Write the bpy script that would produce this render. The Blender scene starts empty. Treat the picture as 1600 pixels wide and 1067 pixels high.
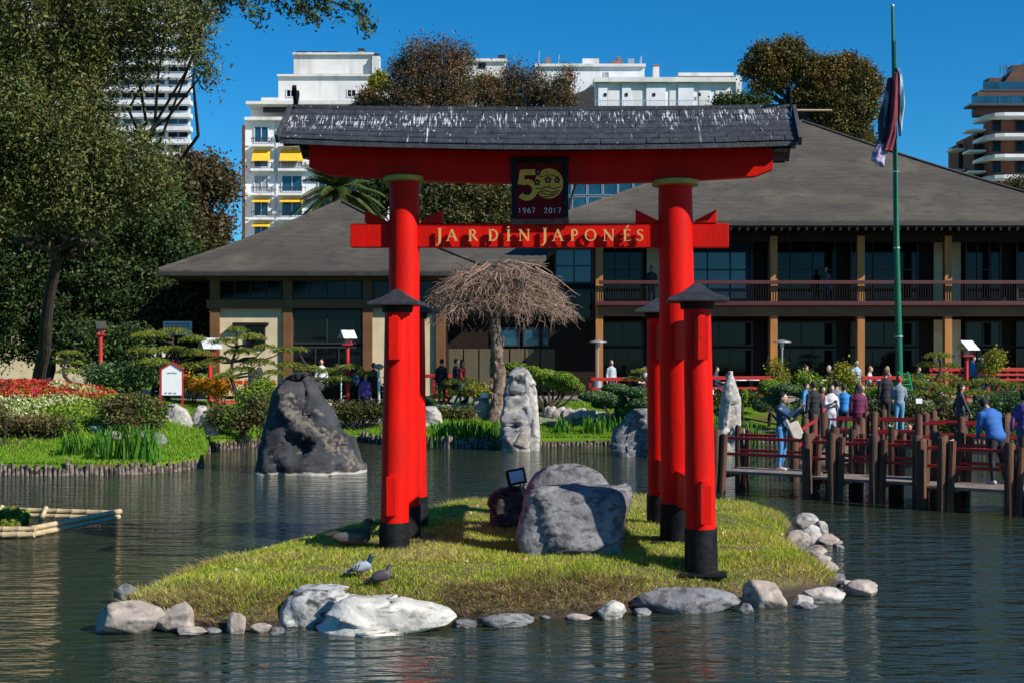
import bpy, math, random
import numpy as np
from mathutils import Vector, Matrix, noise
R = math.radians
rnd = random.Random(7)
rng = np.random.default_rng(11)
scene = bpy.context.scene
col = scene.collection

# ---------------------------------------------------------------- camera, world, sun, exposure
CAMZ = 2.85
cam_data = bpy.data.cameras.new("camera")
cam = bpy.data.objects.new("camera", cam_data)
cam.location = (0, 0, CAMZ)
cam.rotation_euler = (R(90), 0, 0)
cam_data.sensor_width = 36.0
cam_data.lens = 45.0
cam_data.shift_y = 26.5 / 1600.0
cam_data.clip_start = 0.1
cam_data.clip_end = 4000
col.objects.link(cam)
scene.camera = cam

SUN_AZ, SUN_EL = R(57), R(34.5)      # azimuth measured from behind the camera towards the right
SUN_DIR = Vector((math.sin(SUN_AZ) * math.cos(SUN_EL), -math.cos(SUN_AZ) * math.cos(SUN_EL), math.sin(SUN_EL)))
world = bpy.data.worlds.new("World")
scene.world = world
world.use_nodes = True
wn = world.node_tree
wn.nodes.clear()
w_out = wn.nodes.new("ShaderNodeOutputWorld")
w_bg = wn.nodes.new("ShaderNodeBackground")
w_sky = wn.nodes.new("ShaderNodeTexSky")
w_sky.sky_type = 'NISHITA'
w_sky.sun_disc = False
w_sky.sun_elevation = math.asin(SUN_DIR.z)
w_sky.sun_rotation = math.atan2(SUN_DIR.x, SUN_DIR.y)
w_sky.altitude = 1200
w_sky.air_density = 1.0
w_sky.dust_density = 0.1
w_sky.ozone_density = 5.0
w_hsv = wn.nodes.new("ShaderNodeHueSaturation")
w_hsv.inputs['Hue'].default_value = 0.488
w_hsv.inputs['Saturation'].default_value = 1.3
w_hsv.inputs['Value'].default_value = 0.9
wn.links.new(w_sky.outputs[0], w_hsv.inputs['Color'])
w_tint = wn.nodes.new("ShaderNodeMix"); w_tint.data_type = 'RGBA'; w_tint.blend_type = 'MULTIPLY'; w_tint.inputs[0].default_value = 1.0
w_tint.inputs[7].default_value = (0.62, 1.14, 1.34, 1)
wn.links.new(w_hsv.outputs[0], w_tint.inputs[6]); wn.links.new(w_tint.outputs[2], w_bg.inputs[0])
w_bg.inputs[1].default_value = 0.080
wn.links.new(w_bg.outputs[0], w_out.inputs[0])

sun_data = bpy.data.lights.new("sun", 'SUN')
sun_data.energy = 5.0
sun_data.angle = R(0.5)
sun_data.color = (1.0, 0.95, 0.86)
sun = bpy.data.objects.new("sun", sun_data)
sun.rotation_euler = SUN_DIR.to_track_quat('Z', 'Y').to_euler()
sun.location = (30, -20, 60)
col.objects.link(sun)

scene.view_settings.view_transform = 'Standard'
scene.view_settings.look = 'None'
scene.view_settings.exposure = 0.38
scene.view_settings.gamma = 1.0
scene.view_settings.use_curve_mapping = False
scene.render.engine = 'CYCLES'

# ---------------------------------------------------------------- placing helpers (photo pixel + distance -> world point)
FP = 2000.0
def at(px, py, D):
    return Vector(((px - 800) / FP * D, D, CAMZ + (560 - py) / FP * D))
def wx(px, D): return (px - 800) / FP * D
def wz(py, D): return CAMZ + (560 - py) / FP * D
def dist_on(py, z=0.0): return FP * (CAMZ - z) / (py - 560)

# ---------------------------------------------------------------- materials
def M(name, base, rough=0.7, base2=None, nscale=6.0, bump=0.0, bscale=20.0, spec=0.5, metallic=0.0,
      stretch=(1, 1, 1), detail=6.0, island=0.0, trans=0.0, ramp=(0.35, 0.65), coord='obj', bdist=0.02, extra=None):
    m = bpy.data.materials.new(name)
    m.use_nodes = True
    nt = m.node_tree; N = nt.nodes; L = nt.links
    b = N['Principled BSDF']
    b.inputs['Roughness'].default_value = rough
    b.inputs['Specular IOR Level'].default_value = spec
    b.inputs['Metallic'].default_value = metallic
    if coord == 'obj':
        tc = N.new('ShaderNodeTexCoord'); src = tc.outputs['Object']
    else:
        tc = N.new('ShaderNodeNewGeometry'); src = tc.outputs['Position']
    mp = N.new('ShaderNodeMapping'); mp.inputs['Scale'].default_value = stretch
    L.new(src, mp.inputs['Vector'])
    colout = None
    if base2 is not None:
        nz = N.new('ShaderNodeTexNoise'); nz.inputs['Scale'].default_value = nscale; nz.inputs['Detail'].default_value = detail
        L.new(mp.outputs[0], nz.inputs['Vector'])
        cr = N.new('ShaderNodeValToRGB')
        cr.color_ramp.elements[0].position = ramp[0]; cr.color_ramp.elements[0].color = (*base, 1)
        cr.color_ramp.elements[1].position = ramp[1]; cr.color_ramp.elements[1].color = (*base2, 1)
        L.new(nz.outputs[0], cr.inputs[0])
        colout = cr.outputs[0]
    else:
        rgb = N.new('ShaderNodeRGB'); rgb.outputs[0].default_value = (*base, 1); colout = rgb.outputs[0]
    if island > 0:
        gi = N.new('ShaderNodeNewGeometry')
        mr = N.new('ShaderNodeMapRange'); mr.inputs['To Min'].default_value = 1 - island; mr.inputs['To Max'].default_value = 1 + island
        L.new(gi.outputs['Random Per Island'], mr.inputs['Value'])
        hs = N.new('ShaderNodeHueSaturation')
        L.new(mr.outputs[0], hs.inputs['Value']); L.new(colout, hs.inputs['Color'])
        mr2 = N.new('ShaderNodeMapRange'); mr2.inputs['To Min'].default_value = 0.5 + island * 0.06; mr2.inputs['To Max'].default_value = 0.5 - island * 0.06
        ml = N.new('ShaderNodeMath'); ml.operation = 'FRACT'
        mm = N.new('ShaderNodeMath'); mm.operation = 'MULTIPLY'; mm.inputs[1].default_value = 7.31
        L.new(gi.outputs['Random Per Island'], mm.inputs[0]); L.new(mm.outputs[0], ml.inputs[0]); L.new(ml.outputs[0], mr2.inputs['Value'])
        L.new(mr2.outputs[0], hs.inputs['Hue'])
        colout = hs.outputs[0]
    if extra: colout = extra(nt, colout, b, mp)
    L.new(colout, b.inputs['Base Color'])
    if trans > 0:
        tr = N.new('ShaderNodeBsdfTranslucent'); L.new(colout, tr.inputs[0])
        mx = N.new('ShaderNodeMixShader'); mx.inputs[0].default_value = trans
        L.new(b.outputs[0], mx.inputs[1]); L.new(tr.outputs[0], mx.inputs[2])
        L.new(mx.outputs[0], N['Material Output'].inputs[0])
    if bump > 0:
        n2 = N.new('ShaderNodeTexNoise'); n2.inputs['Scale'].default_value = bscale; n2.inputs['Detail'].default_value = 8
        L.new(mp.outputs[0], n2.inputs['Vector'])
        bp = N.new('ShaderNodeBump'); bp.inputs['Strength'].default_value = bump; bp.inputs['Distance'].default_value = bdist
        L.new(n2.outputs[0], bp.inputs['Height']); L.new(bp.outputs[0], b.inputs['Normal'])
    return m

def overlay(c2, scale, lo, hi, stretch=(1, 1, 1), zband=None, detail=5, tex='noise'):
    """a blotchy second colour laid over the first one (stains, lichen, scuffs)"""
    def f(nt, c, b, mp):
        N = nt.nodes; L = nt.links
        g = N.new('ShaderNodeNewGeometry')
        m2 = N.new('ShaderNodeMapping'); m2.inputs['Scale'].default_value = stretch
        L.new(g.outputs['Position'], m2.inputs['Vector'])
        nz = N.new('ShaderNodeTexNoise'); nz.inputs['Scale'].default_value = scale; nz.inputs['Detail'].default_value = detail
        L.new(m2.outputs[0], nz.inputs['Vector'])
        mr = N.new('ShaderNodeMapRange'); mr.inputs['From Min'].default_value = lo; mr.inputs['From Max'].default_value = hi
        L.new(nz.outputs[0], mr.inputs['Value'])
        fac = mr.outputs[0]
        if zband:
            sx = N.new('ShaderNodeSeparateXYZ'); L.new(g.outputs['Position'], sx.inputs[0])
            z0, z1 = zband
            m3 = N.new('ShaderNodeMapRange'); m3.inputs['From Min'].default_value = z0; m3.inputs['From Max'].default_value = z1
            L.new(sx.outputs[2], m3.inputs['Value'])
            mu = N.new('ShaderNodeMath'); mu.operation = 'MULTIPLY'; L.new(fac, mu.inputs[0]); L.new(m3.outputs[0], mu.inputs[1])
            fac = mu.outputs[0]
        mx = N.new('ShaderNodeMix'); mx.data_type = 'RGBA'
        L.new(fac, mx.inputs[0]); L.new(c, mx.inputs[6]); mx.inputs[7].default_value = (*c2, 1)
        return mx.outputs[2]
    return f
def chain(*fs):
    def f(nt, c, b, mp):
        for g in fs: c = g(nt, c, b, mp)
        return c
    return f

# ---------------------------------------------------------------- mesh builder and object bookkeeping
ORG = {}
class MB:
    def __init__(s): s.v = []; s.f = []
    def add(s, vs, fs):
        o = len(s.v); s.v += [Vector(p) for p in vs]; s.f += [tuple(i + o for i in f) for f in fs]; return s
    def box(s, c, d, mat=None, rz=0.0):
        x, y, z = d[0] / 2, d[1] / 2, d[2] / 2
        vs = [Vector((a * x, b * y, e * z)) for e in (-1, 1) for b in (-1, 1) for a in (-1, 1)]
        if rz: m = Matrix.Rotation(rz, 3, 'Z'); vs = [m @ p for p in vs]
        if mat: vs = [mat @ p for p in vs]
        c = Vector(c); vs = [p + c for p in vs]
        return s.add(vs, [(0, 2, 3, 1), (4, 5, 7, 6), (0, 1, 5, 4), (2, 6, 7, 3), (0, 4, 6, 2), (1, 3, 7, 5)])
    def beam(s, p, q, w, h, up=(0, 0, 1), w2=None, h2=None):
        p = Vector(p); q = Vector(q); d = (q - p).normalized(); u = Vector(up)
        sd = d.cross(u)
        if sd.length < 1e-4: sd = d.cross(Vector((0, 1, 0)))
        sd.normalize(); u = sd.cross(d).normalized()
        w2 = w if w2 is None else w2; h2 = h if h2 is None else h2
        vs = []
        for c, a, b in ((p, w, h), (q, w2, h2)):
            vs += [c - sd * a / 2 - u * b / 2, c + sd * a / 2 - u * b / 2, c + sd * a / 2 + u * b / 2, c - sd * a / 2 + u * b / 2]
        return s.add(vs, [(0, 1, 2, 3), (7, 6, 5, 4), (0, 4, 5, 1), (1, 5, 6, 2), (2, 6, 7, 3), (3, 7, 4, 0)])
    def tube(s, pts, rad, n=8, cap=True):
        pts = [Vector(p) for p in pts]
        if not isinstance(rad, (list, tuple)): rad = [rad] * len(pts)
        ref = None; o = len(s.v); vs = []; fs = []
        for i, p in enumerate(pts):
            d = (pts[min(i + 1, len(pts) - 1)] - pts[max(i - 1, 0)])
            d = d.normalized() if d.length > 1e-9 else Vector((0, 0, 1))
            if ref is None:
                ref = d.cross(Vector((0.13, 0.97, 0.21)));
                if ref.length < 1e-3: ref = d.cross(Vector((1, 0, 0)))
            a = (ref - d * ref.dot(d)).normalized(); ref = a; b = d.cross(a)
            for k in range(n):
                t = 2 * math.pi * k / n
                vs.append(p + (a * math.cos(t) + b * math.sin(t)) * rad[i])
        for i in range(len(pts) - 1):
            for k in range(n):
                k2 = (k + 1) % n
                fs.append((i * n + k, i * n + k2, (i + 1) * n + k2, (i + 1) * n + k))
        if cap:
            fs.append(tuple(reversed(range(n)))); fs.append(tuple((len(pts) - 1) * n + k for k in range(n)))
        return s.add(vs, fs)
    def ell(s, c, r, nu=12, nv=8, mat=None):
        c = Vector(c); vs = []; fs = []
        if not isinstance(r, (list, tuple)): r = (r, r, r)
        for j in range(nv + 1):
            ph = math.pi * j / nv
            for i in range(nu):
                th = 2 * math.pi * i / nu
                p = Vector((r[0] * math.sin(ph) * math.cos(th), r[1] * math.sin(ph) * math.sin(th), r[2] * math.cos(ph)))
                if mat: p = mat @ p
                vs.append(c + p)
        for j in range(nv):
            for i in range(nu):
                i2 = (i + 1) % nu
                if j == 0: fs.append((0 + i, (j + 1) * nu + i, (j + 1) * nu + i2))
                elif j == nv - 1: fs.append((j * nu + i, (j + 1) * nu + i, j * nu + i2))
                else: fs.append((j * nu + i, (j + 1) * nu + i, (j + 1) * nu + i2, j * nu + i2))
        return s.add(vs, fs)
    def cap(s, p, q, r1, r2, n=10):
        """tapered capsule"""
        p = Vector(p); q = Vector(q); d = (q - p); 
        d = d.normalized() if d.length > 1e-6 else Vector((0, 0, 1))
        pts = []; rad = []
        for a in (80, 55, 30): pts.append(p - d * r1 * math.sin(R(a))); rad.append(r1 * math.cos(R(a)))
        pts.append(p); rad.append(r1); pts.append(q); rad.append(r2)
        for a in (30, 55, 80): pts.append(q + d * r2 * math.sin(R(a))); rad.append(r2 * math.cos(R(a)))
        return s.tube(pts, rad, n)
    def prism(s, poly, o, ex, ey, depth, back=0.0):
        """2-D polygon (x,y) in plane (o,ex,ey) extruded along ex x ey by depth, front face first"""
        o = Vector(o); ex = Vector(ex); ey = Vector(ey); nz = ex.cross(ey).normalized()
        n = len(poly)
        a = [o + ex * x + ey * y + nz * depth for x, y in poly]; b = [o + ex * x + ey * y + nz * back for x, y in poly]
        fs = [tuple(range(n)), tuple(reversed(range(n, 2 * n)))]
        for i in range(n):
            j = (i + 1) % n; fs.append((i, n + i, n + j, j))
        return s.add(a + b, fs)

def mesh_of(name, mb, mat, org=Vector((0, 0, 0)), smooth=False):
    me = bpy.data.meshes.new(name)
    me.from_pydata([p - org for p in mb.v], [], mb.f)
    if mat: me.materials.append(mat)
    if smooth:
        me.polygons.foreach_set('use_smooth', [True] * len(me.polygons))
        if smooth != 'all': me.set_sharp_from_angle(angle=R(35))
    me.update()
    return me
def empty(name, loc, label, cat, group=None):
    o = bpy.data.objects.new(name, None); o.empty_display_size = 0.2
    o.location = loc; col.objects.link(o); ORG[o.name] = Vector(loc)
    o['label'] = label; o['category'] = cat
    if group: o['group'] = group
    return o
def tag(o, label, cat, group=None, kind=None):
    if label: o['label'] = label
    if cat: o['category'] = cat
    if group: o['group'] = group
    if kind: o['kind'] = kind
    return o
def obj(name, mb, mat, parent=None, org=None, smooth=False, bevel=0.0, fix=True):
    """link mb (world coordinates) as one mesh object, child of parent or top-level with origin org"""
    if parent is not None: base = ORG[parent.name]
    else: base = Vector(org) if org is not None else Vector((0, 0, 0))
    me = mesh_of(name, mb, mat, base, smooth)
    o = bpy.data.objects.new(name, me); col.objects.link(o)
    if parent is not None: o.parent = parent
    else: o.location = base
    ORG[o.name] = base
    if bevel:
        bv = o.modifiers.new('bevel', 'BEVEL'); bv.width = bevel; bv.segments = 2; bv.limit_method = 'ANGLE'; bv.angle_limit = R(40)
    return o
def inst(name, me, parent, loc, rot=(0, 0, 0), scale=(1, 1, 1)):
    """a piece that shares its mesh with alike pieces; loc is a world point"""
    o = bpy.data.objects.new(name, me); col.objects.link(o)
    o.parent = parent; o.location = Vector(loc) - ORG[parent.name]; o.rotation_euler = rot; o.scale = scale
    ORG[o.name] = Vector(loc)
    return o
def np_mesh(name, V, nper, mat, parent=None, org=None, smooth=False):
    """mesh of len(V)/nper separate polygons with nper corners each"""
    base = np.array(ORG[parent.name] if parent is not None else (org if org is not None else (0, 0, 0)), dtype=np.float64)
    V = (V - base).astype(np.float32); n = len(V)
    me = bpy.data.meshes.new(name)
    me.vertices.add(n); me.vertices.foreach_set('co', V.ravel())
    me.loops.add(n); me.loops.foreach_set('vertex_index', np.arange(n, dtype=np.int32))
    me.polygons.add(n // nper); me.polygons.foreach_set('loop_start', np.arange(0, n, nper, dtype=np.int32))
    me.polygons.foreach_set('loop_total', np.full(n // nper, nper, dtype=np.int32))
    if smooth: me.polygons.foreach_set('use_smooth', np.ones(n // nper, dtype=bool))
    me.materials.append(mat); me.update(calc_edges=True); me.validate()
    o = bpy.data.objects.new(name, me); col.objects.link(o)
    if parent is not None: o.parent = parent
    else: o.location = base
    ORG[o.name] = Vector(base)
    return o
def grid_obj(name, P, mat, parent=None, org=None, smooth=True, flip=False):
    """P: (nu,nv,3) array"""
    nu, nv = P.shape[:2]
    mb = MB(); mb.v = [Vector(p) for p in P.reshape(-1, 3)]
    for i in range(nu - 1):
        for j in range(nv - 1):
            q = (i * nv + j, (i + 1) * nv + j, (i + 1) * nv + j + 1, i * nv + j + 1)
            mb.f.append(q[::-1] if flip else q)
    return obj(name, mb, mat, parent, org, 'all' if smooth else False)
def smooth01(t): t = max(0.0, min(1.0, t)); return t * t * (3 - 2 * t)
def fbm(p, oct=4): return noise.fractal(Vector(p), 1.0, 2.0, oct)
def leaf_quads(C, size, aspect=2.0, up=0.0, jitter=0.3):
    """rhomb leaves at centres C with random frames"""
    n = len(C)
    a = rng.normal(size=(n, 3)); a[:, 2] += up; a /= np.linalg.norm(a, axis=1)[:, None]
    b = rng.normal(size=(n, 3)); b -= a * (a * b).sum(1)[:, None]; b /= np.linalg.norm(b, axis=1)[:, None]
    s = size * (1 + jitter * rng.normal(size=n).clip(-2, 2))[:, None]
    V = np.empty((n, 4, 3))
    V[:, 0] = C - a * s; V[:, 1] = C + b * s / aspect - a * s * 0.1; V[:, 2] = C + a * s; V[:, 3] = C - b * s / aspect - a * s * 0.1
    return V.reshape(-1, 3)
def blades(P, h, w, lean=0.35, droop=0.0):
    """triangles standing on P: grass"""
    n = len(P); th = rng.uniform(0, 2 * math.pi, n)
    hh = (h * rng.uniform(0.5, 1.3, n))
    if not np.isscalar(h): hh = h * rng.uniform(0.6, 1.2, n)
    sd = np.stack([np.cos(th), np.sin(th), np.zeros(n)], 1) * (w * 0.5)
    ld = rng.normal(size=(n, 3)) * lean; ld[:, 2] = 1.0
    V = np.empty((n, 3, 3)); V[:, 0] = P - sd; V[:, 1] = P + sd; V[:, 2] = P + ld * hh[:, None]
    return V.reshape(-1, 3)
# ================================================================ MATERIALS
m_red = M('red_paint', (0.66, 0.006, 0.001), 0.55, (0.5, 0.005, 0.002), nscale=2, stretch=(3, 3, 1), bump=0.22, bscale=7, spec=0.12, ramp=(0.2, 0.9),
          extra=chain(overlay((0.40, 0.008, 0.004), 2.5, 0.45, 0.8, (1.5, 1.5, 0.5)), overlay((0.20, 0.02, 0.012), 22, 0.68, 0.73, (1, 1, 0.35)), overlay((0.72, 0.10, 0.05), 40, 0.76, 0.79, (1, 1, 0.5))))
m_red2 = M('red_paint_weathered', (0.5, 0.012, 0.012), 0.6, (0.36, 0.02, 0.016), nscale=8, bump=0.2, bscale=30, ramp=(0.3, 0.8))
m_black = M('black_paint', (0.005, 0.005, 0.006), 0.6, (0.014, 0.014, 0.015), nscale=8, bump=0.3, bscale=30, spec=0.15)
m_gold = M('gold_paint', (0.62, 0.42, 0.08), 0.4, (0.5, 0.3, 0.05), nscale=20)
m_oldgold = M('plaque_gold', (0.72, 0.38, 0.02), 0.5, (0.6, 0.29, 0.015), nscale=20)
m_maroon = M('plaque_maroon', (0.15, 0.004, 0.008), 0.6, (0.11, 0.003, 0.006), nscale=10, spec=0.1)
m_cap = M('olive_capital_paint', (0.44, 0.31, 0.03), 0.5, (0.30, 0.24, 0.025), nscale=10)
m_wood = M('bridge_wood', (0.12, 0.045, 0.018), 0.8, (0.03, 0.014, 0.008), nscale=5, stretch=(1, 1, 0.25), bump=0.5, bscale=40, ramp=(0.3, 0.7))
m_plank = M('grey_plank', (0.26, 0.20, 0.165), 0.8, (0.13, 0.10, 0.085), nscale=5, stretch=(1, 1, 1), bump=0.4, bscale=30)
m_orange_wood = M('varnished_column_wood', (0.42, 0.17, 0.035), 0.55, (0.30, 0.115, 0.025), nscale=4, stretch=(1, 1, 0.15), bump=0.1)
m_beamwood = M('brown_beam_wood', (0.16, 0.075, 0.022), 0.6, (0.12, 0.05, 0.015), nscale=3, stretch=(0.3, 1, 1))
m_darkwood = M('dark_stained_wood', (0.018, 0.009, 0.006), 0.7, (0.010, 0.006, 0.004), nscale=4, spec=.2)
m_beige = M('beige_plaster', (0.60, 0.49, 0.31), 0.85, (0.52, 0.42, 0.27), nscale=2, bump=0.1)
m_glassdark = M('dark_window_glass', (0.003, 0.004, 0.005), 0.05, spec=0.22)
m_glassblue = M('blue_window_glass', (0.008, 0.04, 0.07), 0.05, (0.015, 0.07, 0.12), nscale=0.7, spec=0.7)
m_white = M('white_render', (0.72, 0.72, 0.74), 0.85, (0.62, 0.62, 0.64), nscale=0.4, bump=0.05, extra=overlay((0.42, 0.40, 0.38), .8, 0.55, 0.8, (1, 1, .12)))
m_whitewarm = M('cream_render', (0.66, 0.65, 0.63), 0.85, (0.56, 0.55, 0.53), nscale=0.4, extra=overlay((0.40, 0.37, 0.34), .9, 0.55, 0.8, (1, 1, .10)))
m_brick = M('orange_brick', (0.36, 0.13, 0.06), 0.85, (0.26, 0.09, 0.045), nscale=1.5, bump=0.1)
m_yellow = M('yellow_awning', (0.75, 0.45, 0.02), 0.8, (0.62, 0.36, 0.015), nscale=1.5)
m_concrete = M('concrete', (0.35, 0.33, 0.31), 0.9, (0.25, 0.24, 0.22), nscale=2, bump=0.2)
m_pole = M('green_pole_paint', (0.006, 0.13, 0.06), 0.4, (0.005, 0.10, 0.045), nscale=6)
m_metalgrey = M('pale_metal', (0.5, 0.52, 0.54), 0.35, metallic=0.6)
m_whiteboard = M('white_board', (0.82, 0.82, 0.85), 0.6, (0.76, 0.76, 0.79), nscale=8)
m_bamboo = M('bamboo', (0.55, 0.42, 0.24), 0.6, (0.38, 0.27, 0.15), nscale=8, stretch=(0.5, 3, 3), bump=0.2, bscale=20)
m_bark = M('bark', (0.15, 0.10, 0.065), 0.95, (0.05, 0.035, 0.025), nscale=5, stretch=(1, 1, 0.3), bump=1.0, bscale=8, bdist=0.05)
m_barkdark = M('dark_bark', (0.05, 0.035, 0.025), 0.95, (0.02, 0.015, 0.01), nscale=5, stretch=(1, 1, 0.3), bump=0.8, bscale=10)
m_stake = M('palisade_log', (0.30, 0.24, 0.19), 0.95, (0.13, 0.10, 0.08), nscale=9, bump=0.5, bscale=30, extra=overlay((0.04, 0.035, 0.025), 9, 0.45, 0.6))
def leafm(name, a, b, isl=0.35, trans=0.22, rough=0.55, ns=1.2, spec=0.3): return M(name, a, rough, b, nscale=ns, island=isl, trans=trans, spec=spec, coord='pos')
l_left = leafm('olive_green_leaves', (0.06, 0.085, 0.016), (0.145, 0.145, 0.038), 0.8, ns=0.9)
l_dark = leafm('dark_evergreen_leaves', (0.022, 0.05, 0.012), (0.06, 0.085, 0.02), 0.7)
l_brown = leafm('brown_green_leaves', (0.16, 0.085, 0.035), (0.07, 0.06, 0.022), 0.6, ns=0.6)
l_gold = leafm('bronze_leaves', (0.17, 0.105, 0.02), (0.075, 0.08, 0.02), 0.6, ns=0.4)
l_euc = leafm('grey_olive_leaves', (0.13, 0.11, 0.035), (0.06, 0.07, 0.022), 0.6, ns=0.5)
l_pine = leafm('pine_needles', (0.10, 0.15, 0.014), (0.22, 0.23, 0.03), 0.5, 0.2)
l_top = leafm('clipped_shrub_leaves', (0.13, 0.22, 0.015), (0.20, 0.28, 0.03), 0.45, 0.2)
l_topd = leafm('grey_green_shrub_leaves', (0.06, 0.12, 0.035), (0.11, 0.17, 0.06), 0.4, 0.15)
l_yel = leafm('yellow_green_leaves', (0.20, 0.20, 0.015), (0.28, 0.26, 0.03), 0.3)
l_iris = leafm('iris_leaves', (0.05, 0.17, 0.012), (0.10, 0.26, 0.02), 0.3, 0.3)
l_azalea = leafm('reddish_brown_shrub_leaves', (0.13, 0.09, 0.035), (0.08, 0.12, 0.02), 0.7)
l_red = leafm('red_flowers', (0.42, 0.022, 0.01), (0.55, 0.06, 0.03), 0.4, 0.2)
l_orange = leafm('orange_flowers', (0.65, 0.2, 0.01), (0.6, 0.35, 0.01), 0.4, 0.2)
l_white = leafm('pale_yellow_flowers', (0.55, 0.55, 0.28), (0.30, 0.36, 0.10), 0.4, 0.2)
m_palm = leafm('palm_leaflets', (0.05, 0.085, 0.02), (0.10, 0.12, 0.03), 0.4, 0.15)

def rockmat(name, a, b, c, s=2.2, band=None, lo=0.5, hi=0.62, vein=False):
    fs = [overlay(c, s * 2.3, lo, hi, (1, 1, 1.6), detail=9), overlay((a[0] * 0.25, a[1] * 0.25, a[2] * 0.25), s * 1.9, 0.56, 0.74, (1, 1, 1.8), detail=14)]
    def bandf(nt, cc, bb, mp):
        N = nt.nodes; L = nt.links
        g = N.new('ShaderNodeNewGeometry'); sx = N.new('ShaderNodeSeparateXYZ'); L.new(g.outputs['Position'], sx.inputs[0])
        nz = N.new('ShaderNodeTexNoise'); nz.inputs['Scale'].default_value = 5; L.new(g.outputs['Position'], nz.inputs['Vector'])
        ad = N.new('ShaderNodeMath'); ad.operation = 'MULTIPLY_ADD'; ad.inputs[1].default_value = -0.12; L.new(nz.outputs[0], ad.inputs[0]); L.new(sx.outputs[2], ad.inputs[2])
        mr = N.new('ShaderNodeMapRange'); mr.inputs['From Min'].default_value = band + 0.01; mr.inputs['From Max'].default_value = band - 0.03
        L.new(ad.outputs[0], mr.inputs['Value'])
        mx = N.new('ShaderNodeMix'); mx.data_type = 'RGBA'; L.new(mr.outputs[0], mx.inputs[0]); L.new(cc, mx.inputs[6]); mx.inputs[7].default_value = (0.42, 0.39, 0.34, 1)
        return mx.outputs[2]
    def veinf(nt, cc, bb, mp):
        N = nt.nodes; L = nt.links; g = N.new('ShaderNodeNewGeometry')
        dp = N.new('ShaderNodeVectorMath'); dp.operation = 'DOT_PRODUCT'; dp.inputs[1].default_value = (.68, 0, .733); L.new(g.outputs['Position'], dp.inputs[0])
        nz = N.new('ShaderNodeTexNoise'); nz.inputs['Scale'].default_value = 2.2; nz.inputs['Detail'].default_value = 9; L.new(g.outputs['Position'], nz.inputs['Vector'])
        a = N.new('ShaderNodeMath'); a.operation = 'MULTIPLY_ADD'; a.inputs[1].default_value = 1.3; a.inputs[2].default_value = 2.49 - .65; L.new(nz.outputs[0], a.inputs[0])
        s_ = N.new('ShaderNodeMath'); s_.operation = 'ADD'; L.new(dp.outputs['Value'], s_.inputs[0]); L.new(a.outputs[0], s_.inputs[1])
        ab = N.new('ShaderNodeMath'); ab.operation = 'ABSOLUTE'; L.new(s_.outputs[0], ab.inputs[0])
        mr = N.new('ShaderNodeMapRange'); mr.inputs['From Min'].default_value = .19; mr.inputs['From Max'].default_value = .07; L.new(ab.outputs[0], mr.inputs['Value'])
        n3 = N.new('ShaderNodeTexNoise'); n3.inputs['Scale'].default_value = 8; n3.inputs['Detail'].default_value = 8; L.new(g.outputs['Position'], n3.inputs['Vector'])
        m3 = N.new('ShaderNodeMapRange'); m3.inputs['From Min'].default_value = .44; m3.inputs['From Max'].default_value = .56; L.new(n3.outputs[0], m3.inputs['Value'])
        mq = N.new('ShaderNodeMath'); mq.operation = 'MULTIPLY'; L.new(mr.outputs[0], mq.inputs[0]); L.new(m3.outputs[0], mq.inputs[1]); mr = mq
        mx = N.new('ShaderNodeMix'); mx.data_type = 'RGBA'; L.new(mr.outputs[0], mx.inputs[0]); L.new(cc, mx.inputs[6]); mx.inputs[7].default_value = (0.15, 0.125, 0.095, 1); return mx.outputs[2]
    if vein: fs.append(veinf)
    if band is not None: fs.append(bandf)
    return M(name, a, 0.85, b, nscale=s, bump=0.6, bscale=s * 5, detail=10, extra=chain(*fs), bdist=0.03, spec=0.25)
r_dark = rockmat('black_veined_stone', (0.022, 0.022, 0.026), (0.055, 0.055, 0.062), (0.17, 0.145, 0.11), 1.6, band=0.0, lo=0.6, hi=0.78, vein=True)
r_grey = rockmat('grey_granite', (0.13, 0.13, 0.14), (0.235, 0.23, 0.235), (0.085, 0.08, 0.08), 3.5)
r_pale = rockmat('pale_bleached_stone', (0.42, 0.39, 0.35), (0.30, 0.285, 0.26), (0.52, 0.48, 0.43), 2.6)
r_warm = rockmat('warm_beige_stone', (0.34, 0.28, 0.235), (0.25, 0.215, 0.19), (0.40, 0.34, 0.29), 2.6)
r_mid = rockmat('grey_streaked_stone', (0.16, 0.16, 0.17), (0.27, 0.26, 0.26), (0.42, 0.37, 0.31), 1.6, band=0.02)

r_pale2 = rockmat('white_shore_stone', (0.55, 0.52, 0.47), (0.44, 0.42, 0.38), (0.62, 0.58, 0.52), 2.6)
r_blotch = rockmat('black_blotched_white_stone', (0.50, 0.49, 0.46), (0.38, 0.37, 0.35), (0.05, 0.05, 0.05), 2.9, lo=.50, hi=.66)
r_black = rockmat('dark_basalt_stone', (0.022, 0.02, 0.02), (0.05, 0.045, 0.042), (0.10, 0.09, 0.075), 3.0)
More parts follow.
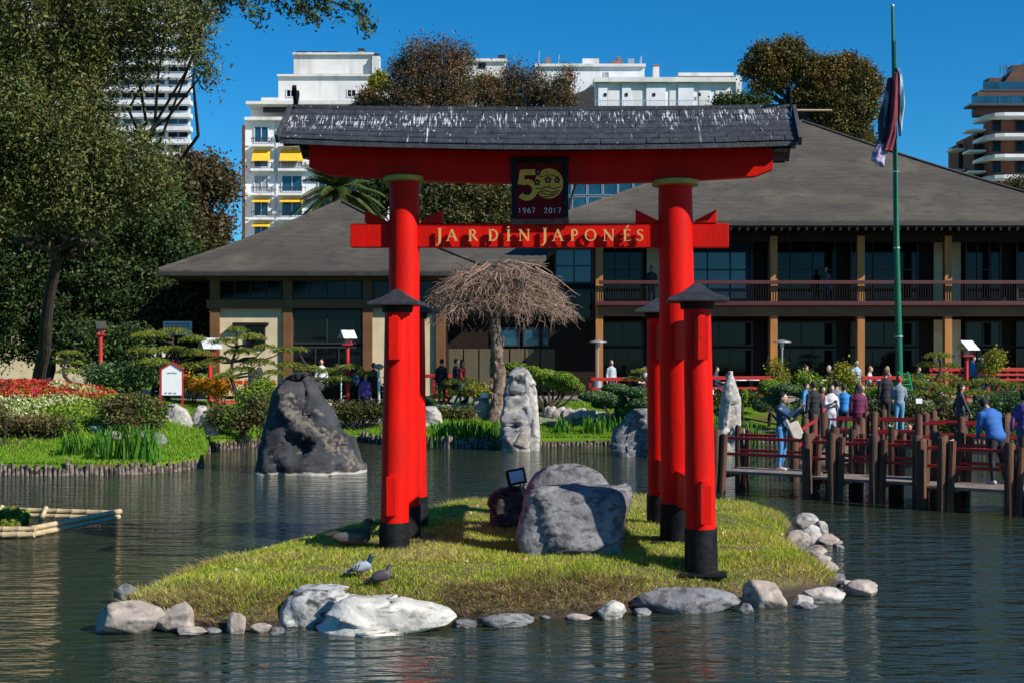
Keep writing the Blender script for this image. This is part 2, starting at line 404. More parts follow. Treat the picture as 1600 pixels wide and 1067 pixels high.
# ================================================================ WATER
def water_material():
    m = bpy.data.materials.new('pond_water'); m.use_nodes = True
    nt = m.node_tree; N = nt.nodes; L = nt.links; b = N['Principled BSDF']
    b.inputs['Base Color'].default_value = (0.022, 0.032, 0.018, 1)
    b.inputs['Roughness'].default_value = 0.06
    b.inputs['IOR'].default_value = 1.333
    b.inputs['Specular IOR Level'].default_value = 0.95
    g = N.new('ShaderNodeNewGeometry')
    prev = None
    for sc, st, dist, stren in ((2.6, (0.42, 1.3, 1), 0.17, 0.55), (7.5, (0.42, 1.3, 1), 0.05, 0.62), (0.55, (0.8, 1, 1), 0.25, 0.10), (21, (0.6, 1.2, 1), 0.012, 0.45)):
        mp = N.new('ShaderNodeMapping'); mp.inputs['Scale'].default_value = st; mp.inputs['Rotation'].default_value = (0, 0, R(rnd.uniform(-14, 14)))
        L.new(g.outputs['Position'], mp.inputs['Vector'])
        nz = N.new('ShaderNodeTexNoise'); nz.inputs['Scale'].default_value = sc; nz.inputs['Detail'].default_value = 2.5; nz.inputs['Distortion'].default_value = 0.5
        L.new(mp.outputs[0], nz.inputs['Vector'])
        bp = N.new('ShaderNodeBump'); bp.inputs['Distance'].default_value = dist; bp.inputs['Strength'].default_value = stren
        L.new(nz.outputs[0], bp.inputs['Height'])
        if prev: L.new(prev.outputs[0], bp.inputs['Normal'])
        prev = bp
    L.new(prev.outputs[0], b.inputs['Normal'])
    return m
mb = MB(); mb.add([(-400, -120, 0), (400, -120, 0), (400, 120, 0), (-400, 120, 0)], [(0, 1, 2, 3)])
water = obj('water', mb, water_material()); water['kind'] = 'structure'
mb = MB(); mb.add([(-3000, -500, -0.9), (3000, -500, -0.9), (3000, 3500, -0.9), (-3000, 3500, -0.9)], [(0, 1, 2, 3)])
obj('pond_bed', mb, M('mud', (0.05, 0.045, 0.03), 0.9, (0.03, 0.03, 0.02), nscale=0.3))['kind'] = 'structure'

# ================================================================ FAR BANK TERRAIN
SH = [(-900, 752), (-300, 748), (0, 742), (100, 743), (200, 741), (270, 737), (318, 729), (328, 703), (400, 697), (480, 694), (560, 690), (640, 697), (700, 700), (780, 699), (850, 697), (950, 696), (1030, 700), (1120, 692), (1250, 690), (1400, 690), (1700, 692), (2600, 700)]
def shore_y(u): return float(np.interp(u, [a for a, b in SH], [b for a, b in SH]))
def shore_D(u): return dist_on(shore_y(u))
def tz(u, D):
    s = shore_D(u); t = D - s
    top = 1.15
    z = 0.26 + (top - 0.26) * smooth01((t - 0.4) / (11.0 - 4.5 * smooth01((u - 290) / 60.0)))
    z += 0.95 * math.exp(-((u - 40) / 190.0) ** 2 - ((D - 40.0) / 3.6) ** 2)
    z += 0.30 * math.exp(-((u - 250) / 120.0) ** 2 - ((D - 45.0) / 3.0) ** 2)
    z += 0.16 * math.exp(-((u - 1480) / 120.0) ** 2 - ((D - 46.0) / 2.5) ** 2)
    z += 0.03 * math.sin(u * 0.021) * math.sin(D * 0.9) * smooth01((t - .5) / 2) * (1 if D < 49 else 0)
    if t < 0.05: z = 0.26 - 1.2 * min(1, (0.05 - t) / 0.12)
    return z
def ground(px, py):
    D = shore_D(px) + 0.2
    while D < 90:
        if wz(py, D) <= tz(px, D): return D
        D += 0.1
    return D
def on(px, D): return Vector((wx(px, D), D, tz(px, D)))
us = list(range(-900, 300, 25)) + list(range(300, 345, 3)) + list(range(345, 2601, 25))
rows = [-0.6, -0.3, 0.0, 0.05, 0.3, 0.8, 1.5, 2.3, 3.2, 4.2, 5.2, 6.4, 7.6, 9, 10.5, 12, 14, 17, 22, 30, 50, 90, 160, 300, 700, 1800]
P = np.array([[tuple((wx(u, shore_D(u) + t), shore_D(u) + t, tz(u, shore_D(u) + t))) for t in rows] for u in us])
m_lawn = M('lawn', (0.075, 0.16, 0.008), 0.9, (0.12, 0.19, 0.012), nscale=1.3, bump=0.6, bscale=40, spec=0.1, coord='pos',
           extra=chain(overlay((0.10, 0.075, 0.04), 0.5, 0.55, 0.68), overlay((0.06, 0.045, 0.03), 3, 0.1, 0.2, zband=(0.22, 0.12))))
lawn = grid_obj('lawn', P, m_lawn, flip=True); lawn['kind'] = 'structure'
# terrace slab in front of the pavilion and a gravel path
mb = MB()
mb.box((9.5, 58.0, 1.10), (60, 15.6, 0.30))
obj('terrace_paving', mb, M('terrace_concrete', (0.30, 0.27, 0.23), 0.9, (0.22, 0.2, 0.17), nscale=1.5, bump=0.2), bevel=0.02)['kind'] = 'structure'
def ribbon_on(name, pts, w, mat, dz=0.012):
    mb = MB(); vs = []
    for i, (u, D) in enumerate(pts):
        a = on(*pts[max(0, i - 1)]); b = on(*pts[min(len(pts) - 1, i + 1)]); d = (b - a); d.z = 0; d.normalize(); n = Vector((-d.y, d.x, 0))
        c = on(u, D)
        for s in (-1, 1):
            p = c + n * w * s / 2; uu = p.x / p.y * FP + 800; p.z = tz(uu, p.y) + dz; vs.append(p)
    mb.add(vs, [(2 * i, 2 * i + 1, 2 * i + 3, 2 * i + 2) for i in range(len(pts) - 1)])
    o = obj(name, mb, mat); o['kind'] = 'structure'; return o
m_path = M('path_gravel', (0.30, 0.25, 0.19), 0.95, (0.2, 0.17, 0.13), nscale=3, bump=0.3)
ribbon_on('garden_path', [(u, 45.5 + 0.9 * math.sin(u / 260.0)) for u in range(430, 1700, 30)], 1.6, m_path, 0.02)

# lawn grass fringe on the far bank (short blades, uncountable)
pts = []
for _ in range(90000):
    u = rnd.uniform(-60, 1660); t = rnd.random() ** 1.5 * 9 + 0.1; D = shore_D(u) + t
    if 1140 < u and t > 2: continue
    pts.append((wx(u, D), D, tz(u, D)))
V = blades(np.array(pts), 0.09, 0.035, 0.3)
m_grassfar = leafm('lawn_grass_blades', (0.12, 0.26, 0.008), (0.20, 0.34, 0.02), 0.4, 0.3, ns=1.0)
o = np_mesh('grass', V, 3, m_grassfar); tag(o, 'short bright green lawn grass along the far bank', 'grass', kind='stuff')

# ================================================================ ISLAND
ISL = [(160, 968), (200, 978), (285, 986), (360, 988), (430, 982), (560, 972), (690, 970), (765, 972), (850, 968), (960, 960), (1060, 946), (1160, 942), (1240, 932), (1300, 926), (1322, 914), (1296, 898), (1266, 878), (1246, 858), (1240, 838), (1246, 822), (1215, 814)]
isl = [(wx(a, dist_on(b)), dist_on(b)) for a, b in ISL] + [(3.9, 23.2), (2.2, 23.9), (0.4, 23.9), (-1.2, 22.8), (-2.4, 20.6), (-3.3, 18.6), (-3.95, 16.9), (-4.35, 15.3), (-4.45, 14.2)]
isl_np = np.array(isl)
def isl_dist(x, y):
    """signed distance to the island outline, positive inside"""
    A = isl_np; B = np.roll(A, -1, 0); p = np.array((x, y)); d = B - A
    t = np.clip(((p - A) * d).sum(1) / (d * d).sum(1), 0, 1); q = A + d * t[:, None]
    dd = np.sqrt(((p - q) ** 2).sum(1)).min()
    c = False
    for (x1, y1), (x2, y2) in zip(A, B):
        if (y1 > y) != (y2 > y) and x < (x2 - x1) * (y - y1) / (y2 - y1) + x1: c = not c
    return dd if c else -dd
def isl_z(x, y, d=None):
    if d is None: d = isl_dist(x, y)
    n = fbm((x * 0.8, y * 0.8, 3.1), 3)
    n2 = fbm((x * 3.1, y * 3.1, 9.1), 2)
    if d < -0.25: return -0.4
    steep = smooth01((d + 0.12) / 0.42)
    z = -0.1 + 0.27 * steep + 0.22 * smooth01(d / 1.0) + 0.03 * n + 0.014 * n2
    return z
gx = np.arange(-5.0, 5.1, 0.07); gy = np.arange(12.9, 24.4, 0.09)
DI = np.array([[isl_dist(x, y) for y in gy] for x in gx])
ZI = np.array([[isl_z(x, y, DI[i, j]) for j, y in enumerate(gy)] for i, x in enumerate(gx)])
P = np.stack([np.repeat(gx[:, None], len(gy), 1), np.repeat(gy[None, :], len(gx), 0), ZI], 2)
m_soil = M('island_soil', (0.16, 0.10, 0.05), 0.95, (0.075, 0.05, 0.028), nscale=4, bump=0.8, bscale=18, coord='pos', extra=chain(overlay((0.10, 0.085, 0.035), 2.3, 0.45, 0.55), overlay((0.035, 0.025, 0.016), 3, 0.1, 0.3, zband=(0.12, 0.05))))
ig = grid_obj('island_ground', P, m_soil, flip=True); ig['kind'] = 'structure'
def isl_at(x, y):
    i = min(max((x - gx[0]) / 0.07, 0), len(gx) - 1.01); j = min(max((y - gy[0]) / 0.09, 0), len(gy) - 1.01)
    a, b = int(i), int(j); fa, fb = i - a, j - b
    return (ZI[a, b] * (1 - fa) + ZI[a + 1, b] * fa) * (1 - fb) + (ZI[a, b + 1] * (1 - fa) + ZI[a + 1, b + 1] * fa) * fb
def isl_pt(px, py):
    """where the view ray through a photo pixel meets the island"""
    D = 13.0
    while D < 26:
        x = wx(px, D)
        if wz(py, D) <= isl_at(x, D): break
        D += 0.04
    return Vector((wx(px, D), D, isl_at(wx(px, D), D)))
# grass: green tufts and straw
N0 = 330000
X = rng.uniform(-4.7, 4.6, N0); Y = 12.9 + (24.2 - 12.9) * rng.random(N0) ** 1.35
ii = ((X - gx[0]) / 0.07).astype(int).clip(0, len(gx) - 2); jj = ((Y - gy[0]) / 0.09).astype(int).clip(0, len(gy) - 2)
fa = (X - gx[0]) / 0.07 - ii; fb = (Y - gy[0]) / 0.09 - jj
Z = (ZI[ii, jj] * (1 - fa) + ZI[ii + 1, jj] * fa) * (1 - fb) + (ZI[ii, jj + 1] * (1 - fa) + ZI[ii + 1, jj + 1] * fa) * fb
dd = DI[ii, jj]
# patchiness from a few random sine fields
pf = np.zeros(N0)
for k in range(14):
    a = rng.uniform(0, 6.28); f = rng.uniform(0.8, 5.5); pf += np.sin((X * math.cos(a) + Y * math.sin(a)) * f + rng.uniform(0, 6.28)) / 3.7
dry = (pf * 0.95 + rng.normal(size=N0) * 0.6 + 0.12 + np.exp(-((dd - 0.25) / 0.3) ** 2) * .7 * (Y < 16) - 0.15)
keep = (dd > 0.05 + 0.12 * rng.random(N0)) & (Z > 0.07) & ~((dd < 0.5) & (Y < 15.5) & (rng.random(N0) < 0.6) & (X > -.75) & (X < 1.4))
isdry = dry > 0.45
Pp = np.stack([X, Y, Z - 0.004], 1)
m_g1 = leafm('island_grass_green', (0.26, 0.36, 0.012), (0.50, 0.50, 0.06), 0.65, 0.35, ns=2.0)
m_g2 = leafm('island_grass_straw', (0.48, 0.44, 0.15), (0.42, 0.32, 0.11), 0.65, 0.25, ns=3.0)
hv = np.where(dd < 0.9, 0.075, 0.045) * (1 + 0.6 * pf.clip(-1, 1)) * (0.6 + 0.8 * rng.random(N0))
k1 = keep & ~isdry; k2 = keep & isdry
o = np_mesh('grass', blades(Pp[k1], hv[k1], 0.011, 0.5), 3, m_g1); tag(o, 'short green turf covering the torii island', 'grass', kind='stuff')
px3 = X / Y * FP + 800
k3 = (dd > -0.02) & (dd < 0.6 + 0.25 * pf) & (Y < 16.3) & (Z > 0.03) & (rng.random(N0) < np.where((px3 > 690) & (px3 < 1010), 0.9, np.where((px3 > 300) & (px3 < 470), .5, 0.12)))
g3 = Pp[k3]; V3 = blades(g3, 0.085 * np.ones(len(g3)), 0.010, 1.5)
m_g3 = leafm('dead_grass', (0.26, 0.17, 0.085), (0.11, 0.065, 0.03), 0.6, 0.2, ns=5.0)
o = np_mesh('dead_grass', V3, 3, m_g3); tag(o, 'brown dead grass and roots on the eroded front bank of the island', 'grass', kind='stuff')
o = np_mesh('dry_grass', blades(Pp[k2], hv[k2] * 0.85, 0.010, 0.9), 3, m_g2); tag(o, 'straw-coloured dry grass patches on the torii island', 'grass', kind='stuff')

# dead leaves and bits lying on the turf
k4 = np.nonzero(keep & (rng.random(N0) < 0.0022))[0]
fl4 = np_mesh('fallen_leaves', leaf_quads(Pp[k4] + np.array([0, 0, .035]), .022, 1.5, up=2.0), 4, leafm('fallen_leaf', (0.5, 0.42, 0.28), (0.3, 0.18, 0.08), 0.5, 0.1, ns=9)); tag(fl4, 'scattered dead leaves on the island turf', 'leaves', kind='stuff')
# ================================================================ TORII GATE
TM = Vector((0.345, 17.325, 0.0))
_e = Vector((3.66, -0.36, 0)).normalized(); TN = Vector((_e.y, -_e.x, 0)); TE = _e        # TN points towards the viewer
def tp(s, n, z): return TM + TE * s + TN * n + Vector((0, 0, z))
def tS(px, n=0.0):
    k = (px - 800) / FP; b = TM + TN * n
    return (k * b.y - b.x) / (TE.x - k * TE.y)
def tZ(py, s, n): return wz(py, TM.y + TE.y * s + TN.y * n)
gate = empty('torii_gate', (0.35, 17.3, 0.35), 'tall red torii gate with black shingle roof standing on the grassy island', 'torii gate')
def lathe_tube(pts, rads, n=40): return MB().tube(pts, rads, n)
def wobble(p0, p1, r0, r1, k=10, seed=0):
    pts = []; rr = []
    for i in range(k + 1):
        t = i / k; p = p0.lerp(p1, t)
        p = p + Vector((0.008 * noise.noise((t * 3, seed, 0)), 0.008 * noise.noise((t * 3, seed, 5)), 0))
        pts.append(p); rr.append(r0 + (r1 - r0) * t + 0.006 * noise.noise((t * 4, seed, 9)))
    return pts, rr
# main pillars
for (xb, xt, yt, rb, rt, D, zg, sleeve) in ((630, 632, 286, .225, .205, 17.5, 0.3, .55), (1062, 1055, 292, .245, .225, 17.15, 0.3, .62)):
    b = Vector((wx(xb, D), D, zg)); t = Vector((wx(xt, D), D, wz(yt, D)))
    pts, rr = wobble(b, t, rb, rt, 14, xb)
    pil = obj('pillar', lathe_tube(pts, rr, 48), m_red, gate, smooth=True)
    sl = b.lerp(t, sleeve / (t - b).length)
    obj('base_sleeve', lathe_tube([b - Vector((0, 0, .15)), sl], [rb + .016, rb + .012], 48), m_black, pil, smooth=True)
    obj('capital', MB().tube([t - Vector((0, 0, .0)), t + Vector((0, 0, .012)), t + Vector((0, 0, .07)), t + Vector((0, 0, .085))], [rt + .05, rt + .085, rt + .085, rt + .06], 48), m_cap, pil, smooth=True)
    mb = MB(); mb.box((b.x + .02, b.y - .02, isl_at(b.x, b.y) - .005), (.80, .74, .05), rz=R(-6)); obj('base_plate', mb, m_black, pil, bevel=.01)
# four shorter support posts with roofed caps
caps = []
for (xb, yb, xt, yt, D, rb, rt, zg, sleeve, chw) in ((616, 860, 621, 474, 16.5, .185, .16, .33, .36, .33), (1096, 885, 1089, 468, 15.4, .185, .163, .33, .52, .36),
                                 (648, 830, 646, 486, 18.9, .185, .165, .33, .5, .33), (1032, 822, 1029, 486, 19.0, .19, .17, .33, .45, .35)):
    zg = min(isl_at(wx(xb, D), D), wz(yb, D) + .02) - .05
    b = Vector((wx(xb, D), D, zg)); t = Vector((wx(xt, D), D, wz(yt, D)))
    post = obj('support_post', lathe_tube(*wobble(b, t, rb, rt, 12, yb), 40), m_red, gate, smooth=True)
    sl = b.lerp(t, (sleeve + .05) / (t - b).length)
    obj('base_sleeve', lathe_tube([b - Vector((0, 0, .1)), sl], [rb + .016, rb + .010], 40), m_black, post, smooth=True)
    mb = MB(); mb.box((b.x + .02, b.y, zg + .035), (.56, .54, .03), rz=R(-8)); obj('base_plate', mb, m_black, post, bevel=.01)
    # pyramid cap: eave board + slightly concave roof
    cz = t.z; mb = MB(); h = .18 * chw / .33
    def ring(r, z): return [t + TE * a * r + TN * q * r + Vector((0, 0, z)) for a, q in ((-1, 1), (1, 1), (1, -1), (-1, -1))]
    rings = [ring(chw, -.035), ring(chw, 0.0), ring(chw * .5, h * .42), ring(.03, h)]
    vs = [p for r_ in rings for p in r_]; fs = [(3, 2, 1, 0), (12, 13, 14, 15)]
    for a in range(3):
        for k in range(4): fs.append((a * 4 + k, a * 4 + (k + 1) % 4, a * 4 + 4 + (k + 1) % 4, a * 4 + 4 + k))
    mb.add(vs, fs); obj('post_cap', mb, m_black if False else M('slate_cap', (0.02, 0.022, 0.027), 0.5, (0.035, 0.037, 0.042), nscale=10, bump=.3), post, bevel=.006)
    obj('cap_neck', lathe_tube([t - Vector((0, 0, .12)), t - Vector((0, 0, .03))], [rt + .03, rt + .05], 24), m_darkwood, post, smooth=True)
    caps.append((b, t, D))
# side ties through each row of posts, their ends standing out of the front posts
for (f, m_, r_) in ((0, 0, 2), (1, 1, 3)):
    bf, tf, _ = caps[f]; br, tr_, _ = caps[r_]
    for (ya, yb_) in (((497, 562), (740, 800)), ((497, 562), (752, 812)))[f]:
        zc = (wz(ya, bf.y) + wz(yb_, bf.y)) / 2; hh = (yb_ - ya) / FP * bf.y
        tf_ = (zc - bf.z) / (tf.z - bf.z); pf_ = bf.lerp(tf, tf_); pr_ = br.lerp(tr_, tf_)
        d = (pr_ - pf_); d.z = 0; d.normalize()
        a = pf_ - d * .42; c = pr_ + d * .42; a.z = c.z = zc
        obj('side_tie', MB().beam(a, c, .13, hh), m_red, gate, bevel=.008)
        mbw = MB()
        for q, sg in ((pf_, -1), (pr_, 1)):
            for k in (0,):
                o_ = q + d * sg * .24; o_.z = zc + hh / 2
                mbw.beam(o_ - d * .1, o_ + d * .1, .07, .05)
        obj('tie_wedge', mbw, m_red, gate, bevel=.004)
# tie beam with lettering
s0, s1 = tS(547, .08), tS(1139, .08)
zt0, zb0 = tZ(350, s0, .08), tZ(386.5, s0, .08); zt1, zb1 = tZ(349.5, s1, .08), tZ(386.5, s1, .08)
def tiltz(s, a, b): return a + (b - a) * (s - s0) / (s1 - s0)
p = tp(s0, 0, (zt0 + zb0) / 2); q = tp(s1, 0, (zt1 + zb1) / 2)
tb = obj('tie_beam', MB().beam(p, q, .15, zt0 - zb0), m_red, gate, bevel=.008)
tie_d = (q - p).normalized(); TZ3 = Vector((0, 0, 1))
def on_tie(px, py, n=.0755):
    s = tS(px, n); return tp(s, n, tZ(py, s, n))
for (xa, xb_, hi) in ((572, 606, 0), (692, 659, 0), (993, 1029, 0), (1119, 1085, 0)):
    ya = 329
    a = on_tie(xa, 349.5, .0); bq = on_tie(xb_, 349.5, .0)
    w = bq - a
    mb = MB(); hgt = (349.5 - ya) / FP * 17.3
    d0 = TN * .09
    vs = [a - d0, a + d0, bq + d0, bq - d0, a - d0 + TZ3 * hgt, a + d0 + TZ3 * hgt, bq + d0 + TZ3 * hgt * .15, bq - d0 + TZ3 * hgt * .15]
    fs = [(0, 1, 2, 3), (4, 7, 6, 5), (0, 4, 5, 1), (1, 5, 6, 2), (2, 6, 7, 3), (3, 7, 4, 0)]
    if xa > xb_: fs = [tuple(reversed(f)) for f in fs]
    mb.add(vs, fs); obj('wedge', mb, m_red, gate, bevel=.004)
# top beams: slightly curved (sagging) pair of lintels
def curve(s): return .105 * (s / 3.3) ** 2
ridge_s0, ridge_s1 = tS(457, 0), tS(1238, 0)
zr_l, zr_r = tZ(168, ridge_s0, 0), tZ(167, ridge_s1, 0)
def lin(s, a, b): return a + (b - a) * (s - ridge_s0) / (ridge_s1 - ridge_s0)
def ridge_z(s): return lin(s, zr_l, zr_r) - .06 + curve(s) * .30
def beam_z(s): return lin(s, tZ(224, ridge_s0, .13), tZ(225, ridge_s1, .13)) - .125 + curve(s) * 1.3   # top edge of the red lintel
def swept(sa, sb, zf, dep, h, n=28, chamfer=0.0):
    mb = MB(); k = n + 1
    for i in range(k):
        s = sa + (sb - sa) * i / n; z = zf(s); lo = z - h
        e = min(s - sa, sb - s)
        if chamfer and e < chamfer: lo += (chamfer - e) * .55
        for (n_, zz) in ((-dep / 2, lo), (dep / 2, lo), (dep / 2, z), (-dep / 2, z)): mb.v.append(tp(s, n_, zz))
    for i in range(n):
        for a in range(4):
            b_ = (a + 1) % 4; mb.f.append((i * 4 + a, i * 4 + b_, i * 4 + 4 + b_, i * 4 + 4 + a))
    mb.f.append((3, 2, 1, 0)); mb.f.append((n * 4, n * 4 + 1, n * 4 + 2, n * 4 + 3)); return mb
ls0, ls1 = tS(480, .2), tS(1209, .2)
obj('lintel', swept(ls0, ls1, lambda s: beam_z(s) + .06, .20, .46, chamfer=.14), m_red, gate, smooth=True)
obj('upper_lintel', swept(ls0 - .28, ls1 + .28, lambda s: beam_z(s) + .16, .5, .14), m_darkwood, gate, smooth=True)
# shingled roof
m_slate = M('weathered_black_shingle', (0.030, 0.032, 0.038), 0.62, (0.062, 0.064, 0.072), nscale=9, bump=.5, bscale=45, coord='pos', spec=.4)
def droppings(nt, c, b, mp):
    N = nt.nodes; L = nt.links
    g = N.new('ShaderNodeNewGeometry')
    def nz(scale, st, lo, hi, det=3):
        mm = N.new('ShaderNodeMapping'); mm.inputs['Scale'].default_value = st; L.new(g.outputs['Position'], mm.inputs['Vector'])
        t = N.new('ShaderNodeTexNoise'); t.inputs['Scale'].default_value = scale; t.inputs['Detail'].default_value = det; L.new(mm.outputs[0], t.inputs['Vector'])
        r = N.new('ShaderNodeMapRange'); r.inputs['From Min'].default_value = lo; r.inputs['From Max'].default_value = hi; L.new(t.outputs[0], r.inputs['Value']); return r.outputs[0]
    sx = N.new('ShaderNodeSeparateXYZ'); L.new(g.outputs['Position'], sx.inputs[0])
    def zmr(a, b_, c_=0, d_=1):
        r = N.new('ShaderNodeMapRange'); r.inputs['From Min'].default_value = a; r.inputs['From Max'].default_value = b_; r.inputs['To Min'].default_value = c_; r.inputs['To Max'].default_value = d_; L.new(sx.outputs[2], r.inputs['Value']); return r.outputs[0]
    def mul(a, b_):
        r = N.new('ShaderNodeMath'); r.operation = 'MULTIPLY'; L.new(a, r.inputs[0]); L.new(b_, r.inputs[1]); return r.outputs[0]
    st = mul(mul(nz(6, (1, .1, .3), .42, .50, 5), nz(52, (1, .1, .13), .55, .60, 3)), mul(zmr(5.86, 6.02), zmr(6.17, 6.10)))
    sp = mul(nz(24, (1, .2, .6), .67, .70, 4), zmr(5.6, 5.95))
    lg = mul(nz(3.2, (1.6, .1, .25), .58, .61, 3), nz(24, (1, .1, .06), .62, .66))
    ad = N.new('ShaderNodeMath'); ad.operation = 'ADD'; ad.use_clamp = True; L.new(st, ad.inputs[0]); L.new(sp, ad.inputs[1])
    a2 = N.new('ShaderNodeMath'); a2.operation = 'ADD'; a2.use_clamp = True; L.new(ad.outputs[0], a2.inputs[0]); L.new(lg, a2.inputs[1])
    fc = N.new('ShaderNodeMath'); fc.operation = 'MULTIPLY'; fc.inputs[1].default_value = .9; L.new(a2.outputs[0], fc.inputs[0])
    mx = N.new('ShaderNodeMix'); mx.data_type = 'RGBA'; L.new(fc.outputs[0], mx.inputs[0]); L.new(c, mx.inputs[6]); mx.inputs[7].default_value = (.62, .63, .66, 1)
    return mx.outputs[2]
m_slate_d = M('shingle_with_bird_droppings', (0.026, 0.029, 0.036), 0.6, (0.048, 0.052, 0.062), nscale=9, bump=.5, bscale=45, coord='pos', spec=.4, extra=droppings)
HALF = .69; NS_F = .045
def eave_z(s): return lin(s, tZ(214, ridge_s0, HALF), tZ(217, ridge_s1, HALF)) - .085 + curve(s) * .62
def roof_pt(s, t, side, lift=0.0):
    """t=0 ridge .. 1 eave"""
    n = side * (.05 + (HALF - .05) * t); z = ridge_z(s) * (1 - t) + eave_z(s) * t + .02 * math.sin(math.pi * t) * -1
    return tp(s, n, z + lift)
rs0, rs1 = tS(447, .4), tS(1241, .4)
mb = MB(); K = 30
for i in range(K + 1):
    s = rs0 + (rs1 - rs0) * i / K
    for (t, sd, l) in ((1, 1, -.07), (1, 1, -.015), (0, 1, -.015), (0, -1, -.015), (1, -1, -.015), (1, -1, -.07), (0.05, -1, -.10), (0.05, 1, -.10)): mb.v.append(roof_pt(s, t, sd, l))
for i in range(K):
    for a in range(8):
        b_ = (a + 1) % 8; mb.f.append((i * 8 + a, (i + 1) * 8 + a, (i + 1) * 8 + b_, i * 8 + b_))
mb.f.append(tuple(range(8))); mb.f.append(tuple(K * 8 + a for a in reversed(range(8))))
roof = obj('roof', mb, m_slate, gate, smooth=True)
NR = 6; NC = 23
for side in (1, -1):
    for r_ in range(NR):
        for c_ in range(-1, NC + 1):
            wdt = (rs1 - rs0) / NC
            sa = rs0 + (c_ + (r_ % 2) * .5 + rnd.uniform(-.03, .03)) * wdt; sb = sa + wdt - .008
            sa = max(sa, rs0 + .004); sb = min(sb, rs1 - .004)
            if sb - sa < .06: continue
            t0 = r_ / NR; t1 = (r_ + 1) / NR + .012
            l0 = .004; l1 = .018 + rnd.uniform(0, .006)
            sm = MB()
            pts = [roof_pt(sa, t0, side, l0), roof_pt(sb, t0, side, l0), roof_pt(sb, t1, side, l1), roof_pt(sa, t1, side, l1)]
            dn = [p_ - Vector((0, 0, .012)) for p_ in pts]
            fs = [(0, 3, 2, 1), (4, 5, 6, 7), (0, 1, 5, 4), (1, 2, 6, 5), (2, 3, 7, 6), (3, 0, 4, 7)]
            if side < 0: fs = [tuple(reversed(f)) for f in fs]
            sm.add(pts + dn, fs); obj('shingle', sm, m_slate_d if side > 0 else m_slate, roof)
# ridge boards, barge boards, crossed finials
obj('ridge_board', swept(rs0 + .02, rs1 - .02, lambda s: ridge_z(s) + .05, .13, .05), m_slate_d, roof, smooth=True)
for (s_, sg) in ((rs0 - .035, -1), (rs1 + .035, 1)):
    for side in (1, -1):
        a = roof_pt(s_, .02, side, .0); c = roof_pt(s_, 1.05, side, .0)
        obj('barge_board', MB().beam(a, c, .05, .12), m_slate, gate, bevel=.005)
        # crossed ends above the ridge
        a2 = roof_pt(s_ - sg * .06, 0, side, -.02); d = (a2 - roof_pt(s_ - sg * .06, .5, side)).normalized()
        obj('crossed_finial', MB().beam(a2, tp(s_ - sg * (.06 - .03 * side), -side * .20, ridge_z(s_) + .27), .055, .075), m_black, gate, bevel=.004)
    mb = MB()
    for k in range(6):
        zz = eave_z(s_) - .05
        mb.box(tp(s_ - sg * .2, HALF - .2 - k * .24, zz + .02 + (.1 * min(k, 5 - k))), (.34, .06, .09), rz=math.atan2(TE.y, TE.x))
    obj('rafter_ends', mb, m_black, gate)
    mb = MB()
    sA = s_ - sg * .03; sB = s_ - sg * .40
    mb.prism([(0, 0), (1.2, 0), (.6, .42)], tp(sB, .6, eave_z(s_) - .02), -TN, TZ3, .02 * sg if sg > 0 else .02, 0); obj('gable_panel', mb, m_darkwood, gate)
# long thin perch stick on the right end
a = tp(tS(1248, -.1), -.1, tZ(172, tS(1248, -.1), -.1)); b_ = tp(tS(1300, -.1), -.1, tZ(173, tS(1300, -.1), -.1))
obj('stick', MB().tube([a - TE * .5, b_], [.018, .014], 8), m_bamboo, gate)

# --- plaque
ps, pn = tS(843.5, .13), .13
def pq(px, py, n): s = tS(px, n); return tp(s, n, tZ(py, s, n))
x0, x1, y0, y1 = 800, 887, 249, 349
def plq(px0, py0, px1, py1, n0, n1, name, mat, par, bevel=.004):
    A = pq(px0, py0, n1); B = pq(px1, py1, n1); c = (A + B) / 2 - TN * (n1 - n0) / 2
    w = abs((B - A).dot(TE)); h = abs(B.z - A.z)
    return obj(name, MB().box(c, (w, n1 - n0, h), rz=math.atan2(TE.y, TE.x)), mat, par, bevel=bevel)
plaque = plq(803, 252, 884, 346, .103, .125, 'plaque', m_maroon, gate)
plq(798, 246, 889, 254, .102, .145, 'plaque_frame', m_black, plaque); plq(798, 343, 889, 351, .102, .145, 'plaque_frame', m_black, plaque)
plq(799, 254.3, 806, 342.7, .102, .145, 'plaque_frame', m_black, plaque); plq(880, 254.3, 888, 342.7, .102, .145, 'plaque_frame', m_black, plaque)
PS = FP / (17.3 - .12)   # photo pixels per metre on the plaque
def plane_at(px, py, n): return pq(px, py, n)
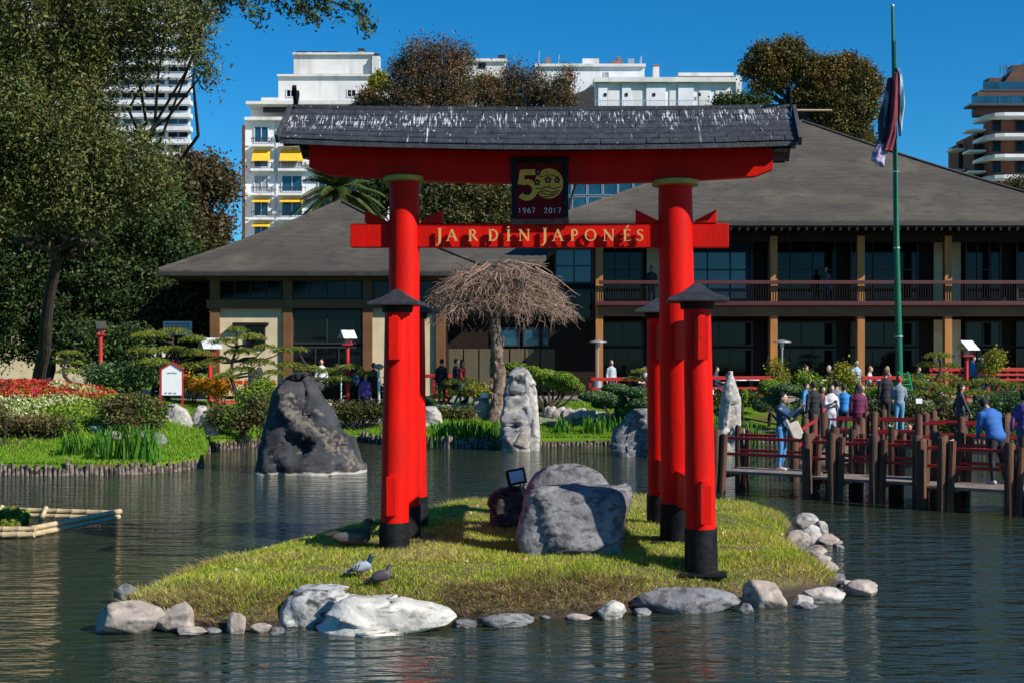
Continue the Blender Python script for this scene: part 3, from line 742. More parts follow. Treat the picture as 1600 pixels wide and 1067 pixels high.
def ribbon(mb, pts, w, o, depth, closed=False, back=0.0, taper=None):
    """flat stroke of width w along 2-D pts (units px) standing on the face at o"""
    n = len(pts); Lp = []; Rp = []
    for i in range(n):
        a = pts[(i - 1) % n] if (closed or i > 0) else pts[i]; b = pts[(i + 1) % n] if (closed or i < n - 1) else pts[i]
        dx, dy = b[0] - a[0], b[1] - a[1]; l = math.hypot(dx, dy) or 1; nx, ny = -dy / l, dx / l
        ww = (w if taper is None else taper[i]) / 2
        Lp.append((pts[i][0] + nx * ww, pts[i][1] + ny * ww)); Rp.append((pts[i][0] - nx * ww, pts[i][1] - ny * ww))
    seg = n if closed else n - 1
    ex = TE / PS; ey = TZ3 / PS; vs = []
    for d in (depth, back):
        for q in Lp + Rp: vs.append(Vector(o) + ex * q[0] + ey * q[1] + TN * d)
    m2 = 2 * n; fs = []
    for i in range(seg):
        j = (i + 1) % n
        fs += [(i, n + i, n + j, j), (m2 + j, m2 + n + j, m2 + n + i, m2 + i), (i, j, m2 + j, m2 + i), (n + j, n + i, m2 + n + i, m2 + n + j)]
    if not closed: fs += [(0, m2, m2 + n, n), (n - 1, 2 * n - 1, m2 + 2 * n - 1, m2 + n - 1)]
    mb.add(vs, fs)
def arc(cx, cy, rx, ry, a0, a1, n=16): return [(cx + rx * math.cos(R(a0 + (a1 - a0) * i / n)), cy + ry * math.sin(R(a0 + (a1 - a0) * i / n))) for i in range(n + 1)]
O50 = pq(808, 314, .127)
# figure 5 (pixels up from its lower left corner)
mb = MB(); e = .010
ribbon(mb, [(5, 44), (29, 44)], 9, O50, e)
ribbon(mb, [(8.2, 45), (5.6, 25)], 9, O50, e + .0006)
ribbon(mb, arc(15.5, 16.5, 12.5, 12.5, 128, -143, 26), 8.5, O50, e + .0012)
obj('digit_five', mb, m_oldgold, plaque)
# figure 0: a disc with hills, water lines and blossoms cut in
mb = MB(); mb.prism([(50 + 22.5 * math.cos(t), 26 + 23.5 * math.sin(t)) for t in [2 * math.pi * i / 48 for i in range(48)]], O50, TE / PS, TZ3 / PS, .008)
z0 = obj('digit_zero', mb, m_oldgold, plaque)
mb = MB()
for cx, cy, r_ in ((33, 44, 5.4), (31.5, 28, 5.4), (48.5, 31.5, 6), (63, 31, 5.2)):
    for k in range(5):
        a = R(90 + 72 * k); px_, py_ = cx + r_ * .62 * math.cos(a), cy + r_ * .62 * math.sin(a)
        mb.prism([(px_ + r_ * .36 * math.cos(t), py_ + r_ * .36 * math.sin(t)) for t in [2 * math.pi * i / 10 for i in range(10)]], O50, TE / PS, TZ3 / PS, .0125 + .0004 * k, .006)
for k, (yy, am) in enumerate(((38, 1.3), (19, 1.6), (13.5, 1.4), (9.5, 1.2), (6, 1.0))):
    xs = [28 + 43 * i / 20 for i in range(21)]
    pts = [(x, yy + am * math.sin(x * .28 + k)) for x in xs if ((x - 50) / 22.4) ** 2 + ((yy - 26) / 23.4) ** 2 < .96]
    if len(pts) > 2: ribbon(mb, pts, 1.5 if k else 1.2, O50, .0115 + .0002 * k, back=.006)
for cx, cy in ((47, 44), (51, 22), (58, 40)): ribbon(mb, [(cx - 1, cy), (cx + 1, cy)], 1.6, O50, .0121, back=.006)
obj('blossom_cutouts', mb, m_maroon, z0)
mb = MB()
for cx, cy in ((33, 44), (31.5, 28), (48.5, 31.5), (63, 31)):
    mb.prism([(cx + 1.5 * math.cos(t), cy + 1.5 * math.sin(t)) for t in [2 * math.pi * i / 8 for i in range(8)]], O50, TE / PS, TZ3 / PS, .0155, .006)
obj('blossom_centres', mb, M('dusty_pink', (.5, .3, .32), .6, (.4, .22, .25), nscale=9), z0)
# years
DIG = {'1': [[(0, 6), (2, 8), (2, 0)]], '9': [arc(2.3, 5.6, 2.0, 2.2, 0, 360, 12), [(4.3, 5.6), (3.6, 1.6), (1.4, 0)]],
       '6': [arc(2.3, 2.4, 2.0, 2.2, 0, 360, 12), [(.3, 2.4), (1.2, 6.2), (3.6, 8)]], '7': [[(0, 8), (4.4, 8), (1.6, 0)]],
       '2': [[(.2, 6), (1.0, 7.6), (2.4, 8), (3.9, 7.2), (4.1, 5.6), (.1, .2), (4.5, .2)]], '0': [arc(2.3, 4, 2.1, 3.9, 0, 360, 14)]}
m_year = M('pale_figures', (.62, .56, .48), .5, (.5, .45, .38), nscale=12)
for txt, xx in (('1967', 810), ('2017', 850.5)):
    for k, ch in enumerate(txt):
        mb = MB(); Oy = pq(xx + k * 7.1, 333.5, .127)
        for i, st in enumerate(DIG[ch]): ribbon(mb, st, 1.25, Oy, .008 + .0005 * i)
        obj('numeral', mb, m_year, plaque)
# --- raised lettering on the tie beam: serif capitals, drawn in units of cap height 1
def bar(x0, y0, x1, y1, w): return ('s', [(x0, y0), (x1, y1)], w)
TH, TN_, SF = .17, .07, .05
def serif(x, y, w=.30): return bar(x - w / 2, y, x + w / 2, y, SF)
GL = {
 'J': [bar(.35, 1, .35, -.05, TH), serif(.35, .98), ('t', [(.35, 0), (.32, -.16), (.22, -.28), (.05, -.34)], [TH, .14, .09, .05])],
 'A': [bar(.06, 0, .42, 1, TN_), bar(.42, 1, .82, 0, TH), bar(.2, .36, .64, .36, TN_), serif(.06, .02, .26), serif(.82, .02, .28)],
 'R': [bar(.2, 0, .2, 1, TH), serif(.2, .02), ('s', arc(.34, .74, .27, .235, 90, -90, 12), .11), bar(.18, .975, .36, .975, .06), bar(.2, .5, .36, .5, .06), bar(.4, .5, .82, .0, .15), serif(.2, .98, .2)],
 'D': [bar(.2, 0, .2, 1, TH), ('s', arc(.38, .5, .42, .47, 90, -90, 16), .13), bar(.08, .972, .4, .972, .06), bar(.08, .028, .4, .028, .06)],
 'I': [bar(.2, 0, .2, 1, TH), serif(.2, .98), serif(.2, .02)],
 'N': [bar(.14, 0, .14, 1, .08), bar(.12, .98, .84, .02, TH), bar(.84, 0, .84, 1, .08), serif(.14, .02, .26), serif(.84, .98, .26), serif(.1, .98, .2)],
 'P': [bar(.2, 0, .2, 1, TH), serif(.2, .02), ('s', arc(.34, .72, .27, .255, 90, -90, 12), .12), bar(.1, .975, .36, .975, .06), bar(.2, .46, .36, .46, .06)],
 'O': [('c', arc(.5, .5, .43, .47, 0, 354, 23), [.16 - .07 * abs(math.sin(R(15.4 * i))) for i in range(24)])],
 'E': [bar(.2, 0, .2, 1, TH), bar(.1, .972, .62, .972, .06), bar(.1, .028, .66, .028, .06), bar(.2, .52, .54, .52, .06), bar(.62, .98, .62, .84, .05), bar(.66, .02, .66, .18, .05), bar(.54, .6, .54, .44, .05)],
 'S': [('t', [(.55, .84), (.44, .95), (.28, .96), (.14, .84), (.17, .66), (.34, .54), (.5, .42), (.56, .24), (.44, .06), (.24, .03), (.08, .14)], [.06, .07, .09, .12, .14, .16, .15, .12, .09, .07, .06]), bar(.56, .95, .56, .8, .05), bar(.07, .2, .07, .05, .05)],
}
word = [('J', 681, 24, 357.5, 0), ('A', 699, 18, 361, 0), ('R', 732, 18, 361, 0), ('D', 763, 18, 361, 0), ('I', 791.5, 18, 361, 2), ('N', 811, 18, 361, 0),
        ('J', 845, 24, 357.5, 0), ('A', 864, 18, 361, 0), ('P', 891, 18, 361, 0), ('O', 914, 18, 361, 0), ('N', 942.5, 18, 361, 0), ('E', 973, 18, 361, 1), ('S', 994, 18, 361, 0)]
m_letter = M('gold_letter', (.62, .40, .12), .45, (.5, .32, .09), nscale=20)
for k, (ch, px_, hgt, ytop, acc) in enumerate(word):
    base_y = ytop + hgt if ch != 'J' else 379
    if ch == 'J': hgt = 20
    A_ = pq(px_, base_y - 1.5, .09); mb = MB()
    for i, st in enumerate(GL[ch]):
        d = .058 + .0006 * i
        pts = [(a * hgt, b * hgt) for a, b in st[1]]
        if st[0] == 's': ribbon(mb, pts, st[2] * hgt, A_, d, back=.03)
        elif st[0] == 'c': ribbon(mb, pts, 0, A_, d, closed=True, back=.03, taper=[w * hgt for w in st[2]])
        else: ribbon(mb, pts, 0, A_, d, back=.03, taper=[w * hgt for w in st[2]])
    if acc == 1: ribbon(mb, [(.30 * hgt, 1.12 * hgt), (.52 * hgt, 1.34 * hgt)], .1 * hgt, A_, .06, back=.03)
    if acc == 2: ribbon(mb, [(.12 * hgt, 1.18 * hgt), (.28 * hgt, 1.22 * hgt)], .13 * hgt, A_, .06, back=.03)
    mb.beam(A_ + TE * .05 + TZ3 * .07 - TN * .016, A_ + TE * .05 + TZ3 * .07 + TN * .035, .008, .008)
    obj('letter', mb, m_letter, tb)
# ================================================================ BUILDINGS
def courses(nt, c, b, mp):
    N = nt.nodes; L = nt.links; g = N.new('ShaderNodeNewGeometry'); sx = N.new('ShaderNodeSeparateXYZ'); L.new(g.outputs['Position'], sx.inputs[0])
    a = N.new('ShaderNodeMath'); a.operation = 'MULTIPLY'; a.inputs[1].default_value = 4.6; L.new(sx.outputs[2], a.inputs[0])
    f = N.new('ShaderNodeMath'); f.operation = 'FRACT'; L.new(a.outputs[0], f.inputs[0])
    q = N.new('ShaderNodeMapRange'); q.inputs['From Min'].default_value = .0; q.inputs['From Max'].default_value = .35; q.inputs['To Min'].default_value = .35; q.inputs['To Max'].default_value = 0; L.new(f.outputs[0], q.inputs['Value'])
    mx = N.new('ShaderNodeMix'); mx.data_type = 'RGBA'; L.new(q.outputs[0], mx.inputs[0]); L.new(c, mx.inputs[6]); mx.inputs[7].default_value = (.03, .026, .022, 1); return mx.outputs[2]
m_roofgrey = M('grey_shingle_roofing', (0.066, 0.057, 0.047), 0.9, (0.094, 0.082, 0.068), nscale=0.45, bump=0.4, bscale=9, coord='pos', stretch=(1, 1, 3),
               spec=.2, extra=chain(courses, overlay((0.062, 0.054, 0.046), 7, 0.45, 0.62, (0.25, 1, 3.0)), overlay((0.14, 0.115, 0.085), .35, 0.52, 0.8), overlay((0.05, 0.045, 0.04), 2.2, 0.56, 0.75, (.6, 1, .12))))
m_fascia = M('dark_gutter_metal', (0.02, 0.02, 0.018), 0.6, (0.035, 0.032, 0.028), nscale=3)
m_rib = M('curtain_beige', (0.10, 0.085, 0.05), 0.9, (0.07, 0.058, 0.035), nscale=6, stretch=(6, 1, .2))
m_redrail = M('red_rail_paint', (0.40, 0.012, 0.012), 0.45, (0.30, 0.01, 0.01), nscale=3)
m_deepred = M('deep_red_rail_paint', (0.07, 0.006, 0.008), 0.6, (0.05, 0.005, 0.006), nscale=3)
def RB(mb, x0, y0, x1, y1, D, dep):
    """box whose front face covers the photo rectangle at distance D"""
    a = at(x0, y0, D); b = at(x1, y1, D)
    return mb.box(((a.x + b.x) / 2, D + dep / 2, (a.z + b.z) / 2), (abs(b.x - a.x), dep, abs(a.z - b.z)))
def rb(name, x0, y0, x1, y1, D, dep, mat, par, bevel=0): return obj(name, RB(MB(), x0, y0, x1, y1, D, dep), mat, par, bevel=bevel)
def window(x0, y0, x1, y1, D, par, fm, gm, nx=1, ny=1, fw=.06, dep=.09):
    """frame ring with glazing bars and one pane per light, standing out from the wall face at D"""
    A = at(x0, y1, D); B = at(x1, y0, D); w = B.x - A.x; h = B.z - A.z; mb = MB()
    for i in range(nx + 1):
        x = A.x + w * i / nx; t = fw if i in (0, nx) else fw * .6
        x = min(max(x, A.x + t / 2), B.x - t / 2); mb.box((x, D - dep / 2, (A.z + B.z) / 2), (t, dep, h))
    for j in range(ny + 1):
        z = A.z + h * j / ny; t = fw if j in (0, ny) else fw * .6
        z = min(max(z, A.z + t / 2), B.z - t / 2); mb.box(((A.x + B.x) / 2, D - dep / 2 + .004, z), (w - .004, dep - .012, t - .002))
    f = obj('window', mb, fm, par)
    cw, ch = w / nx, h / ny
    for i in range(nx):
        for j in range(ny):
            mb = MB(); mb.box((A.x + cw * (i + .5), D - .02, A.z + ch * (j + .5)), (cw - fw * .5, .03, ch - fw * .5)); obj('pane', mb, gm, f)
    return f
m_frame = M('dark_window_frame', (0.02, 0.02, 0.022), 0.5)
m_brick2 = M('brown_red_brick', (0.24, 0.085, 0.045), 0.85, (0.17, 0.06, 0.035), nscale=1.5)
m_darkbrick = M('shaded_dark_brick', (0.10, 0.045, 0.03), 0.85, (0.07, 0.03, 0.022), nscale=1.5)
m_framew = M('white_window_frame', (0.55, 0.56, 0.58), 0.5)

def hip_roof(name, x0, x1, y0, y1, ze, ax, ay, za, mat, par, concave=.10, n=26, thick=.22, ridge=0.0):
    """pyramid roof with slightly sagging slopes, lofted ring by ring from eave to apex"""
    mb = MB(); K = n
    for k in range(K + 1):
        t = k / K; z = ze + (za - ze) * (t - concave * math.sin(math.pi * t) * .6)
        cx0 = x0 + (ax - ridge - x0) * t; cx1 = x1 + (ax + ridge - x1) * t; cy0 = y0 + (ay - y0) * t; cy1 = y1 + (ay - y1) * t
        for p in ((cx0, cy0), (cx1, cy0), (cx1, cy1), (cx0, cy1)): mb.v.append(Vector((p[0], p[1], z)))
    for k in range(K):
        for a in range(4): b = (a + 1) % 4; mb.f.append((k * 4 + a, k * 4 + b, k * 4 + 4 + b, k * 4 + 4 + a))
    o = len(mb.v)
    for p in ((x0, y0), (x1, y0), (x1, y1), (x0, y1)): mb.v.append(Vector((p[0], p[1], ze - thick)))
    for a in range(4): b = (a + 1) % 4; mb.f.append((o + a, o + b, b, a))
    mb.f.append((o + 3, o + 2, o + 1, o))
    ro_ = obj(name, mb, mat, par)
    for a in range(4): obj('hip_cap', MB().tube([mb.v[k * 4 + a] + Vector((0, 0, .02)) for k in range(K + 1)], .075, 6), mat, ro_, smooth=True)
    return ro_

# ---- main pavilion (right)
DF = 54.0
mp_ = empty('garden_pavilion', (13, 60, 1.25), 'large two-storey pavilion with wide grey hipped roof, orange columns and red balcony rails', 'pavilion')
EY = 52.4; ze = wz(345.5, EY)
exl, exr = wx(850, EY), 25.2
roofp = hip_roof('roof', exl, exr, EY, EY + 23.5, ze, wx(1253, 63.5), 63.5, wz(190, 63.5), m_roofgrey, mp_, concave=.05)
mb = MB(); mb.box(((exl + exr) / 2, EY - .03, ze - .13), (exr - exl + .04, .10, .13)); obj('gutter', mb, m_fascia, roofp)
mb = MB()
for i in range(68): mb.box((exl + .4 + i * .345, EY + .6, ze - .33), (.09, 1.3, .14))
ro = obj('rafter_ends', mb, m_darkwood, roofp); ro['kind'] = 'stuff'
# back volume, floors
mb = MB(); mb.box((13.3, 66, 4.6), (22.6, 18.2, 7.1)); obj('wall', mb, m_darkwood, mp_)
colx = [936 + 136 * k for k in range(7)]
ug = 1.2
for i, cx in enumerate(colx):
    a = at(cx, 490, DF)
    mb = MB(); mb.box((a.x, DF, (ug + 8.0) / 2), (.31, .31, 8.0 - ug)); obj('column', mb, m_orange_wood, mp_, bevel=.015)
rb('floor_beam', 936, 478, 1770, 494, DF - .22, .5, m_beamwood, mp_, .02)
rb('balcony_slab', 930, 471, 1775, 477.4, DF - .6, 3.2, m_deepred, mp_, .01)
rb('balcony_rail', 936, 438.5, 1770, 444, DF - .42, .1, m_deepred, mp_, .01)
mb = MB()
for k in range(218):
    x = wx(938, DF) + k * .103
    mb.box((x, DF - .39, (wz(444, DF) + wz(471, DF)) / 2), (.022, .022, wz(444, DF) - wz(471, DF)))
bl = obj('balusters', mb, m_darkwood, mp_); bl['kind'] = 'stuff'
rb('eave_beam', 936, 366, 1770, 378, DF - .1, .4, m_darkwood, mp_)
WD = 56.85
for i, cx in enumerate(colx[:-1]):
    x0 = 800 + (cx + 12 - 800) * DF / WD; x1 = 800 + (cx + 124 - 800) * DF / WD
    if i == 4:
        rb('wall_panel', x0 + 2, 372, x0 + 44, 473, WD - .1, .1, m_beige, mp_); rb('wall_panel', x0 + 2, 500, x0 + 44, 574, WD - .1, .1, m_beige, mp_)
        x0 += 50
    if i == 0:
        rb('wall_panel', x0 + 70, 380, x1, 470, WD - .1, .1, m_beige, mp_); rb('wall_panel', x0 + 96, 500, x1 - 8, 590, WD - .1, .1, m_beige, mp_); x1b = x0 + 64
    else: x1b = x1
    gm = m_glassblue if i in (1,) else m_glassdark
    window(x0, 374, x1b, 470, WD - .1, mp_, m_frame, gm, 3, 2, .09)
    window(x0, 502, x1b, 541, WD - .1, mp_, m_frame, m_glassdark, 2, 1, .09)
    window(x0, 544, x1b, 608, WD - .1, mp_, m_frame, m_glassdark, 3, 1, .09)
# ---- middle link block
lk = empty('link_building', (2, 57, 1.2), 'dark link block with blue-reflecting panes between the two pavilions', 'building')
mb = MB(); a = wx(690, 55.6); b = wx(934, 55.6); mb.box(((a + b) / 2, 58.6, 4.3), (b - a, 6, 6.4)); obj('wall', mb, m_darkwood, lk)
window(866, 388, 928, 444, 55.6, lk, m_frame, m_glassblue, 2, 2, .09)
window(866, 452, 928, 500, 55.6, lk, m_frame, m_glassdark, 2, 1, .09)
for a, b in ((768, 812), (817, 844), (846, 858)): window(a, 512, b, 541, 55.6, lk, m_frame, m_glassblue, 1, 1, .06)
for a in range(700, 868, 24): rb('panel', a + 1, 545, a + 23, 612, 55.55, .1, m_rib, lk, .01)
mb = MB()
y1_, y0_ = 52.2, 56.5
vs = [(wx(690, y1_), y1_, wz(408.5, y1_)), (wx(843, y1_), y1_, wz(408.5, y1_)), (wx(884, y0_), y0_, wz(372, y0_)), (wx(690, y0_), y0_, wz(372, y0_))]
vs += [(x, y, z - .2) for x, y, z in vs]
mb.add(vs, [(0, 1, 2, 3), (7, 6, 5, 4), (0, 4, 5, 1), (1, 5, 6, 2), (2, 6, 7, 3), (3, 7, 4, 0)]); obj('roof', mb, m_roofgrey, lk)

# ---- left pavilion
lp = empty('small_pavilion', (-7, 55, 1.25), 'smaller two-storey pavilion with grey pyramid roof and beige walls', 'pavilion')
EL = 49.5; zl = wz(422.5, EL)
roofl = hip_roof('roof', wx(247, EL), wx(772, EL), EL, EL + 12.8, zl, wx(533, 56), 56.0, wz(315, 56), m_roofgrey, lp, concave=.06)
mb = MB(); mb.box(((wx(247, EL) + wx(772, EL)) / 2, EL - .03, zl - .14), (wx(772, EL) - wx(247, EL) + .05, .10, .15)); obj('gutter', mb, m_fascia, roofl)
DL = 50.8
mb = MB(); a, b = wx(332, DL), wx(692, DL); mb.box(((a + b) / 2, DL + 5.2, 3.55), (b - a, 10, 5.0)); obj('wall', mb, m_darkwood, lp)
for cx in (335, 449, 574, 688): rb('column', cx - 7.5, 428, cx + 7.5, 625, DL - .28, .3, m_beamwood if cx in (335,) else m_orange_wood if False else m_beamwood, lp, .015)
rb('floor_beam', 322, 468, 700, 482, DL - .34, .3, m_beamwood, lp, .015); rb('eave_beam', 322, 427, 700, 438, DL - .34, .3, m_beamwood, lp, .015)
for a, b in ((343, 441), (457, 566), (582, 680)):
    window(a, 438, b, 468, DL, lp, m_frame, m_glassdark, 4, 1, .06)
rb('wall_panel', 343, 482, 441, 618, DL - .12, .1, m_beige, lp); rb('wall_panel', 582, 482, 680, 618, DL - .12, .1, m_beige, lp)
window(384, 508, 415, 545, DL - .12, lp, m_frame, m_glassdark, 1, 1, .05); rb('window_hood', 363, 504, 417, 508, DL - .5, .4, m_darkwood, lp)
window(457, 484, 566, 538, DL - .02, lp, m_frame, m_glassdark, 2, 1, .08); window(457, 541, 566, 618, DL - .02, lp, m_frame, m_glassdark, 3, 1, .08)

# ---- dark glass block with pointed roof behind the pavilion
gb = empty('glass_block', (8, 97, 1.2), 'modern blue glass block with sharp pointed roof behind the pavilion', 'building')
rb('wall', 868, 166, 1062, 520, 96.2, 8, m_frame, gb)
for i in range(8):
    for j in range(5): window(870 + i * 24, 172 + j * 34, 893 + i * 24, 204 + j * 34, 96.1, gb, m_metalgrey, m_glassblue, 1, 1, .05, .1)
mb = MB(); mb.prism([(x - 856, 170 - y) for x, y in ((856, 168), (890, 152), (929, 135), (929, 168.5))], at(856, 170, 95.6), (95.6 / FP, 0, 0), (0, 0, 95.6 / FP), .1, -6); obj('pointed_roof', mb, m_fascia, gb)

# ---- white apartment block with yellow awnings (left)
DA = 150.0
ab = empty('apartment_block', (-28, 155, 0), 'white apartment block with yellow awnings and stepped penthouse', 'building')
rb('wall', 383, 186, 600, 620, DA, 16, m_white, ab)
rb('side_wall', 378, 196, 382.8, 620, DA + 1.5, 14, m_brick, ab)
rb('wall', 392, 163, 600, 186, DA + 2, 12, m_white, ab); rb('cornice', 384, 158.5, 604, 163, DA - 1.2, 16, m_whitewarm, ab); rb('cornice', 382, 183, 604, 188, DA - .8, 2, m_whitewarm, ab)
rb('penthouse', 435, 119, 602, 158, DA + 3, 10, m_whitewarm, ab); rb('cornice', 433, 116.5, 604, 119.2, DA + 2.6, 11, m_whitewarm, ab)
rb('penthouse', 459, 85, 580, 116, DA + 4, 8, m_whitewarm, ab); rb('cornice', 457, 82.5, 584, 85.4, DA + 3.6, 9, m_whitewarm, ab)
rb('parapet', 408, 153, 435, 158, DA + 1, .3, m_whitewarm, ab)
for a, b in ((463, 482), (486, 505), (508, 528)): rb('coping', a, 80.6, b, 82.3, DA + 4, .4, m_frame, ab)
rb('chimney', 560, 80, 568, 90, DA + 4.5, 1.2, m_whitewarm, ab); rb('chimney', 582, 88, 593, 118, DA + 3.2, 1.2, m_whitewarm, ab); rb('chimney_cap', 559, 76, 569, 80, DA + 4.4, 1.4, m_frame, ab); rb('chimney_cap', 584, 84, 592, 88, DA + 3.4, 1.2, m_frame, ab)
for a, b in ((447, 462), (542, 557), (570, 584)): window(a, 140, b, 153, DA + 3, ab, m_framew, m_glassdark, 2, 1, .12)
rb('sunshade', 411, 100 + 62, 470, 176, DA + .6, .2, m_frame, ab)
m_shade = M('shutter_grey', (0.30, 0.33, 0.38), .7, (.22, .25, .3), nscale=1, stretch=(1, 1, 9))
for r_ in range(9):
    y = 198 + r_ * 38.2
    for (a, b) in ((397, 420), (440, 473), (497, 520), (540, 573)):
        window(a, y, b, y + 26, DA, ab, m_framew, m_glassblue if (r_ + a) % 3 else m_shade, 2, 1, .10, .15)
        sl = rb('balcony_slab', a - 6, y + 27.5, b + 6, y + 31, DA - 1.1, 1.1, m_white, ab)
        mb = MB()
        for k in range(9): mb.box((wx(a - 4 + k * (b - a + 8) / 8, DA - 1.05), DA - 1.05, (wz(y + 19, DA) + wz(y + 27.5, DA)) / 2), (.05, .05, wz(y + 19, DA) - wz(y + 27.5, DA)))
        RB(mb, a - 5, y + 18.3, b + 5, y + 19.2, DA - 1.1, .08); g_ = obj('balcony_railing', mb, m_frame, ab)
        if r_ in (1,) or (r_ in (3, 4) and a < 440) or (r_ == 3 and a < 480):
            hh = 17 if r_ == 1 else 5
            mb = MB(); A = at(a - 1, y - 2, DA - .1); B = at(b + 2, y - 2 + hh, DA - 1.3)
            vs = [(A.x, A.y, A.z), (B.x * DA / (DA - 1.3), A.y, A.z), (B.x, B.y, B.z), (A.x, B.y, B.z)]; vs += [(x, y_, z - .06) for x, y_, z in vs]
            mb.add(vs, [(3, 2, 1, 0), (4, 5, 6, 7), (0, 1, 5, 4), (1, 2, 6, 5), (2, 3, 7, 6), (3, 0, 4, 7)]); obj('awning', mb, m_yellow, ab)
    rb('string_course', 383, y + 29, 396 - 6.5, y + 30.5, DA - .15, .3, m_whitewarm, ab)
for r_ in range(8):
    for a in (425, 478, 524):
        if (r_ * 7 + a) % 3: rb('air_conditioner', a, 214 + r_ * 38.2, a + 6, 219 + r_ * 38.2, DA - .5, .5, m_whitewarm if r_ % 2 else m_metalgrey, ab)
rb('drain_pipe', 430, 190, 431.3, 500, DA - .12, .1, m_metalgrey, ab)
# ---- white block in the middle behind trees
wb = empty('apartment_block', (-3, 166, 0), 'white rooftop floor with one small window between brown treetops', 'building')
rb('wall', 700, 96, 790, 620, 165, 12, m_whitewarm, wb); rb('cornice', 697, 92, 792, 96.4, 164.6, 13, m_whitewarm, wb); rb('chimney', 778, 86, 789, 92, 165.4, 1, m_frame, wb)
window(747, 99, 759, 108, 165, wb, m_frame, m_glassdark, 2, 1, .12); rb('ledge', 735, 122, 792, 125, 164.3, 1, m_white, wb)
for k in range(3): window(744 + k * 16, 127, 755 + k * 16, 140, 165, wb, m_framew, m_glassdark, 1, 1, .12)
# ---- long white block right of it
lb = empty('apartment_block', (14, 158, 0), 'long white apartment block with pilasters and chimneys above the torii roof', 'building')
rb('wall', 930, 128, 1157, 620, DA, 14, m_white, lb); rb('cornice', 928, 121, 1150, 128.2, DA - .8, 15, m_whitewarm, lb)
rb('upper_storey', 838, 104, 1007, 300, DA + 3, 10, m_white, lb); rb('cornice', 836, 100, 1009, 104.3, DA + 2.6, 11, m_whitewarm, lb)
rb('cornice', 1060, 114, 1146, 119, DA + 1, 9, m_whitewarm, lb); rb('wall', 1062, 118.8, 1144, 121.2, DA + 1.4, 8, m_brick, lb); rb('end_wall', 1150, 118, 1159, 620, DA - .4, 14, m_whitewarm, lb)
for cx in (935, 972, 1010, 1060): rb('pilaster', cx, 131, cx + (14 if cx < 1010 else 30 if cx == 1010 else 24), 170, DA - .3, .4, m_white, lb)
for cx in (950, 985, 1046, 1092, 1118, 1138): rb('shutter', cx, 142, cx + 18, 168, DA - .12, .15, m_shade if False else m_whitewarm, lb, .03)
for cx in (946, 979, 1022, 1093): window(cx - 2, 146, cx + 2, 151, DA - .3, lb, m_frame, m_glassdark, 1, 1, .06)
mb = MB(); RB(mb, 930, 157, 1150, 158, DA - 1, .06)
for k in range(56): RB(mb, 930 + k * 4, 158, 930.5 + k * 4, 168, DA - 1, .05)
obj('roof_railing', mb, m_metalgrey, lb)['kind'] = 'stuff'
for (a, b, c, d, mt) in ((853, 90, 859, 101, m_brick), (910, 92, 936, 101, m_white), (955, 96, 972, 101, m_brick), (965, 89, 970, 96, m_brick), (981, 92, 991, 101, m_metalgrey), (1021, 105, 1030, 124, m_whitewarm), (1022, 101, 1029, 105, m_brick)): rb('chimney', a, b, c, d, DA + 3.4, 1.2, mt, lb)
mb = MB()
for (x, y0, y1) in ((842, 80, 100), (873, 86, 100), (1002, 88, 100), (1000, 90, 100)): mb.tube([at(x, y1, DA + 4), at(x + .6, y0, DA + 4)], .05, 5)
obj('antenna', mb, m_metalgrey, lb)['kind'] = 'stuff'
window(943, 113, 952, 126, DA + 3, lb, m_framew, m_shade, 1, 1, .1)

# ---- brick balcony block on the right edge
bb = empty('brick_apartment_block', (60, 130, 0), 'red brick apartment block with white balcony bands and blue glass terraces', 'building')
DB = 120.0
rb('wall', 1548, 190, 1760, 620, DB, 1.9, m_brick2, bb); rb('wall', 1562, 190, 1760, 620, DB + 2, 12, m_brick2, bb); rb('bay_wall', 1522, 212, 1548, 620, DB + 2.0, 3, m_darkbrick, bb); rb('bay_wall', 1498, 225, 1522, 620, DB + 5.5, 3, m_darkbrick, bb)
for k in range(10):
    y = 176 + k * 32.5
    mb = MB(); ov = [(1546, 6), (1556, 1), (1570, 0), (1770, 0), (1770, 18), (1546, 18)]
    pts = [at(x, y, DB - 2.2) for x, _ in ov]; z1, z0 = wz(y, DB - 2.2), wz(y + 5.2, DB - 2.2)
    vs = [Vector((p.x, DB - 2.2 + q * .12 * 2, z1)) for p, (_, q) in zip(pts, ov)] + [Vector((p.x, DB - 2.2 + q * .12 * 2, z0)) for p, (_, q) in zip(pts, ov)]
    n = len(ov); mb.add(vs, [tuple(range(n))] + [tuple(reversed(range(n, 2 * n)))] + [(i, n + i, n + (i + 1) % n, (i + 1) % n) for i in range(n)])
    obj('balcony_band', mb, m_white, bb)
    if k < 8:
        for a, b in ((1550, 1564), (1586, 1612), (1622, 1650)): window(a, y + 9, b, y + 30, DB, bb, m_frame, m_glassdark, 2, 1, .08)
        rb('balcony_side', 1514, y + 26, 1541, y + 29, DB + .6, 1.8, m_white, bb); window(1526, y + 33, 1544, y + 52, DB + 2, bb, m_frame, m_glassdark, 1, 1, .1)
        rb('balcony_side', 1487, y + 56, 1508, y + 59, DB + 4.2, 1.6, m_white, bb); window(1501, y + 62, 1516, y + 84, DB + 5.5, bb, m_frame, m_glassdark, 1, 1, .1)
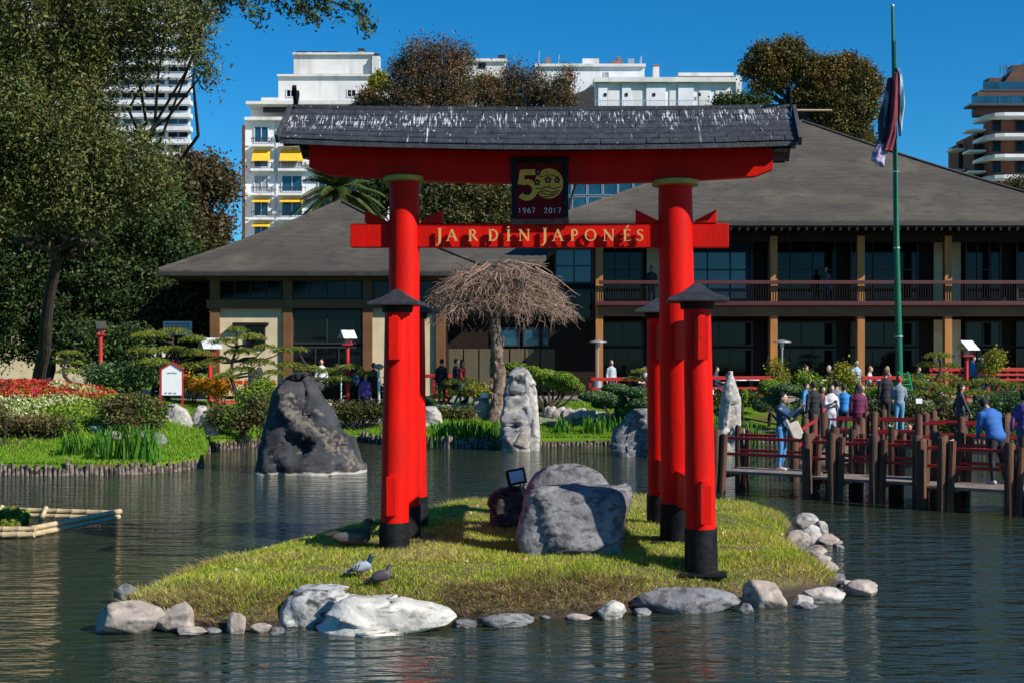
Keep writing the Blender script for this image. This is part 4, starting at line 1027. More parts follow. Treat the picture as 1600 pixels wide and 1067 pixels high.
for (a, y, b, off) in ((1519, 150, 1700, 1.4), (1537, 128, 1700, 3.2), (1574, 108, 1700, 5)):
    rb('terrace_wall', a + 8, y - 6, b, y + 30, DB + off + 1.2, 1.5, m_darkbrick, bb)
    for k in range(4): window(a + 16 + k * 26, y + 1, a + 32 + k * 26, y + 12, DB + off + 1.15, bb, m_frame, m_glassdark, 1, 1, .08)
    for k in range(7):
        mb = MB(); RB(mb, a + k * 20, y, a + k * 20 + 19, y + 12, DB + off, .08); obj('glass_balustrade', mb, m_glassblue, bb)
    rb('terrace_slab', a - 2, y + 12, b, y + 15, DB + off - .2, 2, m_frame, bb)
mb = MB(); mb.prism([(0, 0), (12, 0), (48, 26), (120, 50), (120, 0)], at(1535, 160, DB + 4), (.06, 0, 0), (0, 0, .115), 0.1, -3); obj('sloped_roof', mb, m_darkbrick, bb)
mb = MB()
for x in (1563, 1569, 1573, 1580): mb.tube([at(x, 116, DB + 6), at(x, 102, DB + 6)], .05, 5)
obj('antenna', mb, m_frame, bb)['kind'] = 'stuff'

# ---- tall tower on the left, behind the tree
tw = empty('apartment_tower', (-37, 150, 0), 'tall pale tower of banded balconies behind the big left tree', 'building')
DT = 140.0
mb = MB(); a, b, c_, d_ = at(40, -420, DT), at(298, 620, DT), at(60, -420, DT + 16), at(297, 620, DT + 16)
vs = [(a.x, a.y, b.z), (b.x, a.y, b.z), (d_.x, d_.y, b.z), (c_.x, d_.y, b.z)]; vs += [(x, y, a.z) for x, y, z in vs]
mb.add(vs, [(3, 2, 1, 0), (4, 5, 6, 7), (0, 1, 5, 4), (1, 2, 6, 5), (2, 3, 7, 6), (3, 0, 4, 7)]); obj('wall', mb, m_whitewarm, tw)
for k in range(20):
    y = -110 + k * 20.5
    rb('balcony_band', 150 if k > 3 else 60, y, 297, y + 6.5, DT - 1.2, 1.2, m_white, tw)
    rb('brick_band', 60, y + 7, 148, y + 19, DT - .15, .2, m_brick, tw)
    for a in (154, 190, 226, 262): window(a, y + 8, a + 33, y + 18.5, DT, tw, m_framew, m_glassdark if (k + a) % 3 else m_glassblue, 2, 1, .08)
    for a in (70, 110): window(a, y + 8, a + 22, y + 18, DT - .16, tw, m_framew, m_glassdark, 2, 1, .08)
# low buildings seen dimly through the trees at lower left
lw = empty('low_building', (-33, 72, 0), 'low cream building glimpsed behind the dark left trees', 'building')
rb('wall', -60, 470, 150, 600, 74, 6, m_beige, lw)
for k in range(5): window(-40 + k * 38, 505, -18 + k * 38, 545, 74, lw, m_framew, m_glassdark, 2, 2, .06)
rb('roof', -66, 462, 156, 470, 73.6, 7, m_roofgrey, lw)
# ================================================================ ROCKS AND STONES
def stone_mesh(seed, nu=40, nv=26, planes=13, rough=.05, flat=1.0):
    rr = random.Random(seed); pl = []
    for _ in range(planes):
        n = Vector((rr.gauss(0, 1), rr.gauss(0, 1), rr.gauss(0, .8))).normalized(); pl.append((n, rr.uniform(.5, .92)))
    mb = MB(); mb.ell((0, 0, 0), 1, nu, nv); out = []
    for p in mb.v:
        d = p.normalized(); r = 1.0
        for n, k in pl:
            c = d.dot(n)
            if c > .05: r = min(r, k / c)
        r = r
        r += rough * noise.fractal(d * 2.3 + Vector((seed, 0, 0)), 1, 2, 4) + rough * .6 * noise.noise(d * 6 + Vector((0, seed, 0)))
        out.append(d * r)
    mb.v = out; return mb
def stone(px, ybase, wpx, hpx, mat, label, seed, D=None, depth=.8, sink=.25, rz=0.0, group=None, name='stone', flatk=1.0, tilt=0.0, zb=0.0, cat='rock', rough=.05):
    if D is None: D = dist_on(ybase, zb)
    w = wpx / FP * D; h = hpx / FP * D * (1 + sink)
    mb = stone_mesh(seed, rough=rough); m = Matrix.Rotation(tilt, 3, 'Y') @ Matrix.Rotation(rz, 3, 'Z')
    vv = [m @ p for p in mb.v]
    ax = max(p.x for p in vv) - min(p.x for p in vv); az = max(p.z for p in vv) - min(p.z for p in vv); ay = max(p.y for p in vv) - min(p.y for p in vv)
    cx = (max(p.x for p in vv) + min(p.x for p in vv)) / 2; z0 = min(p.z for p in vv)
    O = Vector((wx(px, D), D + w * depth * .35, wz(ybase, D) if zb == 0 else zb))
    if zb == 0: O.z = max(0.0, wz(ybase, D))
    mb.v = [Vector(((p.x - cx) / ax * w, p.y / ay * w * depth, (p.z - z0) / az * h - h * sink / (1 + sink))) + O for p in vv]
    o = obj(name, mb, mat, org=O, smooth='all'); tag(o, label, cat, group); return o

def prof_rock(name, label, rows, D, depth, mat, seed, expo=2.6, amp=.05, nu=64, nv=54, group=None, base_z=None, cat='rock', yshift=0.0, hf=1.0, parent=None, cracks=()):
    """rows: (py, pxleft, pxright) outline of the rock seen in the photograph at distance D; depth: metres, (bottom, top)"""
    rows = sorted(rows, key=lambda r: -r[0]); zs = [wz(r[0], D) for r in rows]; L = [wx(r[1], D) for r in rows]; Rr = [wx(r[2], D) for r in rows]
    z0, z1 = zs[0] - .25, zs[-1]; mb = MB(); H = z1 - z0
    for j in range(nv + 1):
        t = j / nv; z = z0 + H * (1 - (1 - t) ** 1.25)
        l = float(np.interp(z, zs, L)); r = float(np.interp(z, zs, Rr)); c = (l + r) / 2; a = max((r - l) / 2, .02)
        dp = (depth[0] + (depth[1] - depth[0]) * t) / 2
        if z > z1 - H * .12: k = math.sqrt(max(0.0, 1 - ((z - (z1 - H * .12)) / (H * .12)) ** 2)); dp *= .25 + .75 * k
        for i in range(nu):
            th = 2 * math.pi * i / nu; cc, ss = math.cos(th), math.sin(th)
            x = a * abs(cc) ** (2 / expo) * (1 if cc > 0 else -1); y = dp * abs(ss) ** (2 / expo) * (1 if ss > 0 else -1)
            p = Vector((c + x, D + yshift + y, z)); s = Vector((seed * 3.7, 0, 0))
            q = (p + s) * 1.5
            n1 = noise.fractal(q, 1.0, 2.1, 5); n2 = abs(noise.noise((p + s) * 2.6)) ; n3 = noise.noise((p + s) * 7)
            rid = -max(0, .22 - n2) * 2.2
            vor = noise.voronoi((p + s) * 2.0)[0]; crack = (vor[1] - vor[0])
            cp = noise.voronoi((p + s) * (1.1 * hf) + Vector((n1, n3, n1)) * .05)[1][0]; cv = noise.cell_vector(cp * 31.7) - Vector((.5, .5, .5)) if False else Vector((noise.noise(cp * 9.1), noise.noise(cp * 9.1 + Vector((7, 7, 7))), noise.noise(cp * 9.1 + Vector((3, 1, 9)))))
            fac = ((p + s) * (1.1 * hf) - cp).dot(cv) * 3.2
            dd = (n1 * .38 + rid * .18 + n3 * .10 + fac * 1.15 + min(crack, .10) * .9) * amp
            for zc_ in cracks: dd -= .11 * math.exp(-((z - zc_ - .02 * noise.noise((th, seed, 2))) / .045) ** 2) * (1 if ss < .2 else 0)
            nrm = Vector((cc * (1 if abs(cc) > .5 else .4), ss, 0)); mb.v.append(p + nrm * dd * (1.6 * abs(ss) + .35) + Vector((0, 0, dd * .4)))
    for j in range(nv):
        for i in range(nu): i2 = (i + 1) % nu; mb.f.append((j * nu + i, j * nu + i2, (j + 1) * nu + i2, (j + 1) * nu + i))
    mb.f.append(tuple(nv * nu + i for i in range(nu))); mb.f.append(tuple(reversed(range(nu))))
    O = Vector(((L[0] + Rr[0]) / 2, D + yshift, zs[0]))
    if parent is not None: return obj(name, mb, mat, parent, smooth='all')
    o = obj(name, mb, mat, org=O, smooth='all'); tag(o, label, cat, group); return o

prof_rock('boulder', 'huge black boulder with pale diagonal vein standing in the pond', [(744, 402, 571), (730, 404, 570), (700, 407, 553), (670, 413, 530), (640, 418, 516), (612, 424, 503), (597, 436, 492), (588, 450, 484), (581, 462, 472)], 32.2, (1.9, .5), r_dark, 2, amp=.13, hf=1.15, expo=2.3)
ss_ = empty('standing_stone', at(812, 702, 39.9), 'tall grey stacked standing stone with a paler right face beside the bare weeping tree', 'rock')
prof_rock('stone_body', '', [(704, 784, 828), (690, 784, 829), (665, 783, 829), (655, 782, 829), (640, 785, 829), (625, 787, 828), (610, 788, 827), (600, 791, 826), (588, 796, 824), (578, 801, 821), (573, 806, 818)], 39.8, (.9, .4), r_mid, 5, amp=.08, expo=4.5, parent=ss_, hf=1.6, cracks=(wz(615, 39.8), wz(664, 39.8)))
prof_rock('stone_slab', '', [(704, 822, 842), (680, 823, 843), (650, 823, 842), (630, 822, 840), (610, 820, 839), (595, 819, 834), (583, 818, 828), (577, 819, 824)], 39.95, (.7, .4), r_pale, 6, amp=.04, expo=4, parent=ss_)
prof_rock('stone_foot', '', [(704, 800, 826), (692, 804, 825), (680, 811, 824), (672, 817, 823)], 39.4, (.3, .1), r_warm, 7, amp=.03, expo=3, parent=ss_)
prof_rock('boulder', 'broad grey boulder at the water edge behind the right torii posts', [(712, 958, 1050), (700, 954, 1046), (680, 956, 1040), (660, 968, 1034), (648, 978, 1026), (639, 990, 1008)], 37.6, (1.5, .5), r_grey, 3, amp=.10)
prof_rock('standing_stone', 'pale upright standing stone left of the bridge', [(712, 1120, 1160), (690, 1121, 1159), (660, 1123, 1158), (630, 1127, 1157), (600, 1132, 1150), (585, 1138, 1145), (580, 1140, 1143)], 38.6, (.9, .25), r_pale, 8, amp=.09)
prof_rock('boulder', 'whitish boulder on the bank right of the left torii posts', [(682, 653, 697), (665, 655, 694), (645, 658, 689), (634, 662, 680)], 44.2, (1.0, .5), r_pale, 11, amp=.08)
prof_rock('boulder', 'brown-grey block stone with white card on top near the bare tree', [(660, 733, 770), (645, 735, 768), (628, 738, 764), (621, 742, 762)], 45.2, (.8, .5), r_warm, 12, amp=.05, expo=4)
mb = MB(); mb.box(at(757, 617, 45.0), (.28, .06, .16)); tag(obj('card', mb, m_whiteboard, org=at(757, 621, 45)), 'small white card propped on the brown-grey block stone', 'sign')
pb = isl_pt(895, 858)
prof_rock('boulder', 'large grey boulder with smooth front face on the island grass', [(862, 812, 972), (845, 805, 974), (820, 810, 977), (800, 816, 984), (780, 820, 988), (768, 828, 984), (761, 846, 968)], 16.1, (.85, .55), r_grey, 21, amp=.05, expo=3.6, yshift=.25)
prof_rock('boulder', 'rough grey boulder rising behind the smooth one on the island', [(790, 818, 962), (770, 820, 958), (752, 826, 948), (738, 836, 938), (728, 852, 918), (723, 866, 900)], 17.6, (.9, .4), r_grey, 25, amp=.07)
prof_rock('stone', 'dark low stone pile under the floodlight', [(790, 764, 830), (776, 768, 828), (766, 780, 824), (759, 796, 818)], 18.6, (.6, .3), r_black, 27, amp=.09)
prof_rock('stone', 'pale slanted stone below the white notice board', [(668, 262, 303), (655, 260, 300), (640, 258, 292), (630, 262, 276)], 38.7, (.6, .3), r_pale, 31, amp=.05)
prof_rock('stone', 'rounded grey-white stone left of the red lantern post', [(668, 300, 337), (652, 300, 334), (640, 304, 328), (633, 310, 322)], 38.9, (.6, .35), r_pale, 33, amp=.05)
prof_rock('boulder', 'long bright white shore boulder at the front of the island', [(998, 520, 590), (990, 494, 660), (980, 498, 700), (970, 506, 710), (960, 514, 697), (950, 522, 672), (942, 532, 640), (937, 550, 615)], 13.3, (.8, .5), r_pale2, 47, amp=.06, yshift=.25, hf=1.5)
prof_rock('boulder', 'blotchy black and white shore boulder left of the long white one', [(992, 440, 560), (980, 429, 572), (965, 430, 570), (952, 436, 562), (942, 446, 548), (935, 462, 530), (931, 480, 512)], 13.45, (.8, .45), r_blotch, 46, amp=.08, yshift=.4, hf=1.6)
SP = [
 (192, 993, 118, 50, r_warm, 'large rounded beige shore stone at the far left tip of the island', 41, .7, .0), (262, 988, 76, 46, r_warm, 'rounded beige shore stone leaning on the leftmost one', 42, .8, .3),
 (298, 992, 50, 11, r_warm, 'flat beige slab stone in front of the left tip stones', 43, .6, 0), (368, 989, 32, 32, r_warm, 'small split upright beige stone beside the long white one', 44, .8, 0),
 (406, 988, 34, 14, r_warm, 'little flat brownish stone touching the big white one', 45, .7, 0), (790, 979, 92, 21, r_grey, 'low grey pointed stone at the front waterline', 48, .6, 0),
 (852, 967, 16, 6, r_grey, 'tiny flat pebble at the front waterline', 49, .7, 0), (957, 968, 48, 28, r_pale, 'small angular white stone at the front waterline', 50, .8, 0),
 (1076, 957, 180, 38, r_grey, 'long low grey boulder with a white tide line at the front', 51, .4, 0), (1166, 957, 26, 14, r_grey, 'small grey stone wedged by the long low boulder', 52, .8, 0),
 (1199, 949, 74, 42, r_warm, 'smooth rounded beige boulder at the right front shore', 53, .75, 0), (1256, 946, 36, 16, r_pale, 'pale low stone beside the smooth beige boulder', 54, .8, 0),
 (1292, 942, 66, 23, r_pale, 'flat pale wedge stone on the right front shore', 55, .6, 0), (1262, 958 - 8, 36, 10, r_grey, 'thin flat stone lapped by water at right front', 56, .7, 0),
 (1350, 932, 54, 24, r_warm, 'lone beige stone in the water at the right tip of the island', 57, .8, 0), (1290, 900, 50, 24, r_warm, 'tan sloping stone on the right shore nearest the tip', 58, .9, .4),
 (1312, 906, 22, 10, r_grey, 'small dark pebble below the tan sloping stone', 59, .9, 0), (1243, 876, 56, 30, r_grey, 'grey rounded stone sunk in the right edge turf', 60, .9, .3),
 (1276, 874, 38, 22, r_warm, 'pinkish flat stone by the right shore water', 61, .8, 0), (1246, 857, 50, 28, r_warm, 'brownish stone in the middle of the right shore row', 62, .9, .2),
 (1268, 849, 36, 30, r_pale, 'light upright stone in the middle of the right shore row', 63, .9, .2), (1296, 850, 42, 15, r_warm, 'low stone reaching out into the water on the right shore', 64, .8, 0),
 (1284, 842, 28, 28, r_pale, 'bright round stone behind the low outreaching one', 65, .9, 0), (1262, 824, 36, 22, r_pale, 'whitish stone at the rear end of the right shore row', 66, .9, 0),
 (1270, 838, 16, 10, r_warm, 'small tan pebble near the rear of the right shore row', 67, .9, 0), (1312, 855, 18, 6, r_grey, 'half drowned pebble off the right shore', 68, .9, 0),
 (1262, 892, 44, 20, r_grey, 'grey slab leaning at the right edge below the sunk stones', 73, .8, .2),
 (1330, 918, 30, 12, r_pale, 'small pale stone between the right tip stones', 74, .8, 0),
 (330, 990, 30, 9, r_grey, 'thin wet stone between left tip stones and the split upright stone', 76, .8, 0), (432, 990, 24, 10, r_grey, 'dark little stone left of the blotchy boulder', 77, .8, 0),
 (725, 981, 40, 12, r_grey, 'low dark stone just right of the long white boulder', 78, .7, 0), (905, 968, 44, 9, r_warm, 'flat brownish stone left of the small angular white one', 79, .6, 0), (1004, 962, 30, 12, r_grey, 'small grey stone left of the long low grey boulder', 80, .7, 0),
 (196, 945, 44, 32, r_grey, 'grey angular stone behind the left tip of the island', 69, .8, .3), (244, 925, 44, 18, r_grey, 'bluish flat stone on the rear left shore of the island', 70, .8, .0)]
for (px, yb, w, h, mt, lab, sd, dp, tl) in SP:
    stone(px, yb, w, h, mt, lab, sd, depth=dp, tilt=tl, sink=.3, group='stones along the island shore')
stone(1286, 880, 34, 14, r_pale, 'pale stone half hidden in right edge grass', 71, depth=.8, group='stones along the island shore')
# bank stones
for i, (px, yb, w, h, mt, lab) in enumerate([(180, 690, 46, 16, r_warm, 'beige stone behind the left iris clump'), (215, 690, 30, 18, r_grey, 'grey stone behind the tall iris clump'), (246, 697, 28, 22, r_grey, 'round grey stone at the right edge of the iris clump'),
        (150, 676, 30, 12, r_pale, 'whitish stone in the low plants by the left flower bed'), (352, 665, 40, 12, r_pale, 'flat pale stone under the low bush right of the lantern'), (1478, 588 + 20, 30, 10, r_pale, 'pale flat stone between right pines')]):
    D = ground(px, yb); stone(px, yb, w, h, mt, lab, 100 + i, D=D, depth=.8, zb=tz(px, D), sink=.2, group='stones on the garden bank')
# dry stone edging along the lawn, stone by stone
wl = empty('stone_edging', on(905, 45.5), 'low uneven row of white stones edging the lawn behind the irises', 'stone edging')
for k in range(30):
    px = 852 + k * 5.2 + rnd.uniform(-1, 1); D = 45.6 - k * .03 + rnd.uniform(-.1, .1); mb = stone_mesh(200 + k % 6, 14, 10)
    s = Vector((rnd.uniform(.14, .28), .18, rnd.uniform(.16, .32))); c = on(px, D) + Vector((0, 0, .08 + (k % 3) * .07))
    mb.v = [Vector((p.x * s.x, p.y * s.y, p.z * s.z)) + c for p in mb.v]; obj('stone', mb, r_pale if k % 3 else r_warm, wl, smooth='all')
wl = empty('stone_edging', on(690, 46), 'short row of grey-white stones by the path behind the left torii posts', 'stone edging')
for k in range(16):
    px = 655 + k * 6 + rnd.uniform(-1, 1); D = 46.4 + rnd.uniform(-.1, .1); mb = stone_mesh(220 + k % 5, 14, 10)
    s = Vector((rnd.uniform(.12, .2), .14, rnd.uniform(.1, .16))); c = on(px, D) + Vector((0, 0, .06))
    mb.v = [Vector((p.x * s.x, p.y * s.y, p.z * s.z)) + c for p in mb.v]; obj('stone', mb, r_pale, wl, smooth='all')
# ---- palisades of upright logs along the water
def palisade(label, u0, u1, step, top, rad, seed):
    rr = random.Random(seed); o = empty('palisade', Vector((wx(u0, shore_D(u0)), shore_D(u0), 0)), label, 'palisade')
    meshes = []
    for k in range(6):
        m = MB(); r = rad * rr.uniform(.85, 1.15); m.tube([(0, 0, -.5), (0, 0, 0), (rr.uniform(-.015, .015), 0, 1.0)], [r, r, r * rr.uniform(.8, .95)], 8); meshes.append(mesh_of('stake', m, m_stake, smooth=True))
    u = u0; n = 0
    while u < u1 and n < 290:
        D = shore_D(u) - .02; h = top * rr.uniform(.7, 1.25) * (1.5 if rr.random() < .05 else 1)
        s = inst('stake', meshes[rr.randrange(6)], o, (wx(u, D), D, 0), (rr.uniform(-.05, .05), rr.uniform(-.06, .06), rr.uniform(0, 6)), (1, 1, h)); u += step * rr.uniform(.8, 1.2); n += 1
    return o
palisade('long palisade of short weathered logs below the left iris bank', -60, 316, 7.0, .23, .055, 1)
palisade('low pale palisade along the lawn between left bank and black boulder', 326, 560, 5.6, .26, .055, 2)
palisade('palisade of dark logs below the iris row beside the bare tree', 562, 786, 5.6, .34, .058, 3)
palisade('rough low log edging of the far lawn right of the standing stone', 844, 1120, 5.8, .16, .055, 4)
palisade('log edging of the bank behind the bridge', 1124, 1640, 7, .26, .06, 5)
# ================================================================ TREES AND PLANTS
def cluster_points(blobs, ncl, per, spread, shell=.5, flat=.7):
    """blobs: (centre, (rx,ry,rz)); leaves gathered in clumps through each blob, denser near its surface"""
    w = np.array([b[1][0] * b[1][2] for b in blobs]); w = w / w.sum(); idx = rng.choice(len(blobs), ncl, p=w)
    C = np.array([b[0][:] for b in blobs])[idx]; Rr = np.array([b[1] for b in blobs])[idx]
    d = rng.normal(size=(ncl, 3)); d /= np.linalg.norm(d, axis=1)[:, None]
    r = shell + (1 - shell) * rng.random(ncl) ** .6; r *= np.where(rng.random(ncl) < .12, 1.12, 1)
    cc = C + d * Rr * r[:, None]
    n = rng.poisson(per, ncl); rep = np.repeat(np.arange(ncl), n)
    sp = spread * rng.uniform(.6, 1.4, ncl)[rep][:, None]
    L = cc[rep] + rng.normal(size=(len(rep), 3)) * sp * np.array([1, 1, flat])
    return L, cc
def bxyz(b, D0):
    px, py, r = b[0], b[1], b[2]; D = b[3] if len(b) > 3 else D0; ry = b[4] if len(b) > 4 else r
    k = D / FP; return (at(px, py, D), (r * k, r * k * 1.0, ry * k))
def limb(mb, a, b, ra, rb_, n=6, bend=.12, k=5, seed=0):
    a = Vector(a); b = Vector(b); L = (b - a).length; pts = []; rr = []
    for i in range(k + 1):
        t = i / k; p = a.lerp(b, t)
        p += Vector((noise.noise((seed, t * 2.3, 1)), noise.noise((seed, t * 2.3, 5)), noise.noise((seed, t * 2.3, 9)) * .6)) * L * bend * math.sin(math.pi * t) * 2
        p.z -= L * .05 * math.sin(math.pi * t); pts.append(p); rr.append(ra + (rb_ - ra) * t)
    mb.tube(pts, rr, n)
def tree(name, label, blobs, D, leafmat, barkmat, base, ncl, per, spread, lsize, tr, group=None, fork=None, cat='tree', twigs=True, shell=.5, aspect=2.0, flat=.7):
    base = Vector(base); t = empty(name, base, label, cat, group)
    B = [bxyz(b, D) for b in blobs]
    fk = Vector(fork) if fork is not None else base.lerp(sum((b[0] for b in B), Vector()) / len(B), .45)
    mb = MB(); limb(mb, base - Vector((0, 0, .3)), fk, tr, tr * .7, 10, .05, 6, seed=base.x); obj('trunk', mb, barkmat, t, smooth=True)
    mb = MB()
    for i, (c, r) in enumerate(B): limb(mb, fk, c, tr * .45, tr * .10, 6, .14, 6, seed=i + base.x)
    L, cc = cluster_points(B, ncl, per, spread, shell, flat)
    if twigs:
        Bc = np.array([b[0][:] for b in B])
        for c in cc[:: max(1, len(cc) // 260)]:
            j = ((Bc - c) ** 2).sum(1).argmin(); limb(mb, B[j][0], c, tr * .07, tr * .02, 3, .1, 2, seed=c[0])
    obj('limbs', mb, barkmat, t)
    np_mesh('crown', leaf_quads(L, lsize, aspect), 4, leafmat, t)
    return t
# left cluster of trees
tree('tree', 'huge olive green tree filling the upper left with drooping foliage', [(40, 20, 120), (150, 5, 82), (262, 25, 62), (40, 180, 110), (105, 205, 88), (200, 262, 52), (30, 275, 80), (130, 285, 70), (240, 280, 40), (235, 110, 20), (304, 82, 18), (326, 104, 14), (314, 50, 14), (-60, 90, 140), (-60, 260, 120), (330, 15, 14), (215, 60, 20), (165, 105, 40), (110, 90, 50)],
     35, l_left, m_barkdark, on(50, 46), 3700, 62, .155, .056, .24, flat=1.9, aspect=2.8, fork=at(90, 400, 41), group='trees on the left bank')
tree('tree', 'broad tree behind with brown tipped branches reaching over the small pavilion', [(290, 285, 40), (330, 262, 16), (345, 292, 22), (280, 345, 44), (318, 375, 34), (346, 350, 14), (230, 400, 60), (290, 410, 40), (180, 360, 60)],
     56, leafm('brown_tipped_leaves', (.09, .085, .03), (.10, .065, .03), .5, ns=.8), m_barkdark, on(200, 57), 2100, 42, .26, .085, .3, flat=1.1, fork=at(215, 430, 56), group='trees on the left bank')
tree('tree', 'dark dense evergreen low behind the flower bed, its dark upper leaves standing for shade in the big tree', [(40, 340, 90), (145, 345, 90), (235, 345, 62), (20, 420, 95), (110, 430, 90), (200, 450, 70), (285, 400, 30), (30, 500, 70), (110, 500, 60), (265, 470, 45), (175, 505, 45), (-60, 460, 100)],  # upper blobs: dark leaf colour stands for shade in the big tree's lower crown
     54, l_dark, m_barkdark, on(60, 56), 3400, 44, .24, .08, .35, fork=at(80, 540, 54), group='trees on the left bank')
tree('tree', 'dark evergreen with visible trunk left of the small pavilion', [(290, 480, 34), (240, 500, 34), (312, 455, 22), (200, 540, 30, 50), (270, 520, 25), (140, 540, 34, 50), (322, 515, 22), (318, 545, 22), (300, 560, 24)],
     54, l_dark, m_barkdark, on(236, 55), 1000, 40, .24, .08, .2, group='trees on the left bank')
mbt = [(12, .25), (50, .14), (235, .13), (292, .09)]
for k, (px, r) in enumerate(mbt):
    pass
# overhanging branch across the top
ob = empty('overhanging_branch', at(300, -60, 24), 'thin leafy branch hanging in from the top edge over the sky', 'branch')
mb = MB(); path = [(250, -90), (330, -45), (400, -22), (460, -5), (520, 3), (575, 30)]
mb.tube([at(x, y, 24) for x, y in path], [.07, .05, .04, .03, .02, .01], 6)
cl = []
for (x0, y0, x1, y1) in ((330, -40, 350, 22), (360, -35, 395, 20), (400, -20, 408, 40), (430, -12, 455, 30), (455, -5, 500, 40), (490, 0, 520, 22), (520, 3, 560, 12), (560, 20, 576, 50), (300, -50, 310, 20), (350, -30, 340, 4), (380, -25, 375, 8), (470, 0, 480, 22)):
    a = at(x0, y0, 24); b = at(x1, y1, 24 + rnd.uniform(-.5, .5)); limb(mb, a, b, .02, .006, 4, .2, 4, seed=x0)
    for t in np.linspace(.25, 1, 9): cl.append(a.lerp(b, t) + Vector((rnd.gauss(0, .05), rnd.gauss(0, .1), rnd.gauss(0, .04))))
obj('limb', mb, m_barkdark, ob)
C = np.array([c[:] for c in cl]); rep = np.repeat(np.arange(len(C)), 15); L = C[rep] + rng.normal(size=(len(rep), 3)) * .085
np_mesh('leaves', leaf_quads(L, .052, 2.4), 4, l_dark, ob)

G2 = 'trees behind the pavilions'
def gz(px, D): return (wx(px, D), D, 1.2)
tree('tree', 'tall brown feathery tree behind the left end of the torii roof', [(628, 112, 20), (655, 95, 24), (690, 92, 26), (722, 95, 20), (640, 140, 26), (675, 135, 28), (712, 135, 28), (650, 170, 30), (700, 170, 30), (612, 150, 16), (664, 210, 40)],
     88, l_brown, m_barkdark, gz(668, 88), 1300, 34, .26, .095, .4, flat=1.7, aspect=3, group=G2)
tree('tree', 'brownish tree with round top right of the tall brown tree', [(765, 140, 24), (800, 122, 17), (835, 135, 22), (815, 155, 28), (775, 165, 25), (845, 165, 22), (745, 150, 14), (800, 200, 40)], 92, l_brown, m_barkdark, gz(800, 92), 900, 34, .25, .095, .35, flat=1.7, aspect=3, group=G2)
tree('tree', 'smaller reddish-brown tree against the long white block', [(880, 130, 14), (893, 118, 8), (866, 150, 16), (885, 160, 16), (870, 190, 26)], 90, l_brown, m_barkdark, gz(872, 90), 380, 32, .24, .09, .25, flat=1.7, aspect=3, group=G2)
tree('tree', 'low brown shrubby tree between white penthouse and tall brown tree', [(575, 155, 13), (590, 170, 16), (605, 180, 22), (560, 175, 12)], 92, l_brown, m_barkdark, gz(585, 92), 300, 30, .28, .11, .2, group=G2)
tree('tree', 'dark green tree seen through the torii left of the plaque', [(690, 300, 34), (740, 300, 34), (780, 310, 30), (715, 335, 36), (765, 340, 30), (670, 340, 26), (800, 335, 16)], 80, l_euc, m_barkdark, gz(730, 80), 1500, 34, .25, .085, .3, group=G2)
tree('tree', 'dark leafy tree between the palm and the left torii pillar', [(590, 290, 24), (625, 300, 26), (580, 320, 22), (645, 320, 16)], 84, l_dark, m_barkdark, gz(600, 84), 600, 34, .28, .10, .3, group=G2)
tree('tree', 'large bronze-green tree with gaps above the main pavilion roof', [(1192, 92, 24), (1172, 108, 14), (1232, 84, 25), (1215, 120, 20), (1265, 112, 28), (1300, 118, 28), (1340, 124, 27), (1358, 138, 20), (1285, 150, 30), (1325, 160, 32), (1352, 172, 20), (1250, 155, 16), (1300, 190, 30), (1335, 205, 22), (1185, 135, 12), (1325, 100, 14)],
     82, l_gold, m_barkdark, gz(1262, 82), 2300, 36, .24, .085, .5, group=G2, fork=at(1252, 185, 82))
tree('tree', 'small dark tree peeping over the right part of the torii roof', [(1130, 165, 14), (1160, 160, 12), (1185, 165, 14), (1150, 178, 18), (1190, 185, 14)], 80, l_dark, m_barkdark, gz(1155, 80), 420, 32, .24, .09, .2, group=G2)
tree('tree', 'low green treetop just behind the main pavilion ridge', [(1345, 218, 16), (1325, 215, 14), (1360, 230, 12)], 84, l_euc, m_barkdark, gz(1345, 84), 240, 32, .26, .09, .2, group=G2)
tree('tree', 'brown reedy treetop at the foot of the brick block', [(1590, 296, 16), (1570, 300, 10), (1612, 296, 18)], 90, l_brown, m_barkdark, gz(1592, 90), 260, 26, .28, .09, .2, group=G2)
tree('terrace_bush', 'yellow-green rounded bush on the white penthouse terrace', [(594, 126, 12), (602, 134, 9), (588, 134, 8)], 148.5, l_yel, m_barkdark, at(594, 158, 148.5), 160, 30, .28, .16, .12, cat='bush')
tree('terrace_bush', 'small green bush on the rooftop floor between brown treetops', [(752, 130, 9), (766, 128, 8)], 163, l_yel, m_barkdark, at(757, 140, 163), 90, 26, .28, .16, .12, cat='bush')
